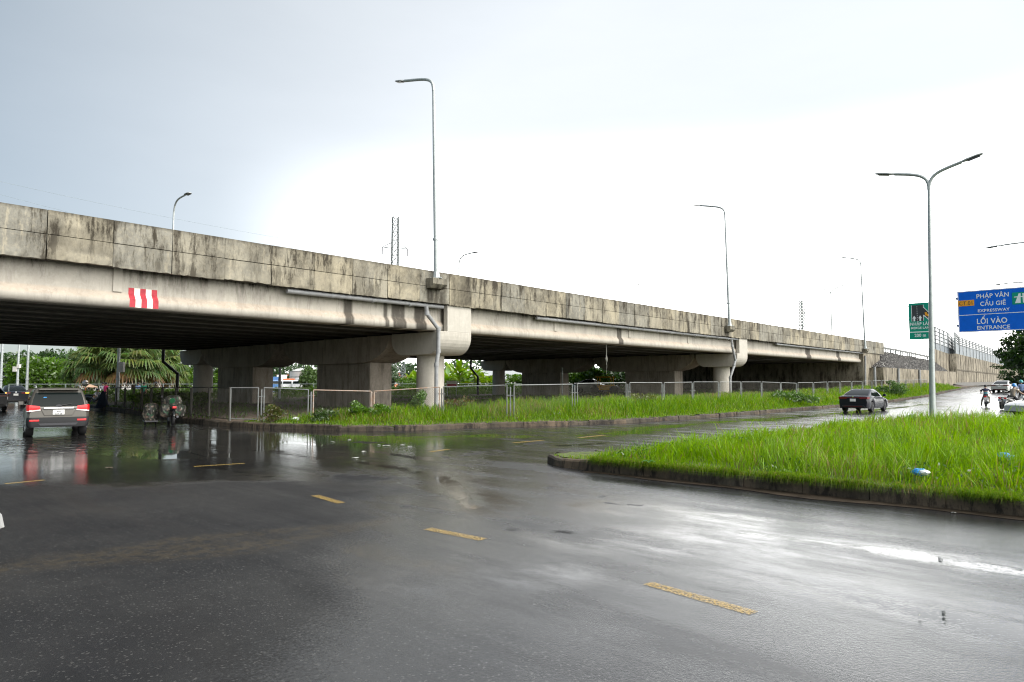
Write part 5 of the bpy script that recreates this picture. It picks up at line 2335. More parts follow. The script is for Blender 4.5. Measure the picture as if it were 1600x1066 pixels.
# ------------------------------------------------------------------ banana plants
def banana(loc, h, label, seed):
    rng = random.Random(seed)
    e = empty('banana_plant', loc, rng.uniform(0, 6), label, 'banana plant', 'banana plants behind the front column')
    mb = MB()
    mb.tube([(0, 0, -.2), (.03, 0, h * .45), (.05, .02, h * .62)], [.16, .12, .07], 8, col=(.12, .16, .04))
    mb.build('stem', M['leaf'], e)
    V, Q, C = [], [], []
    for f in range(15):
        an = rng.uniform(0, 2 * PI)
        el = rng.uniform(.35, 1.45)
        L_ = h * rng.uniform(.42, .62)
        c = rng.choice([(.17, .28, .02), (.20, .30, .025), (.13, .24, .02)])
        dx, dy = math.cos(an), math.sin(an)
        pts = []
        for k in range(9):
            t = k / 8
            r = L_ * (t * math.cos(el) + .35 * t * t)
            z = h * (.58 if f < 9 else .38) + L_ * (t * math.sin(el) - .55 * t * t * (1.4 - math.sin(el)))
            pts.append(Vector((dx * r, dy * r, z)))
        side = Vector((-dy, dx, 0))
        o = len(V)
        for k, p in enumerate(pts):
            t = k / 8
            wd = .30 * math.sin(PI * min(1, t * .9 + .08)) ** .7 * (1 if k else .1)
            V += [p - side * wd + Vector((0, 0, wd * .35)), p, p + side * wd + Vector((0, 0, wd * .35))]
            C += [tuple(q * rng.uniform(.85, 1.15) for q in c)] * 3
        for k in range(8):
            q = o + k * 3
            Q += [(q, q + 1, q + 4, q + 3), (q + 1, q + 2, q + 5, q + 4)]
    me = np_mesh('crown', np.array([tuple(v) for v in V]), quads=np.array(Q), cols=np.array(C))
    fin('crown', me, M['leaf'], e, smooth=True)


for i, (px, Y, yt) in enumerate(((640, 96, 583), (650, 90, 580), (662, 94, 590), (700, 78, 578), (708, 86, 570), (718, 80, 566), (730, 84, 580), (742, 82, 574), (754, 88, 582), (765, 86, 588), (648, 104, 590), (724, 96, 578), (690, 92, 584))):
    Y += 16
    z = at_dist(px, yt, Y).z
    banana(gpt(px, Y, 0), z * 1.12, ('bright banana plant in the clump left of the round front column' if px < 670 else 'bright banana plant in the clump right of the round front column'), 300 + i)

# ------------------------------------------------------------------ cars
def lerp(a, b, t):
    return a + (b - a) * t


def rrect(y0, y1, hw, r, n=5):
    """rounded rectangle outline in (x,y), counter-clockwise, starting at the right rear corner"""
    pts = []
    for (cx, cy, a0) in ((hw - r, y0 + r, -PI / 2), (hw - r, y1 - r, 0), (-hw + r, y1 - r, PI / 2), (-hw + r, y0 + r, PI)):
        for i in range(n + 1):
            a = a0 + PI / 2 * i / n
            pts.append((cx + r * math.cos(a), cy + r * math.sin(a)))
    return pts


def car(loc, heading, label, paint, L=4.68, W=1.88, H=1.70, kind='suv', wheel=.36, plate=True, group=None, lit=None, emblem=True):
    """local +y is forward, origin on the ground under the middle"""
    e = empty('car', loc, math.atan2(-heading[0], heading[1]), label, 'car', group)
    hl, hw = L / 2, W / 2
    suv = kind == 'suv'
    belt = 1.02 * H / 1.70 if suv else .66 * H
    hood = .92 * H / 1.7 if suv else .60 * H
    deck = belt if suv else .70 * H
    zb = .30 if suv else .22
    wy = (-hl * .585, hl * .60)
    ar = wheel + .055
    # lower body
    ys = sorted(set([-hl, -hl + .03, -hl + .12, -hl + .3] + [hl, hl - .03, hl - .12, hl - .35] + list(np.linspace(-hl + .3, hl - .35, 15)) +
                    [w_ + ar * math.cos(a) for w_ in wy for a in np.linspace(0, PI, 13)]))
    rings = []
    for y in ys:
        t = (y + hl) / L
        end = min(y + hl, hl - y)
        k = 1 - .11 * (1 - min(1, end / .3)) ** 2 if end < .3 else 1
        h_ = hw * k
        zt = np.interp(t, [0, .02, .08, .24, .34, .66, .80, .97, 1], [deck - .10, deck - .03, deck, deck + (0 if suv else .02), belt, belt - .01, hood, hood - .16, hood - .26])
        z0 = zb + (.10 if end < .12 else 0)
        for w_ in wy:
            if abs(y - w_) < ar:
                z0 = max(z0, wheel + math.sqrt(max(0, ar * ar - (y - w_) ** 2)))
        zt = max(zt, z0 + .05)
        zm = lerp(z0, zt, .45)
        ring = [(-h_ * .94, z0), (-h_ * .985, lerp(z0, zm, .4)), (-h_, zm), (-h_ * .985, lerp(zm, zt, .7)), (-h_ * .93, zt - .015), (-h_ * .80, zt + .008), (0, zt + .02)]
        ring = ring + [(-x, z) for x, z in reversed(ring[:-1])]
        rings.append([(x, y, z) for x, z in ring])
    mb = MB()
    n = len(rings[0])
    vs = [p for r in rings for p in r]
    fs = []
    for i in range(len(rings) - 1):
        for j in range(n - 1):
            fs.append((i * n + j, i * n + j + 1, (i + 1) * n + j + 1, (i + 1) * n + j))
    fs += [tuple(range(n)), tuple(range((len(rings) - 1) * n, len(rings) * n))]
    mb.add(vs, fs)
    # greenhouse
    if suv:
        g = dict(yb0=-hl + .10, yb1=hl * .50, yr0=-hl + .46, yr1=hl * .18, wb=hw * .93, wr=hw * .74)
    else:
        g = dict(yb0=-hl * .86, yb1=hl * .48, yr0=-hl * .26, yr1=hl * .10, wb=hw * .90, wr=hw * .66)
    zb0 = belt - .03

    def gl(t):
        tt = t
        z = lerp(zb0, H - .035, t)
        bow = .035 * math.sin(PI * t)
        return (lerp(g['yb0'], g['yr0'], tt ** 1.15) - bow, lerp(g['yb1'], g['yr1'], tt) + bow, lerp(g['wb'], g['wr'], tt ** 1.1) + bow * .6, z)
    ts = [0, .2, .4, .6, .8, .93, 1.0]
    vs, fs = [], []
    for t in ts:
        y0, y1, w_, z = gl(t)
        if t == 1.0:
            y0 += .05
            y1 -= .08
            w_ -= .06
            z = H - .012
        vs += [(x, y, z) for x, y in rrect(y0, y1, w_, .13)]
    m = len(vs) // len(ts)
    for i in range(len(ts) - 1):
        for j in range(m):
            j2 = (j + 1) % m
            fs.append((i * m + j, i * m + j2, (i + 1) * m + j2, (i + 1) * m + j))
    fs.append(tuple(range((len(ts) - 1) * m, len(ts) * m)))
    y0, y1, w_, z = gl(1)
    mb.add(vs, fs)
    body = mb.build('body', paint, e, smooth=True)
    # glass
    gm_ = M['glass']

    def rear_pt(x, t, off=.012):
        y0, y1, w_, z = gl(t)
        return (x * w_, y0 - off, z)

    def front_pt(x, t, off=.012):
        y0, y1, w_, z = gl(t)
        return (x * w_, y1 + off, z)

    def side_pt(sx, f, t, off=.010):
        y0, y1, w_, z = gl(t)
        return (sx * (w_ + off), lerp(y0, y1, f), z)

    def strip(fn, xs_, t0, t1, nn=5, inset=0.0):
        vs, fs = [], []
        for i in range(nn + 1):
            t = lerp(t0, t1, i / nn)
            for x in xs_:
                vs.append(fn(x * (1 - inset * (i / nn)), t))
        k = len(xs_)
        for i in range(nn):
            for j in range(k - 1):
                fs.append((i * k + j, i * k + j + 1, (i + 1) * k + j + 1, (i + 1) * k + j))
        mb = MB()
        mb.add(vs, fs)
        return mb
    q = .90 if suv else .88
    rw_ = strip(rear_pt, np.linspace(-q, q, 7), .10 if suv else .06, .80 if suv else .88).build('rear_window', gm_, e, smooth=True)
    strip(front_pt, np.linspace(-.88, .88, 7), .08, .90).build('windscreen', gm_, e, smooth=True)
    for sx in (-1, 1):
        for (f0, f1, f0t, f1t) in ((.10, .33, .10, .33), (.345, .60, .345, .60), (.615, .92, .615, .86)) if suv else ((.20, .46, .12, .46), (.475, .88, .475, .86)):
            vs, fs = [], []
            for i in range(5):
                t = lerp(.10, .84, i / 4)
                for f in np.linspace(lerp(f0, f0t, i / 4), lerp(f1, f1t, i / 4), 3):
                    vs.append(side_pt(sx, f, t))
            for i in range(4):
                for j in range(2):
                    fs.append((i * 3 + j, i * 3 + j + 1, (i + 1) * 3 + j + 1, (i + 1) * 3 + j))
            mb = MB()
            mb.add(vs, fs)
            mb.build('side_window', gm_, e, smooth=True)
    # wheels
    for y in wy:
        for sx in (-1, 1):
            mb = MB()
            c = (sx * (hw - .135), y, wheel)
            mb.lathe([(wheel * .62, -.11), (wheel * .93, -.115), (wheel, -.08), (wheel, .08), (wheel * .93, .115), (wheel * .62, .11)], 28, c, 'x')
            wl_ = mb.build('wheel', M['rubber'], e, smooth=True)
            mb = MB()
            mb.lathe([(wheel * .62, -.05), (wheel * .62, .02)], 24, c, 'x')
            xo = c[0] + sx * .10
            for k in range(5):
                a = 2 * PI * k / 5 + .3
                p1 = (xo, y + math.cos(a) * wheel * .12, wheel + math.sin(a) * wheel * .12)
                p2 = (xo - sx * .01, y + math.cos(a) * wheel * .60, wheel + math.sin(a) * wheel * .60)
                mb.tube([p1, p2], [.05, .035], 6)
            mb.lathe([(wheel * .60, -.005), (wheel * .66, .0), (wheel * .66, .012), (wheel * .60, .012)], 24, (xo - .006, y, wheel), 'x')
            mb.build('rim', M['galv'] if paint is not M['blackpaint'] else M['darkmetal'], wl_, smooth=True)
    mb = MB()
    mb.box((0, 0, zb + .12), (W * .72, L * .86, .2))
    for y in wy:
        mb.tube([(-hw * .8, y, wheel), (hw * .8, y, wheel)], .05, 8)
    mb.build('underbody', M['black'], e)
    # mirrors
    for sx in (-1, 1):
        mb = MB()
        mb.box((sx * (hw + .09), g['yb1'] * .80, belt + .08), (.20, .10, .15), top=.85)
        mb.box((sx * (hw - .03), g['yb1'] * .82, belt + .03), (.12, .05, .05))
        mb.build('mirror', paint, e, bevel=.03)
    yr = -hl
    if suv:
        # dark plastic lower bumper
        mb = MB()
        prof = rrect(yr - .035, yr + .42, hw * .985, .16, 5)
        zs_ = [(.34, .955), (.40, .99), (.58, 1.0), (.665, .985)]
        vs, fs = [], []
        for z, k in zs_:
            vs += [(x * k, (y - (yr + .2)) * k + yr + .2, z) for x, y in prof]
        m = len(prof)
        for i in range(len(zs_) - 1):
            for j in range(m):
                fs.append((i * m + j, i * m + (j + 1) % m, (i + 1) * m + (j + 1) % m, (i + 1) * m + j))
        fs += [tuple(range(m)), tuple(range((len(zs_) - 1) * m, len(zs_) * m))]
        mb.add(vs, fs)
        bump = mb.build('rear_bumper', pmat('dark_bumper_plastic', (.012, .0125, .014), .55), e, smooth=True)
        mb = MB()
        mb.prism([(-hw * .62, .47), (hw * .62, .47), (hw * .55, .40), (-hw * .55, .40)], yr - .045, yr - .02, 'y')
        mb.build('skid_plate', M['darkmetal'], bump)
        for sx in (-1, 1):
            mb = MB()
            mb.box((sx * hw * .74, yr - .028, .565), (.27, .03, .062))
            mb.build('reflector', M['redlens'], bump, bevel=.012)
        # lamps
        for sx in (-1, 1):
            x0, x1 = sx * hw * .985, sx * hw * .58
            P = [(sx * hw * 1.0, yr + .36, .95), (sx * hw * 1.0, yr + .36, 1.06), (sx * hw * .975, yr + .06, 1.085), (sx * hw * .90, yr - .012, 1.08), (x1, yr - .03, 1.04), (sx * hw * .55, yr - .03, .90), (sx * hw * .90, yr - .014, .85), (sx * hw * .975, yr + .05, .85)]
            mb = MB()
            vs = [(P[0], P[1]), ((P[7]), (P[2])), (P[6], P[3]), (P[5], P[4])]
            o = []
            for lo, hi in vs:
                o += [lo, lerp_t(lo, hi, .5, (sx * .01, -.012, 0)), hi]
            fs = []
            for i in range(3):
                for j in range(2):
                    fs.append((i * 3 + j, i * 3 + j + 1, (i + 1) * 3 + j + 1, (i + 1) * 3 + j))
            mb.add(o, fs)
            tl_ = mb.build('tail_light', M['redlens'], e, smooth=True)
            mb = MB()
            mb.add([(x * 1.002, y - .006, z) for x, y, z in (lerp_t(vs[1][0], vs[1][1], .02), lerp_t(vs[2][0], vs[2][1], .02), lerp_t(vs[3][0], vs[3][1], .02),
                    lerp_t(vs[3][0], vs[3][1], .22), lerp_t(vs[2][0], vs[2][1], .24), lerp_t(vs[1][0], vs[1][1], .24))], [(0, 1, 4, 5), (1, 2, 3, 4)])
            mb.build('reversing_lamp', M['clearlens'], tl_)
        mb = MB()
        mb.box((0, yr - .03, .965), (.86, .05, .058))
        mb.build('tailgate_trim', M['chrome'], e, bevel=.02)
        mb = MB()
        mb.prism([(-.50, .93), (.50, .93), (.40, .715), (-.40, .715)], yr - .016, yr + .02, 'y')
        mb.build('plate_recess', paint, e, bevel=.02)
        py_, pz_ = yr - .03, .83
        mb = MB()
        mb.lathe([(.085, -.012), (.085, .0)], 24, (0, yr - .005, 1.045), 'y')
        em = mb.build('emblem', M['darkmetal'], e, smooth=True)
        em.scale = (1, 1, .55)
        em.location = (0, -.012, 1.045 * .45)
        mb = MB()
        mb.tube([(.02, rear_pt(0, .13)[1] - .02, gl(.13)[3]), (.36, rear_pt(0, .22)[1] - .02, gl(.22)[3])], [.022, .010], 6)
        mb.build('wiper', M['black'], e)
        for sx in (-1, 1):
            mb = MB()
            pts = [(sx * gl(.95)[2] * .93, y, H + .012 + (0 if abs(f) > .9 else .045)) for f, y in ((-1, g['yr0'] + .1), (-.8, g['yr0'] + .25), (0, 0), (.8, g['yr1'] - .2), (1, g['yr1'] - .05))]
            mb.tube(pts, .022, 8)
            mb.build('roof_rail', M['galv'], e, smooth=True)
        mb = MB()
        mb.box((0, gl(1)[0] - .10, H - .055), (gl(.95)[2] * 1.72, .26, .035), top=.94)
        mb.build('spoiler', paint, e, bevel=.015)
    else:
        dz = deck
        for sx in (-1, 1):
            mb = MB()
            P = [(sx * hw * 1.004, yr + .30), (sx * hw * .985, yr + .10), (sx * hw * .92, yr + .0), (sx * hw * .40, yr - .022)]
            vs, fs = [], []
            for i, (x, y) in enumerate(P):
                vs += [(x, y, dz - .20 + .02 * i * .3), (x, y, dz - .06)]
            for i in range(3):
                fs.append((i * 2, i * 2 + 2, i * 2 + 3, i * 2 + 1))
            mb.add(vs, fs)
            tl_ = mb.build('tail_light', M['darkred'] if lit != 'red' else M['redlens'], e, smooth=True)
            if lit == 'amber':
                mb = MB()
                mb.box((sx * hw * .82, yr - .02, dz - .12), (.24, .05, .10))
                mb.build('indicator', M['amber'], tl_, bevel=.02)
        if kind == 'sedan':
            mb = MB()
            mb.box((0, yr - .012, dz - .10), (hw * .85, .02, .035))
            mb.build('light_bar', M['darkred'], e)
            mb = MB()
            mb.box((0, yr - .02, .36), (W * .60, .03, .025))
            mb.build('bumper_trim', M['darkred'], e)
        mb = MB()
        mb.prism([(-hw * .80, .27), (hw * .80, .27), (hw * .70, .43), (-hw * .70, .43)], yr - .02, yr + .1, 'y')
        mb.build('bumper_insert', M['black'], e, bevel=.02)
        py_, pz_ = yr - .032, dz - .265
        mb = MB()
        mb.lathe([(.05, -.01), (.05, 0)], 18, (0, yr - .012, dz - .055), 'y')
        mb.build('emblem', M['chrome'], e)
        mb = MB()
        mb.box((0, gl(1)[0] + .16, H + .03), (.03, .12, .07), top=.5)
        mb.build('antenna', M['black'], e)
        # front lamps
        for sx in (-1, 1):
            mb = MB()
            mb.add([(sx * hw * .99, hl - .35, hood - .17), (sx * hw * .93, hl - .07, hood - .24), (sx * hw * .5, hl + .008, hood - .28), (sx * hw * .5, hl + .006, hood - .38), (sx * hw * .93, hl - .06, hood - .36), (sx * hw * .995, hl - .3, hood - .28)], [(0, 1, 4, 5), (1, 2, 3, 4)])
            mb.build('headlight', M['clearlens'], e)
    if plate:
        mb = MB()
        mb.box((0, py_, pz_), (.33, .02, .165))
        pl_ = mb.build('number_plate', M['plate'], e, bevel=.012)
    else:
        pl_ = None
    e['plate_y'], e['plate_z'] = py_, pz_
    return e, pl_


def lerp_t(a, b, t, off=(0, 0, 0)):
    return tuple(a[i] + (b[i] - a[i]) * t + off[i] for i in range(3))


def hd(deg):
    a = math.radians(deg)
    return (math.sin(a), math.cos(a))


g = on_ground(90, 683)
d_ = Vector((*hd(-36.5), 0))
c0 = Vector((g.x, g.y, 0)) + d_ * 2.34
suv, pl = car(c0, (d_.x, d_.y), 'muddy silver sport utility vehicle driving away through the flooded road under the overpass', M['silverpaint'], W=1.80, H=1.65, plate=True, lit='red')
# half-legible plate characters
text('30A', .07, M['plateink'], pl, (0, suv['plate_y'] - .012, suv['plate_z'] + .006), xs=1.0)
text('028 28', .075, M['plateink'], pl, (0, suv['plate_y'] - .012, suv['plate_z'] - .068), xs=1.0)
# inside: pale back light seen through, a blue sticker on the glass
mb = MB()
mb.box((-.38, -2.34 + .235, 1.28), (.09, .012, .12))
mb.build('sticker', M['bluebag'], suv)

Y = 56.0
p = at_dist(24, 632, Y)
d_ = Vector((*hd(-41), 0))
car(Vector((p.x, p.y, 0)) + d_ * 2.1, (d_.x, d_.y), 'black crossover with amber indicators lit, ahead of the silver vehicle', M['blackpaint'], L=4.4, W=1.84, H=1.62, kind='cross', lit='amber')
p = at_dist(-14, 640, 44.0)
d_ = Vector((*hd(-44), 0))
car(Vector((p.x, p.y, 0)) + d_ * 2.1, (d_.x, d_.y), 'dark car cut off by the left edge of the picture', M['blackpaint'], L=4.4, W=1.82, H=1.6, kind='cross')
p = at_dist(1334, 643, 43.0)
d_ = Vector((*hd(43), 0))
car(Vector((p.x, p.y, 0)) + d_ * 2.2, (d_.x, d_.y), 'shiny black sedan driving away on the wet side road', M['blackpaint'], L=4.6, W=1.79, H=1.44, kind='sedan', wheel=.32)
p = at_dist(1562, 612, 82.0)
d_ = Vector((*hd(46), 0))
s_, w_ = W2L(p.x, p.y)
car(Vector((p.x, p.y, float(road_z(s_)))) + d_ * 2.3, (d_.x, d_.y), 'pale silver sedan far up the side road beside the retaining wall', M['greypaint'], L=4.7, W=1.84, H=1.45, kind='sedan', wheel=.33)
p = at_dist(1618, 640, 36.5)
d_ = Vector((*hd(-100), 0))
car(Vector((p.x, p.y, 0)) + Vector((1.0, .0, 0)), (d_.x, d_.y), 'white car at the right edge showing its bonnet above the island grass', M['whitepaint'], L=4.6, W=1.8, H=1.46, kind='sedan', wheel=.32)


# ------------------------------------------------------------------ people
def skin_body(name, verts, edges, radii, mats, seg, parent=None, subdiv=1, loc=(0, 0, 0)):
    me = bpy.data.meshes.new(name)
    me.from_pydata(verts, edges, [])
    o = bpy.data.objects.new(name, me)
    COL.objects.link(o)
    o.modifiers.new('skin', 'SKIN')
    sd = o.modifiers.new('sub', 'SUBSURF')
    sd.levels = subdiv
    sd.render_levels = subdiv
    for i, r in enumerate(radii):
        me.skin_vertices[0].data[i].radius = (r, r) if not isinstance(r, tuple) else r
        me.skin_vertices[0].data[i].use_root = (i == 0)
    bpy.context.view_layer.update()
    m2 = bpy.data.meshes.new_from_object(o.evaluated_get(bpy.context.evaluated_depsgraph_get()))
    bpy.data.objects.remove(o)
    m2.materials.clear()
    for m in mats:
        m2.materials.append(m)
    A = np.array([verts[e[0]] for e in edges])
    B = np.array([verts[e[1]] for e in edges])
    D = B - A
    L2 = (D * D).sum(1) + 1e-9
    idx = []
    for f in m2.polygons:
        c = np.array(f.center)
        t = np.clip(((c - A) * D).sum(1) / L2, 0, 1)
        d = np.linalg.norm(c - A - D * t[:, None], axis=1)
        idx.append(seg[int(d.argmin())])
    m2.polygons.foreach_set('material_index', idx)
    m2.polygons.foreach_set('use_smooth', [True] * len(idx))
    o = bpy.data.objects.new(name, m2)
    COL.objects.link(o)
    o.parent = parent
    o.location = loc
    return o


POSES = {
    'stand': dict(pel=(0, 0, .95), spi=(0, 0, 1.17), che=(0, .01, 1.36), nec=(0, .01, 1.48), hea=(0, .03, 1.58), top=(0, .03, 1.68),
                  sho=(.18, 0, 1.42), elb=(.24, -.03, 1.14), wri=(.25, .06, .90), hip=(.10, 0, .90), kne=(.11, .03, .50), ank=(.11, -.02, .09), toe=(.13, .13, .045)),
    'ride': dict(pel=(0, -.16, .82), spi=(0, -.15, 1.02), che=(0, -.07, 1.24), nec=(0, -.02, 1.38), hea=(0, .02, 1.48), top=(0, .03, 1.58),
                 sho=(.19, -.04, 1.32), elb=(.30, .16, 1.10), wri=(.32, .42, 1.02), hip=(.11, -.12, .78), kne=(.21, .30, .72), ank=(.19, .14, .30), toe=(.21, .30, .26)),
    'ridefoot': dict(pel=(0, -.16, .80), spi=(0, -.15, 1.00), che=(0, -.07, 1.22), nec=(0, -.02, 1.36), hea=(0, .02, 1.46), top=(0, .03, 1.56),
                     sho=(.19, -.04, 1.30), elb=(.30, .16, 1.08), wri=(.32, .42, 1.00), hip=(.11, -.12, .76), kne=(.25, .18, .48), ank=(.30, .05, .10), toe=(.31, .19, .05)),
    'sit': dict(pel=(0, 0, .42), spi=(0, .02, .63), che=(0, .08, .84), nec=(0, .11, .97), hea=(0, .15, 1.07), top=(0, .16, 1.17),
                sho=(.18, .09, .90), elb=(.24, .24, .66), wri=(.16, .44, .56), hip=(.10, .02, .40), kne=(.15, .42, .46), ank=(.14, .36, .09), toe=(.15, .51, .045)),
    'squat': dict(pel=(0, 0, .24), spi=(0, .06, .44), che=(0, .16, .63), nec=(0, .22, .75), hea=(0, .27, .84), top=(0, .29, .94),
                  sho=(.18, .17, .69), elb=(.24, .34, .50), wri=(.14, .50, .40), hip=(.10, .02, .24), kne=(.17, .30, .46), ank=(.15, .12, .09), toe=(.16, .27, .045)),
}


def person(loc, heading, pose, label, shirt, trousers, head='hair', headmat=None, scale=1.0, group=None, asym=None):
    P = dict(POSES[pose])
    e = empty('person', loc, math.atan2(-heading[0], heading[1]), label, 'person', group)
    e.scale = (scale,) * 3
    V, R, Ed, Sg = [], [], [], []

    def v(p, r):
        V.append(tuple(p))
        R.append(r)
        return len(V) - 1

    def ed(a, b, s):
        Ed.append((a, b))
        Sg.append(s)
    SK, SH, TR, SO = 0, 1, 2, 3
    pel = v(P['pel'], (.145, .11))
    spi = v(P['spi'], (.13, .10))
    che = v(P['che'], (.155, .11))
    nec = v(P['nec'], .052)
    hea = v(P['hea'], (.075, .085))
    top = v(P['top'], (.070, .080))
    ed(pel, spi, SH); ed(spi, che, SH); ed(che, nec, SH); ed(nec, hea, SK); ed(hea, top, SK)
    nose = v(Vector(P['hea']) + Vector((0, .098, -.005)), .014)
    ed(hea, nose, SK)
    for sx in (-1, 1):
        m = lambda k: Vector((P[k][0] * sx, P[k][1], P[k][2]))
        if asym and sx == asym[0]:
            m = lambda k, q=POSES[asym[1]]: Vector((q[k][0] * sx, q[k][1], q[k][2])) if k in ('hip', 'kne', 'ank', 'toe') else Vector((P[k][0] * sx, P[k][1], P[k][2]))
        sho = v(m('sho'), .066)
        elb = v(m('elb'), .046)
        wri = v(m('wri'), .030)
        ed(che, sho, SH); ed(sho, elb, SH); ed(elb, wri, SK)
        d = (m('wri') - m('elb')).normalized()
        pal = v(m('wri') + d * .055, (.038, .018))
        ed(wri, pal, SK)
        sid = d.cross(Vector((0, 0, 1)))
        sid = sid.normalized() if sid.length > .1 else Vector((1, 0, 0))
        bend = sid.cross(d).normalized()
        if bend.z > 0:
            bend = -bend
        for k, (o, ln) in enumerate(((-.030, .068), (-.010, .078), (.010, .072), (.030, .056))):
            b = m('wri') + d * .085 + sid * o
            f1 = v(b, .0085)
            f2 = v(b + d * ln * .5 + bend * ln * .22, .008)
            f3 = v(b + d * ln * .78 + bend * ln * .62, .007)
            ed(pal, f1, SK); ed(f1, f2, SK); ed(f2, f3, SK)
        t1 = v(m('wri') + d * .045 - sid * .036 * sx + bend * .012, .010)
        t2 = v(m('wri') + d * .085 - sid * .050 * sx + bend * .03, .008)
        ed(pal, t1, SK); ed(t1, t2, SK)
        hip = v(m('hip'), .092)
        kne = v(m('kne'), .062)
        ank = v(m('ank'), .042)
        toe = v(m('toe'), (.042, .032))
        ed(pel, hip, TR); ed(hip, kne, TR); ed(kne, ank, TR); ed(ank, toe, SO)
    skin_body('body', V, Ed, R, [M['skin'], shirt, trousers, M['black']], Sg, e)
    hc = (Vector(P['hea']) + Vector(P['top'])) / 2 + Vector((0, -.005, .01))
    mb = MB()
    if head == 'hair':
        prof = [(.03, .115), (.075, .09), (.098, .045), (.102, .0), (.090, -.045), (.06, -.055)]
        mb.lathe(list(reversed(prof)), 14, (hc.x, hc.y - .018, hc.z + .012))
        mb.build('hair', M['hair'], e, smooth=True)
    elif head == 'helmet':
        prof = [(.03, .155), (.08, .135), (.122, .08), (.135, .02), (.130, -.05), (.118, -.055)]
        mb.lathe(list(reversed(prof)), 16, (hc.x, hc.y - .01, hc.z + .02))
        mb.box((hc.x, hc.y + .14, hc.z + .0), (.18, .10, .018))
        mb.build('helmet', headmat, e, smooth=True)
    elif head == 'conical':
        mb.lathe([(.27, -.01), (.26, .0), (.02, .17), (.0, .175)], 20, (hc.x, hc.y, hc.z + .04))
        mb.build('conical_hat', headmat, e, smooth=True)
    for sx in (-1, 1):
        mb = MB()
        c = Vector(P['hea']) + Vector((sx * .03, .080, .028))
        mb.lathe([(.003, -.010), (.011, -.004), (.012, .003), (.004, .010)], 8, c, 'y')
        mb.build('eye', M['black'], e)
    return e


def cloth(name, c, **k):
    return pmat(name, c, .85, var=.2, vscale=12, **k)


SH = {k: cloth(k + '_cloth', c) for k, c in dict(navy=(.02, .022, .05), teal=(.05, .20, .22), grey=(.32, .33, .36), pink=(.62, .04, .16), beige=(.36, .30, .22), green=(.03, .26, .15),
                                                 bluegrey=(.16, .22, .36), dark=(.025, .025, .028), jeans=(.05, .06, .10), khaki=(.20, .17, .12), white=(.6, .6, .6), red=(.5, .03, .04)).items()}


def striped():
    m = cloth('navy_cloth_with_teal_panel', (.02, .022, .05))
    nt = m.node_tree
    N, L = nt.nodes, nt.links
    tc = N.new('ShaderNodeTexCoord')
    sp = N.new('ShaderNodeSeparateXYZ')
    L.new(tc.outputs['Object'], sp.inputs[0])
    r = N.new('ShaderNodeValToRGB')
    r.color_ramp.interpolation = 'CONSTANT'
    el = r.color_ramp.elements
    el[0].position, el[0].color = 0, (.02, .022, .05, 1)
    el[1].position, el[1].color = .95, (.35, .18, .12, 1)
    for p, c in ((.97, (.06, .20, .23, 1)), (1.11, (.35, .18, .12, 1)), (1.13, (.02, .022, .05, 1))):
        k = el.new(min(1, p / 2))
        k.color = c
    el[0].position = 0
    for q, p in zip(sorted(el, key=lambda z: z.position), (0,)):
        pass
    mu = N.new('ShaderNodeMath')
    mu.operation = 'MULTIPLY'
    mu.inputs[1].default_value = .5
    L.new(sp.outputs[2], mu.inputs[0])
    while len(el) > 1:
        el.remove(el[-1])
    el[0].position, el[0].color = 0, (.02, .022, .05, 1)
    for p, c in ((.94, (.35, .18, .12, 1)), (.96, (.07, .22, .26, 1)), (1.12, (.40, .20, .13, 1)), (1.15, (.02, .022, .05, 1))):
        k = el.new(p / 2)
        k.color = c
    L.new(mu.outputs[0], r.inputs[0])
    L.new(r.outputs[0], N['Principled BSDF'].inputs['Base Color'])
    return m


SH['striped'] = striped()


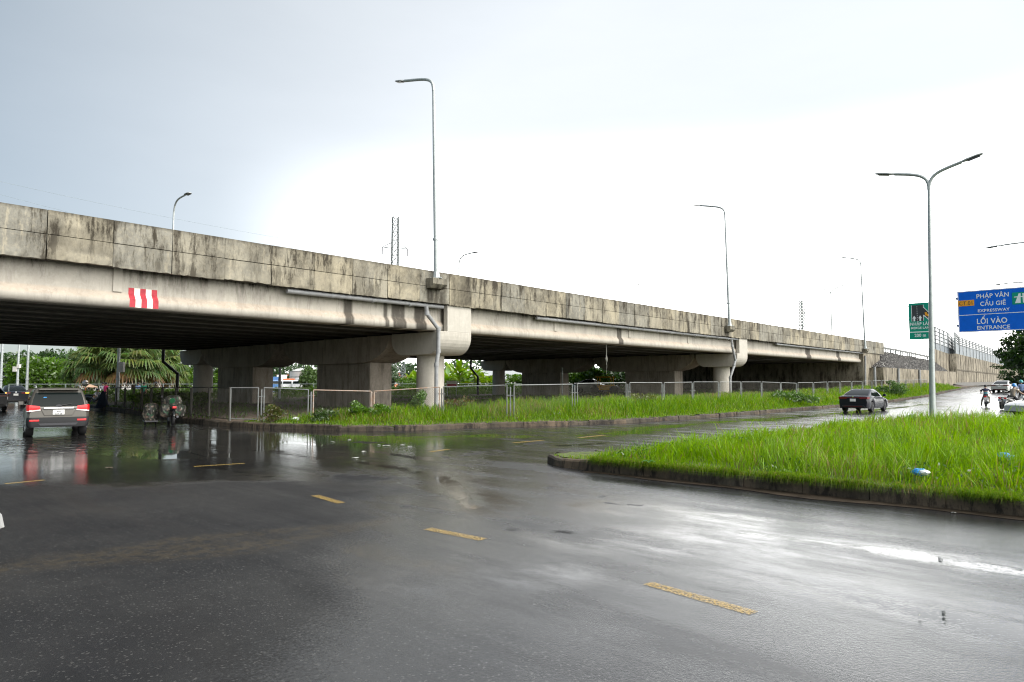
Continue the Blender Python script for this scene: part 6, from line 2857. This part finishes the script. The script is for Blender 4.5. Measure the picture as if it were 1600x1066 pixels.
# ------------------------------------------------------------------ motorbikes
def motorbike(loc, heading, label, paint, group=None, plate=True, load=False):
    e = empty('motorbike', loc, math.atan2(-heading[0], heading[1]), label, 'motorbike', group)
    for y in (-.62, .62):
        mb = MB()
        mb.lathe([(.22, -.035), (.27, -.045), (.285, 0), (.27, .045), (.22, .035)], 24, (0, y, .285), 'x')
        w_ = mb.build('wheel', M['rubber'], e, smooth=True)
        mb = MB()
        mb.lathe([(.215, -.02), (.215, .02)], 20, (0, y, .285), 'x')
        mb.build('rim', M['darkmetal'], w_, smooth=True)
        mb = MB()
        pts = [(0, y + .33 * math.cos(a), .285 + .33 * math.sin(a)) for a in np.linspace(.35, PI - .35, 8)]
        mb.tube(pts, [.03] + [.055] * 6 + [.03], 6)
        mb.build('mudguard', paint, e, smooth=True)
    mb = MB()
    # leg shield, floor tunnel and tail fairing as one shell
    secs = [(.60, .55, .10, .12), (.50, .72, .17, .24), (.38, .60, .12, .18), (.22, .42, .09, .10), (0, .42, .09, .12), (-.15, .58, .12, .16), (-.45, .66, .13, .13), (-.78, .74, .10, .08), (-.92, .80, .05, .03)]
    vs, fs = [], []
    for y, z, hw_, hh in secs:
        for k in range(10):
            a = 2 * PI * k / 10
            vs.append((hw_ * math.cos(a), y, z + hh * math.sin(a)))
    for i in range(len(secs) - 1):
        for k in range(10):
            fs.append((i * 10 + k, i * 10 + (k + 1) % 10, (i + 1) * 10 + (k + 1) % 10, (i + 1) * 10 + k))
    fs += [tuple(range(10)), tuple(range((len(secs) - 1) * 10, len(secs) * 10))]
    mb.add(vs, fs)
    mb.build('body', paint, e, smooth=True)
    mb = MB()
    mb.tube([(.05, .62, .30), (.05, .50, .72)], .022, 6)
    mb.tube([(-.05, .62, .30), (-.05, .50, .72)], .022, 6)
    mb.tube([(0, .50, .70), (0, .44, .98)], .03, 6)
    mb.box((0, -.05, .30), (.22, .40, .22))
    mb.tube([(.10, -.62, .29), (.10, .0, .30)], .03, 6)
    mb.build('frame', M['darkmetal'], e)
    mb = MB()
    mb.tube([(-.34, .36, 1.0), (-.15, .45, .98), (0, .46, .97), (.15, .45, .98), (.34, .36, 1.0)], [.02, .015, .02, .015, .02], 6)
    h = mb.build('handlebar', M['black'], e, smooth=True)
    for sx in (-1, 1):
        mb = MB()
        mb.tube([(sx * .22, .43, .98), (sx * .32, .42, 1.18)], .007, 5)
        mb.lathe([(.05, -.012), (.06, 0), (.05, .012)], 10, (sx * .32, .42, 1.22), 'y')
        mb.build('mirror', M['black'], h)
    mb = MB()
    mb.box((0, -.38, .81), (.24, .80, .10), top=.85)
    mb.build('seat', M['black'], e, bevel=.03)
    mb = MB()
    mb.tube([(.14, .1, .25), (.15, -.35, .28), (.15, -.80, .38)], [.03, .05, .05], 8)
    mb.build('exhaust', M['darkmetal'], e, smooth=True)
    mb = MB()
    mb.box((0, -.93, .78), (.16, .05, .10))
    mb.build('tail_light', M['redlens'], e, bevel=.02)
    mb = MB()
    mb.lathe([(.03, 0), (.09, -.03), (.10, -.09)], 12, (0, .64, .84), 'y')
    mb.build('headlight', M['clearlens'], e, smooth=True)
    if plate:
        mb = MB()
        mb.box((0, -.935, .64), (.19, .012, .14))
        mb.build('number_plate', M['plate'], e)
    return e


redp = pmat('red_scooter_paint', (.40, .02, .02), .25, coat=1)
dkp = pmat('dark_scooter_paint', (.02, .022, .025), .25, coat=1)
grp = pmat('pale_grey_scooter_paint', (.24, .24, .23), .3, coat=1)
p = at_dist(1541, 637, 52.0)
d_ = hd(37)
motorbike((p.x, p.y, .02), d_, 'small motorbike with red tail light ridden up the side road', dkp)
person((p.x, p.y, .03), d_, 'ride', 'rider in a navy shirt with teal back panel on the side road, seen from behind', SH['striped'], SH['khaki'], asym=(-1, 'ridefoot'), scale=1.0)
p = at_dist(1572, 636, 47.0)
d_ = hd(58)
motorbike((p.x, p.y, .02), d_, 'black motorbike leaning beside the white car at the right edge', dkp)
p = at_dist(1586, 640, 46.0)
person((p.x, p.y, .02), hd(70), 'ridefoot', 'person in a beige shirt and bright blue helmet beside the white car', SH['beige'], SH['dark'], 'helmet', pmat('bright_blue_helmet', (.03, .25, .60), .3, coat=1), scale=1.05)
motorbike((p.x, p.y, .02), hd(70), 'motorbike under the rider with the bright blue helmet', grp)
p = at_dist(1597, 628, 58.0)
person((p.x, p.y, .1), hd(20), 'stand', 'person in a blue shirt and teal helmet at the extreme right edge', SH['bluegrey'], SH['dark'], 'helmet', pmat('teal_helmet', (.02, .33, .33), .3, coat=1), scale=1.1)
# people and stalls at the far corner on the left
VG = 'people at the roadside beyond the flooded road'
for (px, Y, pose, h_, lab, sh, tr, hdm) in (
        (161, 60, 'stand', 160, 'person in a grey shirt standing beside the one in pink', 'grey', 'dark', 'hair'),
        (165.5, 58, 'stand', 200, 'person in a bright pink top standing by the shaded fence', 'pink', 'dark', 'hair'),
        (152, 57, 'sit', 120, 'seated person in a pale grey shirt by the parked motorbikes', 'grey', 'khaki', 'hair'),
        (216, 62, 'stand', 170, 'person in a blue-grey shirt behind the shaded fence', 'bluegrey', 'dark', 'hair'),
        (225, 60, 'stand', 170, 'person in a green shirt behind the shaded fence', 'green', 'dark', 'hair'),
        (244, 62, 'stand', 180, 'person with a dark hat behind the sack-laden motorbike', 'khaki', 'dark', 'conical')):
    p = gpt(px, Y, .12)
    if pose == 'sit':
        mbx = MB()
        mbx.box((0, 0, .16), (.34, .30, .32), top=.9)
        st = mbx.build('stool', SH['red'], loc=(p[0], p[1], .12))
        tag(st, 'low red plastic stool under the seated person', 'stool')
    person(p, hd(h_), pose, lab, SH[sh], SH[tr], hdm, SH['dark'], group=VG)
p = gpt(141, 60, .05)
motorbike(p, hd(70), 'parked red scooter near the white wall, by the roadside people', redp, group='motorbikes parked by the roadside')
p = gpt(148, 55, .05)
motorbike(p, hd(100), 'parked dark scooter in front of the roadside people', dkp, group='motorbikes parked by the roadside')
# tan tarpaulin parasol and the dark covered heap
p = gpt(141, 62)
e = empty('parasol', (p[0], p[1], .1), 0, 'tan market parasol over the parked red scooter', 'parasol')
mb = MB()
vs = [(0, 0, 1.62)] + [(.62 * math.cos(a), .62 * math.sin(a), 1.32 + .04 * (i % 2)) for i, a in enumerate(np.linspace(0, 2 * PI, 16, endpoint=False))]
mb.add(vs, [(0, 1 + i, 1 + (i + 1) % 16) for i in range(16)])
cn = mb.build('canopy', cloth('tan_canopy_cloth', (.55, .36, .25)), e)
sm = cn.modifiers.new('solid', 'SOLIDIFY')
sm.thickness = .02
mb = MB()
mb.tube([(0, 0, 0), (0, 0, 1.58)], .03, 6)
mb.build('pole', M['galv'], e)
g = on_ground(152, 638, .1)
e = empty('covered_heap', (g.x, g.y + .6, .1), 0, 'dark blue tarpaulin heap at the end of the shaded fence', 'tarpaulin')
mb = MB()
xs_ = np.linspace(-.9, .9, 15)
V = []
for x in xs_:
    for y in xs_:
        r = math.hypot(x * .9, y)
        V.append((x * .52, y * .7, max(0, 1.15 * math.exp(-(r / .50) ** 2.6) * (.82 + .3 * float(hnoise(np.array(x * 4 + 9), np.array(y * 4 + 9), 8))))))
k = 15
mb.add(V, [(i * k + j, (i + 1) * k + j, (i + 1) * k + j + 1, i * k + j + 1) for i in range(k - 1) for j in range(k - 1)])
mb.build('tarpaulin', cloth('dark_blue_tarpaulin', (.012, .02, .04)), e, smooth=True)
# round convex traffic mirror at the corner
p = gpt(134, 58)
e = empty('road_mirror', (p[0], p[1], .1), 0, 'round traffic mirror on a red and white pole near the white wall', 'traffic mirror')
z = at_dist(134, 601, 58).z
mb = MB()
mb.tube([(0, 0, 0), (0, 0, z + .2)], .045, 8)
mb.build('pole', M['stripes'], e)
mb = MB()
mb.lathe([(.27, .04), (.28, .01), (.24, -.03), (.12, -.06), (.02, -.07)], 20, (0, -.08, z), 'y')
mb.build('mirror_face', pmat('dull_mirror', (.45, .40, .37), .15, .8), e, smooth=True)

# ---- motorbike loaded with sacks of scrap, in the flood water
g = on_ground(262, 666, 0)
d_ = hd(-34)
bk = motorbike((g.x - .35, g.y + .95, .0), d_, 'loaded motorbike half hidden under bulging camouflage-coloured sacks', dkp, plate=False)


def sack_mat():
    m = pmat('mottled_scrap_sack', (.20, .18, .15), .6, bump=.6, bscale=9)
    nt = m.node_tree
    N, L = nt.nodes, nt.links
    tc = N.new('ShaderNodeTexCoord')
    v = N.new('ShaderNodeTexVoronoi')
    v.inputs['Scale'].default_value = 11
    L.new(tc.outputs['Object'], v.inputs['Vector'])
    s_ = N.new('ShaderNodeSeparateColor')
    L.new(v.outputs['Color'], s_.inputs[0])
    r = N.new('ShaderNodeValToRGB')
    r.color_ramp.interpolation = 'CONSTANT'
    el = r.color_ramp.elements
    el[0].color = (.025, .025, .022, 1)
    el[1].position = .35
    el[1].color = (.085, .08, .062, 1)
    for p_, c_ in ((.55, (.15, .11, .085, 1)), (.66, (.035, .04, .03, 1)), (.88, (.24, .225, .20, 1)), (.97, (.03, .07, .04, 1))):
        q = el.new(p_)
        q.color = c_
    L.new(s_.outputs[0], r.inputs[0])
    L.new(r.outputs[0], N['Principled BSDF'].inputs['Base Color'])
    return m


M['sack'] = sack_mat()


def sack(loc, rx, ry, rz, label, seed):
    rng = np.random.default_rng(seed)
    me = bpy.data.meshes.new('sack')
    bm = bmesh.new()
    bmesh.ops.create_icosphere(bm, subdivisions=4, radius=1)
    for v in bm.verts:
        n = v.co.normalized()
        k = 1 + .16 * (float(hnoise(np.array(n.x * 2.2 + seed), np.array(n.y * 2.2 + n.z * 1.7), 11)) - .5) + .12 * (float(hnoise(np.array(n.x * 5 + n.z * 4), np.array(n.y * 5 + seed), 12)) - .5)
        sq = 1 / max(abs(n.x), abs(n.y), abs(n.z)) ** .45
        v.co = Vector((n.x * rx * k * sq, n.y * ry * k * sq, n.z * rz * k * sq))
    bm.to_mesh(me)
    bm.free()
    o = fin('sack', me, M['sack'], smooth=True, loc=loc)
    return tag(o, label, 'sack', 'sacks on the loaded motorbike')


fx, fy = d_
rx_, ry_ = fy, -fx            # right-hand direction of the bike
B0 = Vector((g.x - .35, g.y + .95, 0))


def bl(r, f, z):
    return (B0.x + rx_ * r + fx * f, B0.y + ry_ * r + fy * f, z)


sack(bl(.0, -.30, .98), .31, .36, .30, 'big mottled sack on top of the loaded motorbike seat', 1)
sack(bl(-.22, -.42, .64), .19, .36, .31, 'mottled sack hanging at the near left of the loaded motorbike', 2)
sack(bl(.25, -.42, .62), .20, .36, .30, 'mottled sack hanging at the right of the loaded motorbike', 3)
sack(bl(-.80, -.10, .54), .24, .36, .42, 'large square mottled sack standing apart on the left beside the loaded motorbike', 4)
mb = MB()
mb.lathe([(.11, -.04), (.11, .0), (.03, .03)], 16, bl(-.04, -.68, 1.06), 'y')
tag(mb.build('basin', pmat('dark_green_plastic', (.02, .12, .05), .35), smooth=True), 'round green plastic basin tied on the sacks of the loaded motorbike', 'basin')
# low hand cart carrying the separate sack
c = Vector(bl(-.80, -.10, 0))
e = empty('hand_cart', (c.x, c.y, 0), math.atan2(-fx, fy), 'low two-wheeled cart carrying the separate sack', 'cart')
mb = MB()
mb.box((0, 0, .20), (.50, .80, .05))
mb.build('platform', M['darkmetal'], e)
for sx in (-1, 1):
    mb = MB()
    mb.lathe([(.06, -.02), (.14, -.025), (.16, 0), (.14, .025), (.06, .02)], 18, (sx * .20, 0, .16), 'x')
    mb.build('wheel', M['rubber'], e, smooth=True)

# ---- scooter poking in at the lower left edge
g = on_ground(0, 893, 0)
sc = (g.x - .955, g.y + .08, 0)
e = motorbike(sc, (1, -.06), 'grey scooter entering at the left edge, only its front mudguard in view', grp)
person((sc[0], sc[1], .0), (1, -.06), 'ride', 'person riding the grey scooter just outside the left edge', SH['grey'], SH['dark'], 'helmet', pmat('white_helmet', (.6, .6, .6), .3, coat=1))

# ------------------------------------------------------------------ trucks, machine, buildings and pylons beyond
def truck(loc, heading, label, cabm, boxm, L=8.0, H=3.4, tank=False, group='trucks on the road beyond the overpass'):
    e = empty('truck', loc, math.atan2(-heading[0], heading[1]), label, 'truck', group)
    hl = L / 2
    mb = MB()
    mb.prism([(hl - 1.9, .7), (hl, .7), (hl, 1.6), (hl - .35, 2.55), (hl - 1.9, 2.6)], -1.15, 1.15, 'x')
    cab = mb.build('cab', cabm, e, bevel=.08)
    mb = MB()
    mb.add([(-1.0, hl + .012, 1.62), (1.0, hl + .012, 1.62), (.95, hl - .33, 2.48), (-.95, hl - .33, 2.48)], [(0, 1, 2, 3)])
    for sx in (-1, 1):
        mb.add([(sx * 1.162, hl - 1.5, 1.6), (sx * 1.162, hl - .2, 1.6), (sx * 1.162, hl - .45, 2.35), (sx * 1.162, hl - 1.5, 2.4)], [(0, 1, 2, 3)])
    mb.build('window', M['glass'], cab)
    mb = MB()
    if tank:
        mb.lathe([(.3, -hl), (1.0, -hl + .15), (1.1, -hl + .4), (1.1, hl - 2.5), (1.0, hl - 2.2), (.3, hl - 2.05)], 20, (0, 0, 1.95), 'y')
    else:
        mb.box((0, -.95, 1.0 + (H - 1.0) / 2), (2.4, L - 2.1, H - 1.0))
    mb.build('cargo_body', boxm, e, bevel=.04, smooth=tank)
    mb = MB()
    mb.box((0, 0, .75), (1.0, L * .95, .22))
    mb.build('chassis', M['black'], e)
    for y in (hl - 1.0, -hl + 1.0, -hl + 2.1):
        for sx in (-1, 1):
            mb = MB()
            mb.lathe([(.25, -.14), (.46, -.15), (.5, 0), (.46, .15), (.25, .14)], 20, (sx * 1.0, y, .5), 'x')
            mb.build('wheel', M['rubber'], e, smooth=True)
    for sx in (-1, 1):
        mb = MB()
        mb.box((sx * .85, hl + .02, .95), (.3, .04, .18))
        mb.build('headlight', M['clearlens'], e)
    return e


bcab = pmat('blue_truck_paint', (.05, .14, .32), .35, coat=.5)
wcab = M['whitepaint']
orange = pmat('orange_truck_paint', (.65, .16, .05), .4)
gbox = pmat('grey_cargo_box', (.55, .57, .58), .5, var=.15)
truck(gpt(424, 160, 0), hd(150), 'blue-cab truck with a grey roof showing left of the lamp post between the wall piers', bcab, bcab, H=3.3)
truck(gpt(440, 172, 0), hd(160), 'white box truck behind the blue-cab truck', wcab, wcab, H=3.9)
truck(gpt(451, 165, 0), hd(168), 'truck with an orange flank just right of the lamp post between the wall piers', wcab, orange, L=6.0, H=2.9)
truck(gpt(474, 165, 0), hd(185), 'pale grey box truck behind the young trees by the storage tank', wcab, gbox, H=3.1)
truck(gpt(597, 165, 0), hd(95), 'tanker truck with orange end behind the pylon legs', orange, gbox, tank=True, L=7)
truck(gpt(12, 150, 0), hd(170), 'white box truck far off at the left edge beyond the black crossover', wcab, gbox, H=3.4)
e_, _ = car(Vector(gpt(270, 88, .2)), hd(120), 'small white car parked behind the fan palms', M['whitepaint'], L=4.2, W=1.75, H=1.5, kind='hatch', wheel=.3)
car(Vector(gpt(925, 92, .5)), hd(110), 'grey van roof showing among the trees between two dark pier caps', M['greypaint'], L=4.8, W=1.8, H=1.9, kind='hatch', wheel=.33)

# yellow road roller with a canopy
p = gpt(946, 90, .3)
e = empty('road_roller', p, 1.2, 'yellow road roller with a flat canopy seen between the dark piers', 'road roller')
zt = at_dist(946, 588, 90).z - .3
mb = MB()
mb.box((0, 0, zt - .12), (1.6, 2.3, .16))
mb.build('canopy', M['yellowmach'], e, bevel=.05)
mb = MB()
for x in (-.65, .65):
    for y in (-.9, .9):
        mb.tube([(x, y, 1.0), (x, y, zt - .1)], .05, 6)
mb.build('canopy_post', M['yellowmach'], e)
mb = MB()
mb.box((0, -.2, .95), (1.3, 2.2, .7), top=.9)
mb.build('body', M['yellowmach'], e, bevel=.08)
for y in (1.3, -1.3):
    mb = MB()
    mb.lathe([(.55, -.75), (.6, -.72), (.6, .72), (.55, .75)], 24, (0, y, .6), 'x')
    mb.build('drum', M['darkmetal'], e, smooth=True)

# red and white barrier block right of the front column
p = gpt(731 - 1, 70, .2)
p = gpt(706, 70, .25)
e = empty('barrier_board', p, 0, 'red and white warning board behind the fence, right of the round front column', 'barrier')
zt = at_dist(706, 595, 70).z - .25
mb = MB()
mb.box((0, 0, zt - .35), (1.1, .06, .7))
bd = mb.build('board', M['whiteroad'], e)
mb = MB()
mb.box((.02, -.035, zt - .48), (.95, .012, .24))
mb.build('red_band', M['redpaint'], bd)
mb = MB()
for x in (-.45, .45):
    mb.tube([(x, 0, 0), (x, 0, zt)], .03, 6)
mb.build('post', M['galv'], e)

# storage tank
p = gpt(490, 175)
r = (490 - 454) / FPX * 175
zt = at_dist(490, 578, 175).z
mb = MB()
e = empty('storage_tank', p, 0, 'large white cylindrical storage tank behind the trees between the wall piers', 'tank')
mb.lathe([(r, 0), (r, zt - .5), (r * .7, zt + .25), (.1, zt + .6)], 40)
mb.build('shell', pmat('white_tank_paint', (.66, .66, .64), .55, var=.08), e, smooth=True)
mb = MB()
for z in (zt - .4, zt * .66, zt * .33):
    mb.lathe([(r + .02, z - .06), (r + .10, z - .06), (r + .10, z + .06), (r + .02, z + .06)], 40)
mb.build('band', M['galvdull'], e)


def house(loc, w, d, h, label, rz=0, roofm=None, wallm=None, flat=False, turret=False, cat='house'):
    e = empty('house', loc, rz, label, cat)
    mb = MB()
    mb.box((0, 0, h / 2), (w, d, h))
    wl_ = mb.build('wall', wallm or M['wallpaint'], e)
    mb = MB()
    if flat:
        mb.box((0, 0, h + .12), (w + .5, d + .5, .24))
    else:
        mb.prism([(-d / 2 - .5, h - .02), (d / 2 + .5, h - .02), (0, h + d * .32)], -w / 2 - .4, w / 2 + .4, 'x')
    rf = mb.build('roof', roofm or M['roof'], e)
    if turret:
        mb = MB()
        mb.lathe([(1.5, h), (1.5, h + 2.0), (1.75, h + 2.0), (.05, h + 5.0)], 10, (-w * .12, -d * .3, 0))
        mb.build('turret', M['roof'], e)
    n = max(2, int(w / 2.6))
    for fl in range(max(1, int(h / 3.2))):
        for i in range(n):
            x = -w / 2 + w * (i + .5) / n
            z = 1.5 + fl * 3.2
            fmb = MB()
            fmb.box((x, -d / 2 - .03, z), (1.15, .08, 1.35))
            f = fmb.build('window', M['wallpaint'], e)
            fmb = MB()
            fmb.box((x, -d / 2 - .08, z), (.95, .03, 1.15))
            fmb.build('pane', M['glass'], f)
    return e


p = gpt(440, 420)
house(p, 9.5, 6, at_dist(432, 589, 420).z, 'distant house with a red tiled roof and pointed turret, left of the storage tank', turret=True)
house(gpt(326, 120), 14, 8, at_dist(326, 592, 120).z, 'grey flat-roofed building behind the far left column', flat=True, roofm=M['galvdull'])
house(gpt(120, 104), 14, 6, at_dist(120, 588, 104).z, 'long low building with a pale roof between the bright tree and the fan palms', rz=.3, roofm=pmat('pale_sheet_roof', (.55, .55, .54), .6, var=.1), wallm=M['wallpaint'], flat=True, cat='building')
house(gpt(622, 260), 9, 7, at_dist(640, 592, 260).z, 'distant reddish house row behind the pylon legs', flat=False, wallm=pmat('pinkish_wall', (.45, .33, .30), .8))
house(gpt(-6, 140), 20, 9, at_dist(0, 590, 140).z, 'grey building at the left edge beyond the trucks', flat=True, roofm=M['galvdull'], wallm=pmat('grey_wall', (.35, .35, .34), .8))
house(gpt(790, 210), 26, 9, at_dist(790, 592, 210).z, 'distant grey house seen between the second pier columns', flat=False, roofm=M['galvdull'])
# a low brown wall along the left road
e = empty('boundary_wall', (0, 0, 0), 0, 'low brown wall running behind the cars at left', 'wall')
mb = MB()
a, b = Vector(gpt(-60, 84)), Vector(gpt(140, 74))
m_ = (a + b) / 2
mb.box((m_.x, m_.y, .55), ((b - a).length, .25, 1.1), rz=math.atan2(b.y - a.y, b.x - a.x))
mb.build('wall', pmat('brown_wall', (.26, .19, .15), .85, var=.3), e)
mb = MB()
mb.box((m_.x, m_.y, 1.13), ((b - a).length, .33, .07), rz=math.atan2(b.y - a.y, b.x - a.x))
mb.build('coping', pmat('brown_coping', (.30, .23, .18), .85, var=.3), e)


def pylon(px, Y, ytop, half, label, arms=((.62, 2.9), (.80, 2.9), (.43, 2.9))):
    p = gpt(px, Y)
    H = at_dist(px, ytop, Y).z
    e = empty('power_pylon', p, .35, label, 'pylon')
    wf = lambda z: half * (1 - .70 * min(1, z / (H * .45))) if z < H * .45 else half * .30 * (1 - .35 * (z / H - .45))
    mb = MB()
    zs = [0]
    while zs[-1] < H - .5:
        zs.append(min(H, zs[-1] + max(1.7, wf(zs[-1]) * 1.6)))
    r = .085 * Y / 150
    for sx in (-1, 1):
        for sy in (-1, 1):
            mb.tube([(sx * wf(z), sy * wf(z), z) for z in zs], r, 4)
    for z0, z1 in zip(zs[:-1], zs[1:]):
        a, b = wf(z0), wf(z1)
        for k in range(4):
            c0_ = [(-1, -1), (1, -1), (1, 1), (-1, 1)][k]
            c1_ = [(-1, -1), (1, -1), (1, 1), (-1, 1)][(k + 1) % 4]
            mb.tube([(c0_[0] * a, c0_[1] * a, z0), (c1_[0] * b, c1_[1] * b, z1)], r * .8, 4)
            mb.tube([(c1_[0] * a, c1_[1] * a, z0), (c0_[0] * b, c0_[1] * b, z1)], r * .8, 4)
            mb.tube([(c0_[0] * b, c0_[1] * b, z1), (c1_[0] * b, c1_[1] * b, z1)], r * .8, 4)
    mb.build('tower', M['pylonsteel'], e)
    for f, ln in arms:
        for sx in (-1, 1):
            mb = MB()
            z = H * f
            w_ = wf(z)
            tip = (sx * ln, 0, z + .1)
            for sy in (-1, 1):
                mb.tube([(sx * w_, sy * w_, z), tip], r * .7, 4)
                mb.tube([(sx * w_, sy * w_, z + 1.3), tip], r * .7, 4)
            ca = mb.build('cross_arm', M['pylonsteel'], e)
            mb = MB()
            mb.tube([tip, (tip[0], 0, z - 1.6)], .10, 6)
            mb.build('insulator', M['darkmetal'], ca)
    return e, p, H


M['pylonsteel'] = pmat('pylon_steel', (.20, .22, .22), .6, .2)
py1 = pylon(615, 150, 340, 2.6, 'steel lattice power pylon rising behind the overpass left of the tallest lamp', arms=((.66, 2.8), (.82, 2.8), (.50, 2.8)))
py2 = pylon(1256, 380, 470, 4.0, 'faint lattice power pylon far behind the right half of the overpass', arms=((.70, 4), (.85, 4)))
# wires
for k, (ya, yb, Yb, zo) in enumerate(((254, 330, 120, .82), (262, 337, 120, .66), (339, 372, 120, .50))):
    A = Vector((py1[1][0], py1[1][1], py1[2] * zo - 1.6))
    B = at_dist(-330, ya - 50 if k < 2 else 305, 95)
    pts = [A.lerp(B, t) - Vector((0, 0, 1.6 * 4 * t * (1 - t))) for t in np.linspace(0, 1, 16)]
    mb = MB()
    mb.tube(pts, .016, 4)
    tag(mb.build('power_line', M['faded']), 'thin power line crossing the sky at upper left, ' + ('topmost', 'middle', 'lowest, just above the parapet')[k], 'power line', 'power lines to the pylon')

# ------------------------------------------------------------------ litter
def bag(px, py, z, r, mat, label, seed, name='plastic_bag'):
    g = on_ground(px, py, z)
    me = bpy.data.meshes.new(name)
    bm = bmesh.new()
    bmesh.ops.create_icosphere(bm, subdivisions=3, radius=1)
    rg = random.Random(seed)
    for v in bm.verts:
        n = v.co.normalized()
        k = .75 + .6 * float(hnoise(np.array(n.x * 2.6 + seed), np.array(n.y * 2.6 + n.z * 2), 14)) * (1 if n.z > -.2 else .6) + rg.uniform(-.05, .05)
        v.co = Vector((n.x * r * 1.25 * k, n.y * r * .9 * k, n.z * r * .62 * k))
    bm.to_mesh(me)
    bm.free()
    o = fin(name, me, mat, loc=(g.x, g.y, z + r * .35))
    return tag(o, label, 'plastic bag', 'plastic bags dropped in the grass')


bag(1437, 742, .34, .10, M['bluebag'], 'crumpled blue plastic bag lying in the island grass near the kerb', 3)
bag(1445, 741, .40, .06, M['whitebag'], 'scrap of white plastic beside the blue bag in the island grass', 8)
bag(1570, 718, .42, .12, M['bluebag'], 'torn blue plastic bag deeper in the island grass at the right edge', 5)
bag(872, 651, .26, .20, M['whitebag'], 'crumpled white plastic bag on the verge grass near the middle', 6)
bag(462, 657, .24, .13, M['whitebag'], 'white plastic wrapper on the verge below the fence between the wall piers', 9)
mpaper = pmat('wet_paper', (.45, .45, .42), .5)
rg = random.Random(4)
for i, (px, py, sz) in enumerate(((592, 696, .22), (604, 697, .28), (629, 695, .15), (640, 698, .16), (546, 687, .16), (569, 706, .2), (520, 691, .15), (555, 716, .2), (1131, 686, .12), (880, 709, .15), (946, 710, .12), (170, 731, .2), (911, 728, .08), (1490, 802, .10), (1437, 964, .03), (1410, 785, .05))):
    sz *= .42
    g = on_ground(px, py, .008)
    mb = MB()
    k = 7
    ring = [(sz * rg.uniform(.6, 1.2) * math.cos(a), sz * .6 * rg.uniform(.6, 1.2) * math.sin(a), .004 + rg.uniform(0, .018)) for a in np.linspace(0, 2 * PI, k, endpoint=False)]
    mb.add([(0, 0, .016)] + ring, [(0, 1 + j, 1 + (j + 1) % k) for j in range(k)])
    o = mb.build('paper_scrap', mpaper if i != 11 else M['bark'], loc=(g.x, g.y, g.z))
    sm = o.modifiers.new('solid', 'SOLIDIFY')
    sm.thickness = .004
    tag(o, 'small pale scrap of paper lying on the wet road' if i != 11 else 'brown scrap lying on the wet road behind the silver vehicle', 'litter', 'scraps of paper on the road' if i != 11 else None)
# twine and weed hanging from the soffit of the second span
s, w, z = on_w(947, 538, .3)
q = L2W(s, w)
mb = MB()
mb.tube([(0, 0, 4.60), (.03, 0, 4.0), (-.02, .02, 3.5), (.04, 0, 3.0), (0, 0, 2.4)], [.02, .03, .03, .015, .008], 5)
mb.tube([(.03, 0, 3.75), (.0, .03, 3.5), (.05, 0, 3.25)], [.02, .10, .02], 6)
tag(mb.build('hanging_twine', pmat('grey_twine', (.20, .20, .18), .9), loc=(q.x, q.y, 0)), 'tangled grey twine hanging from the girder of the second span', 'twine')
# water thrown up by the wheels of the silver vehicle
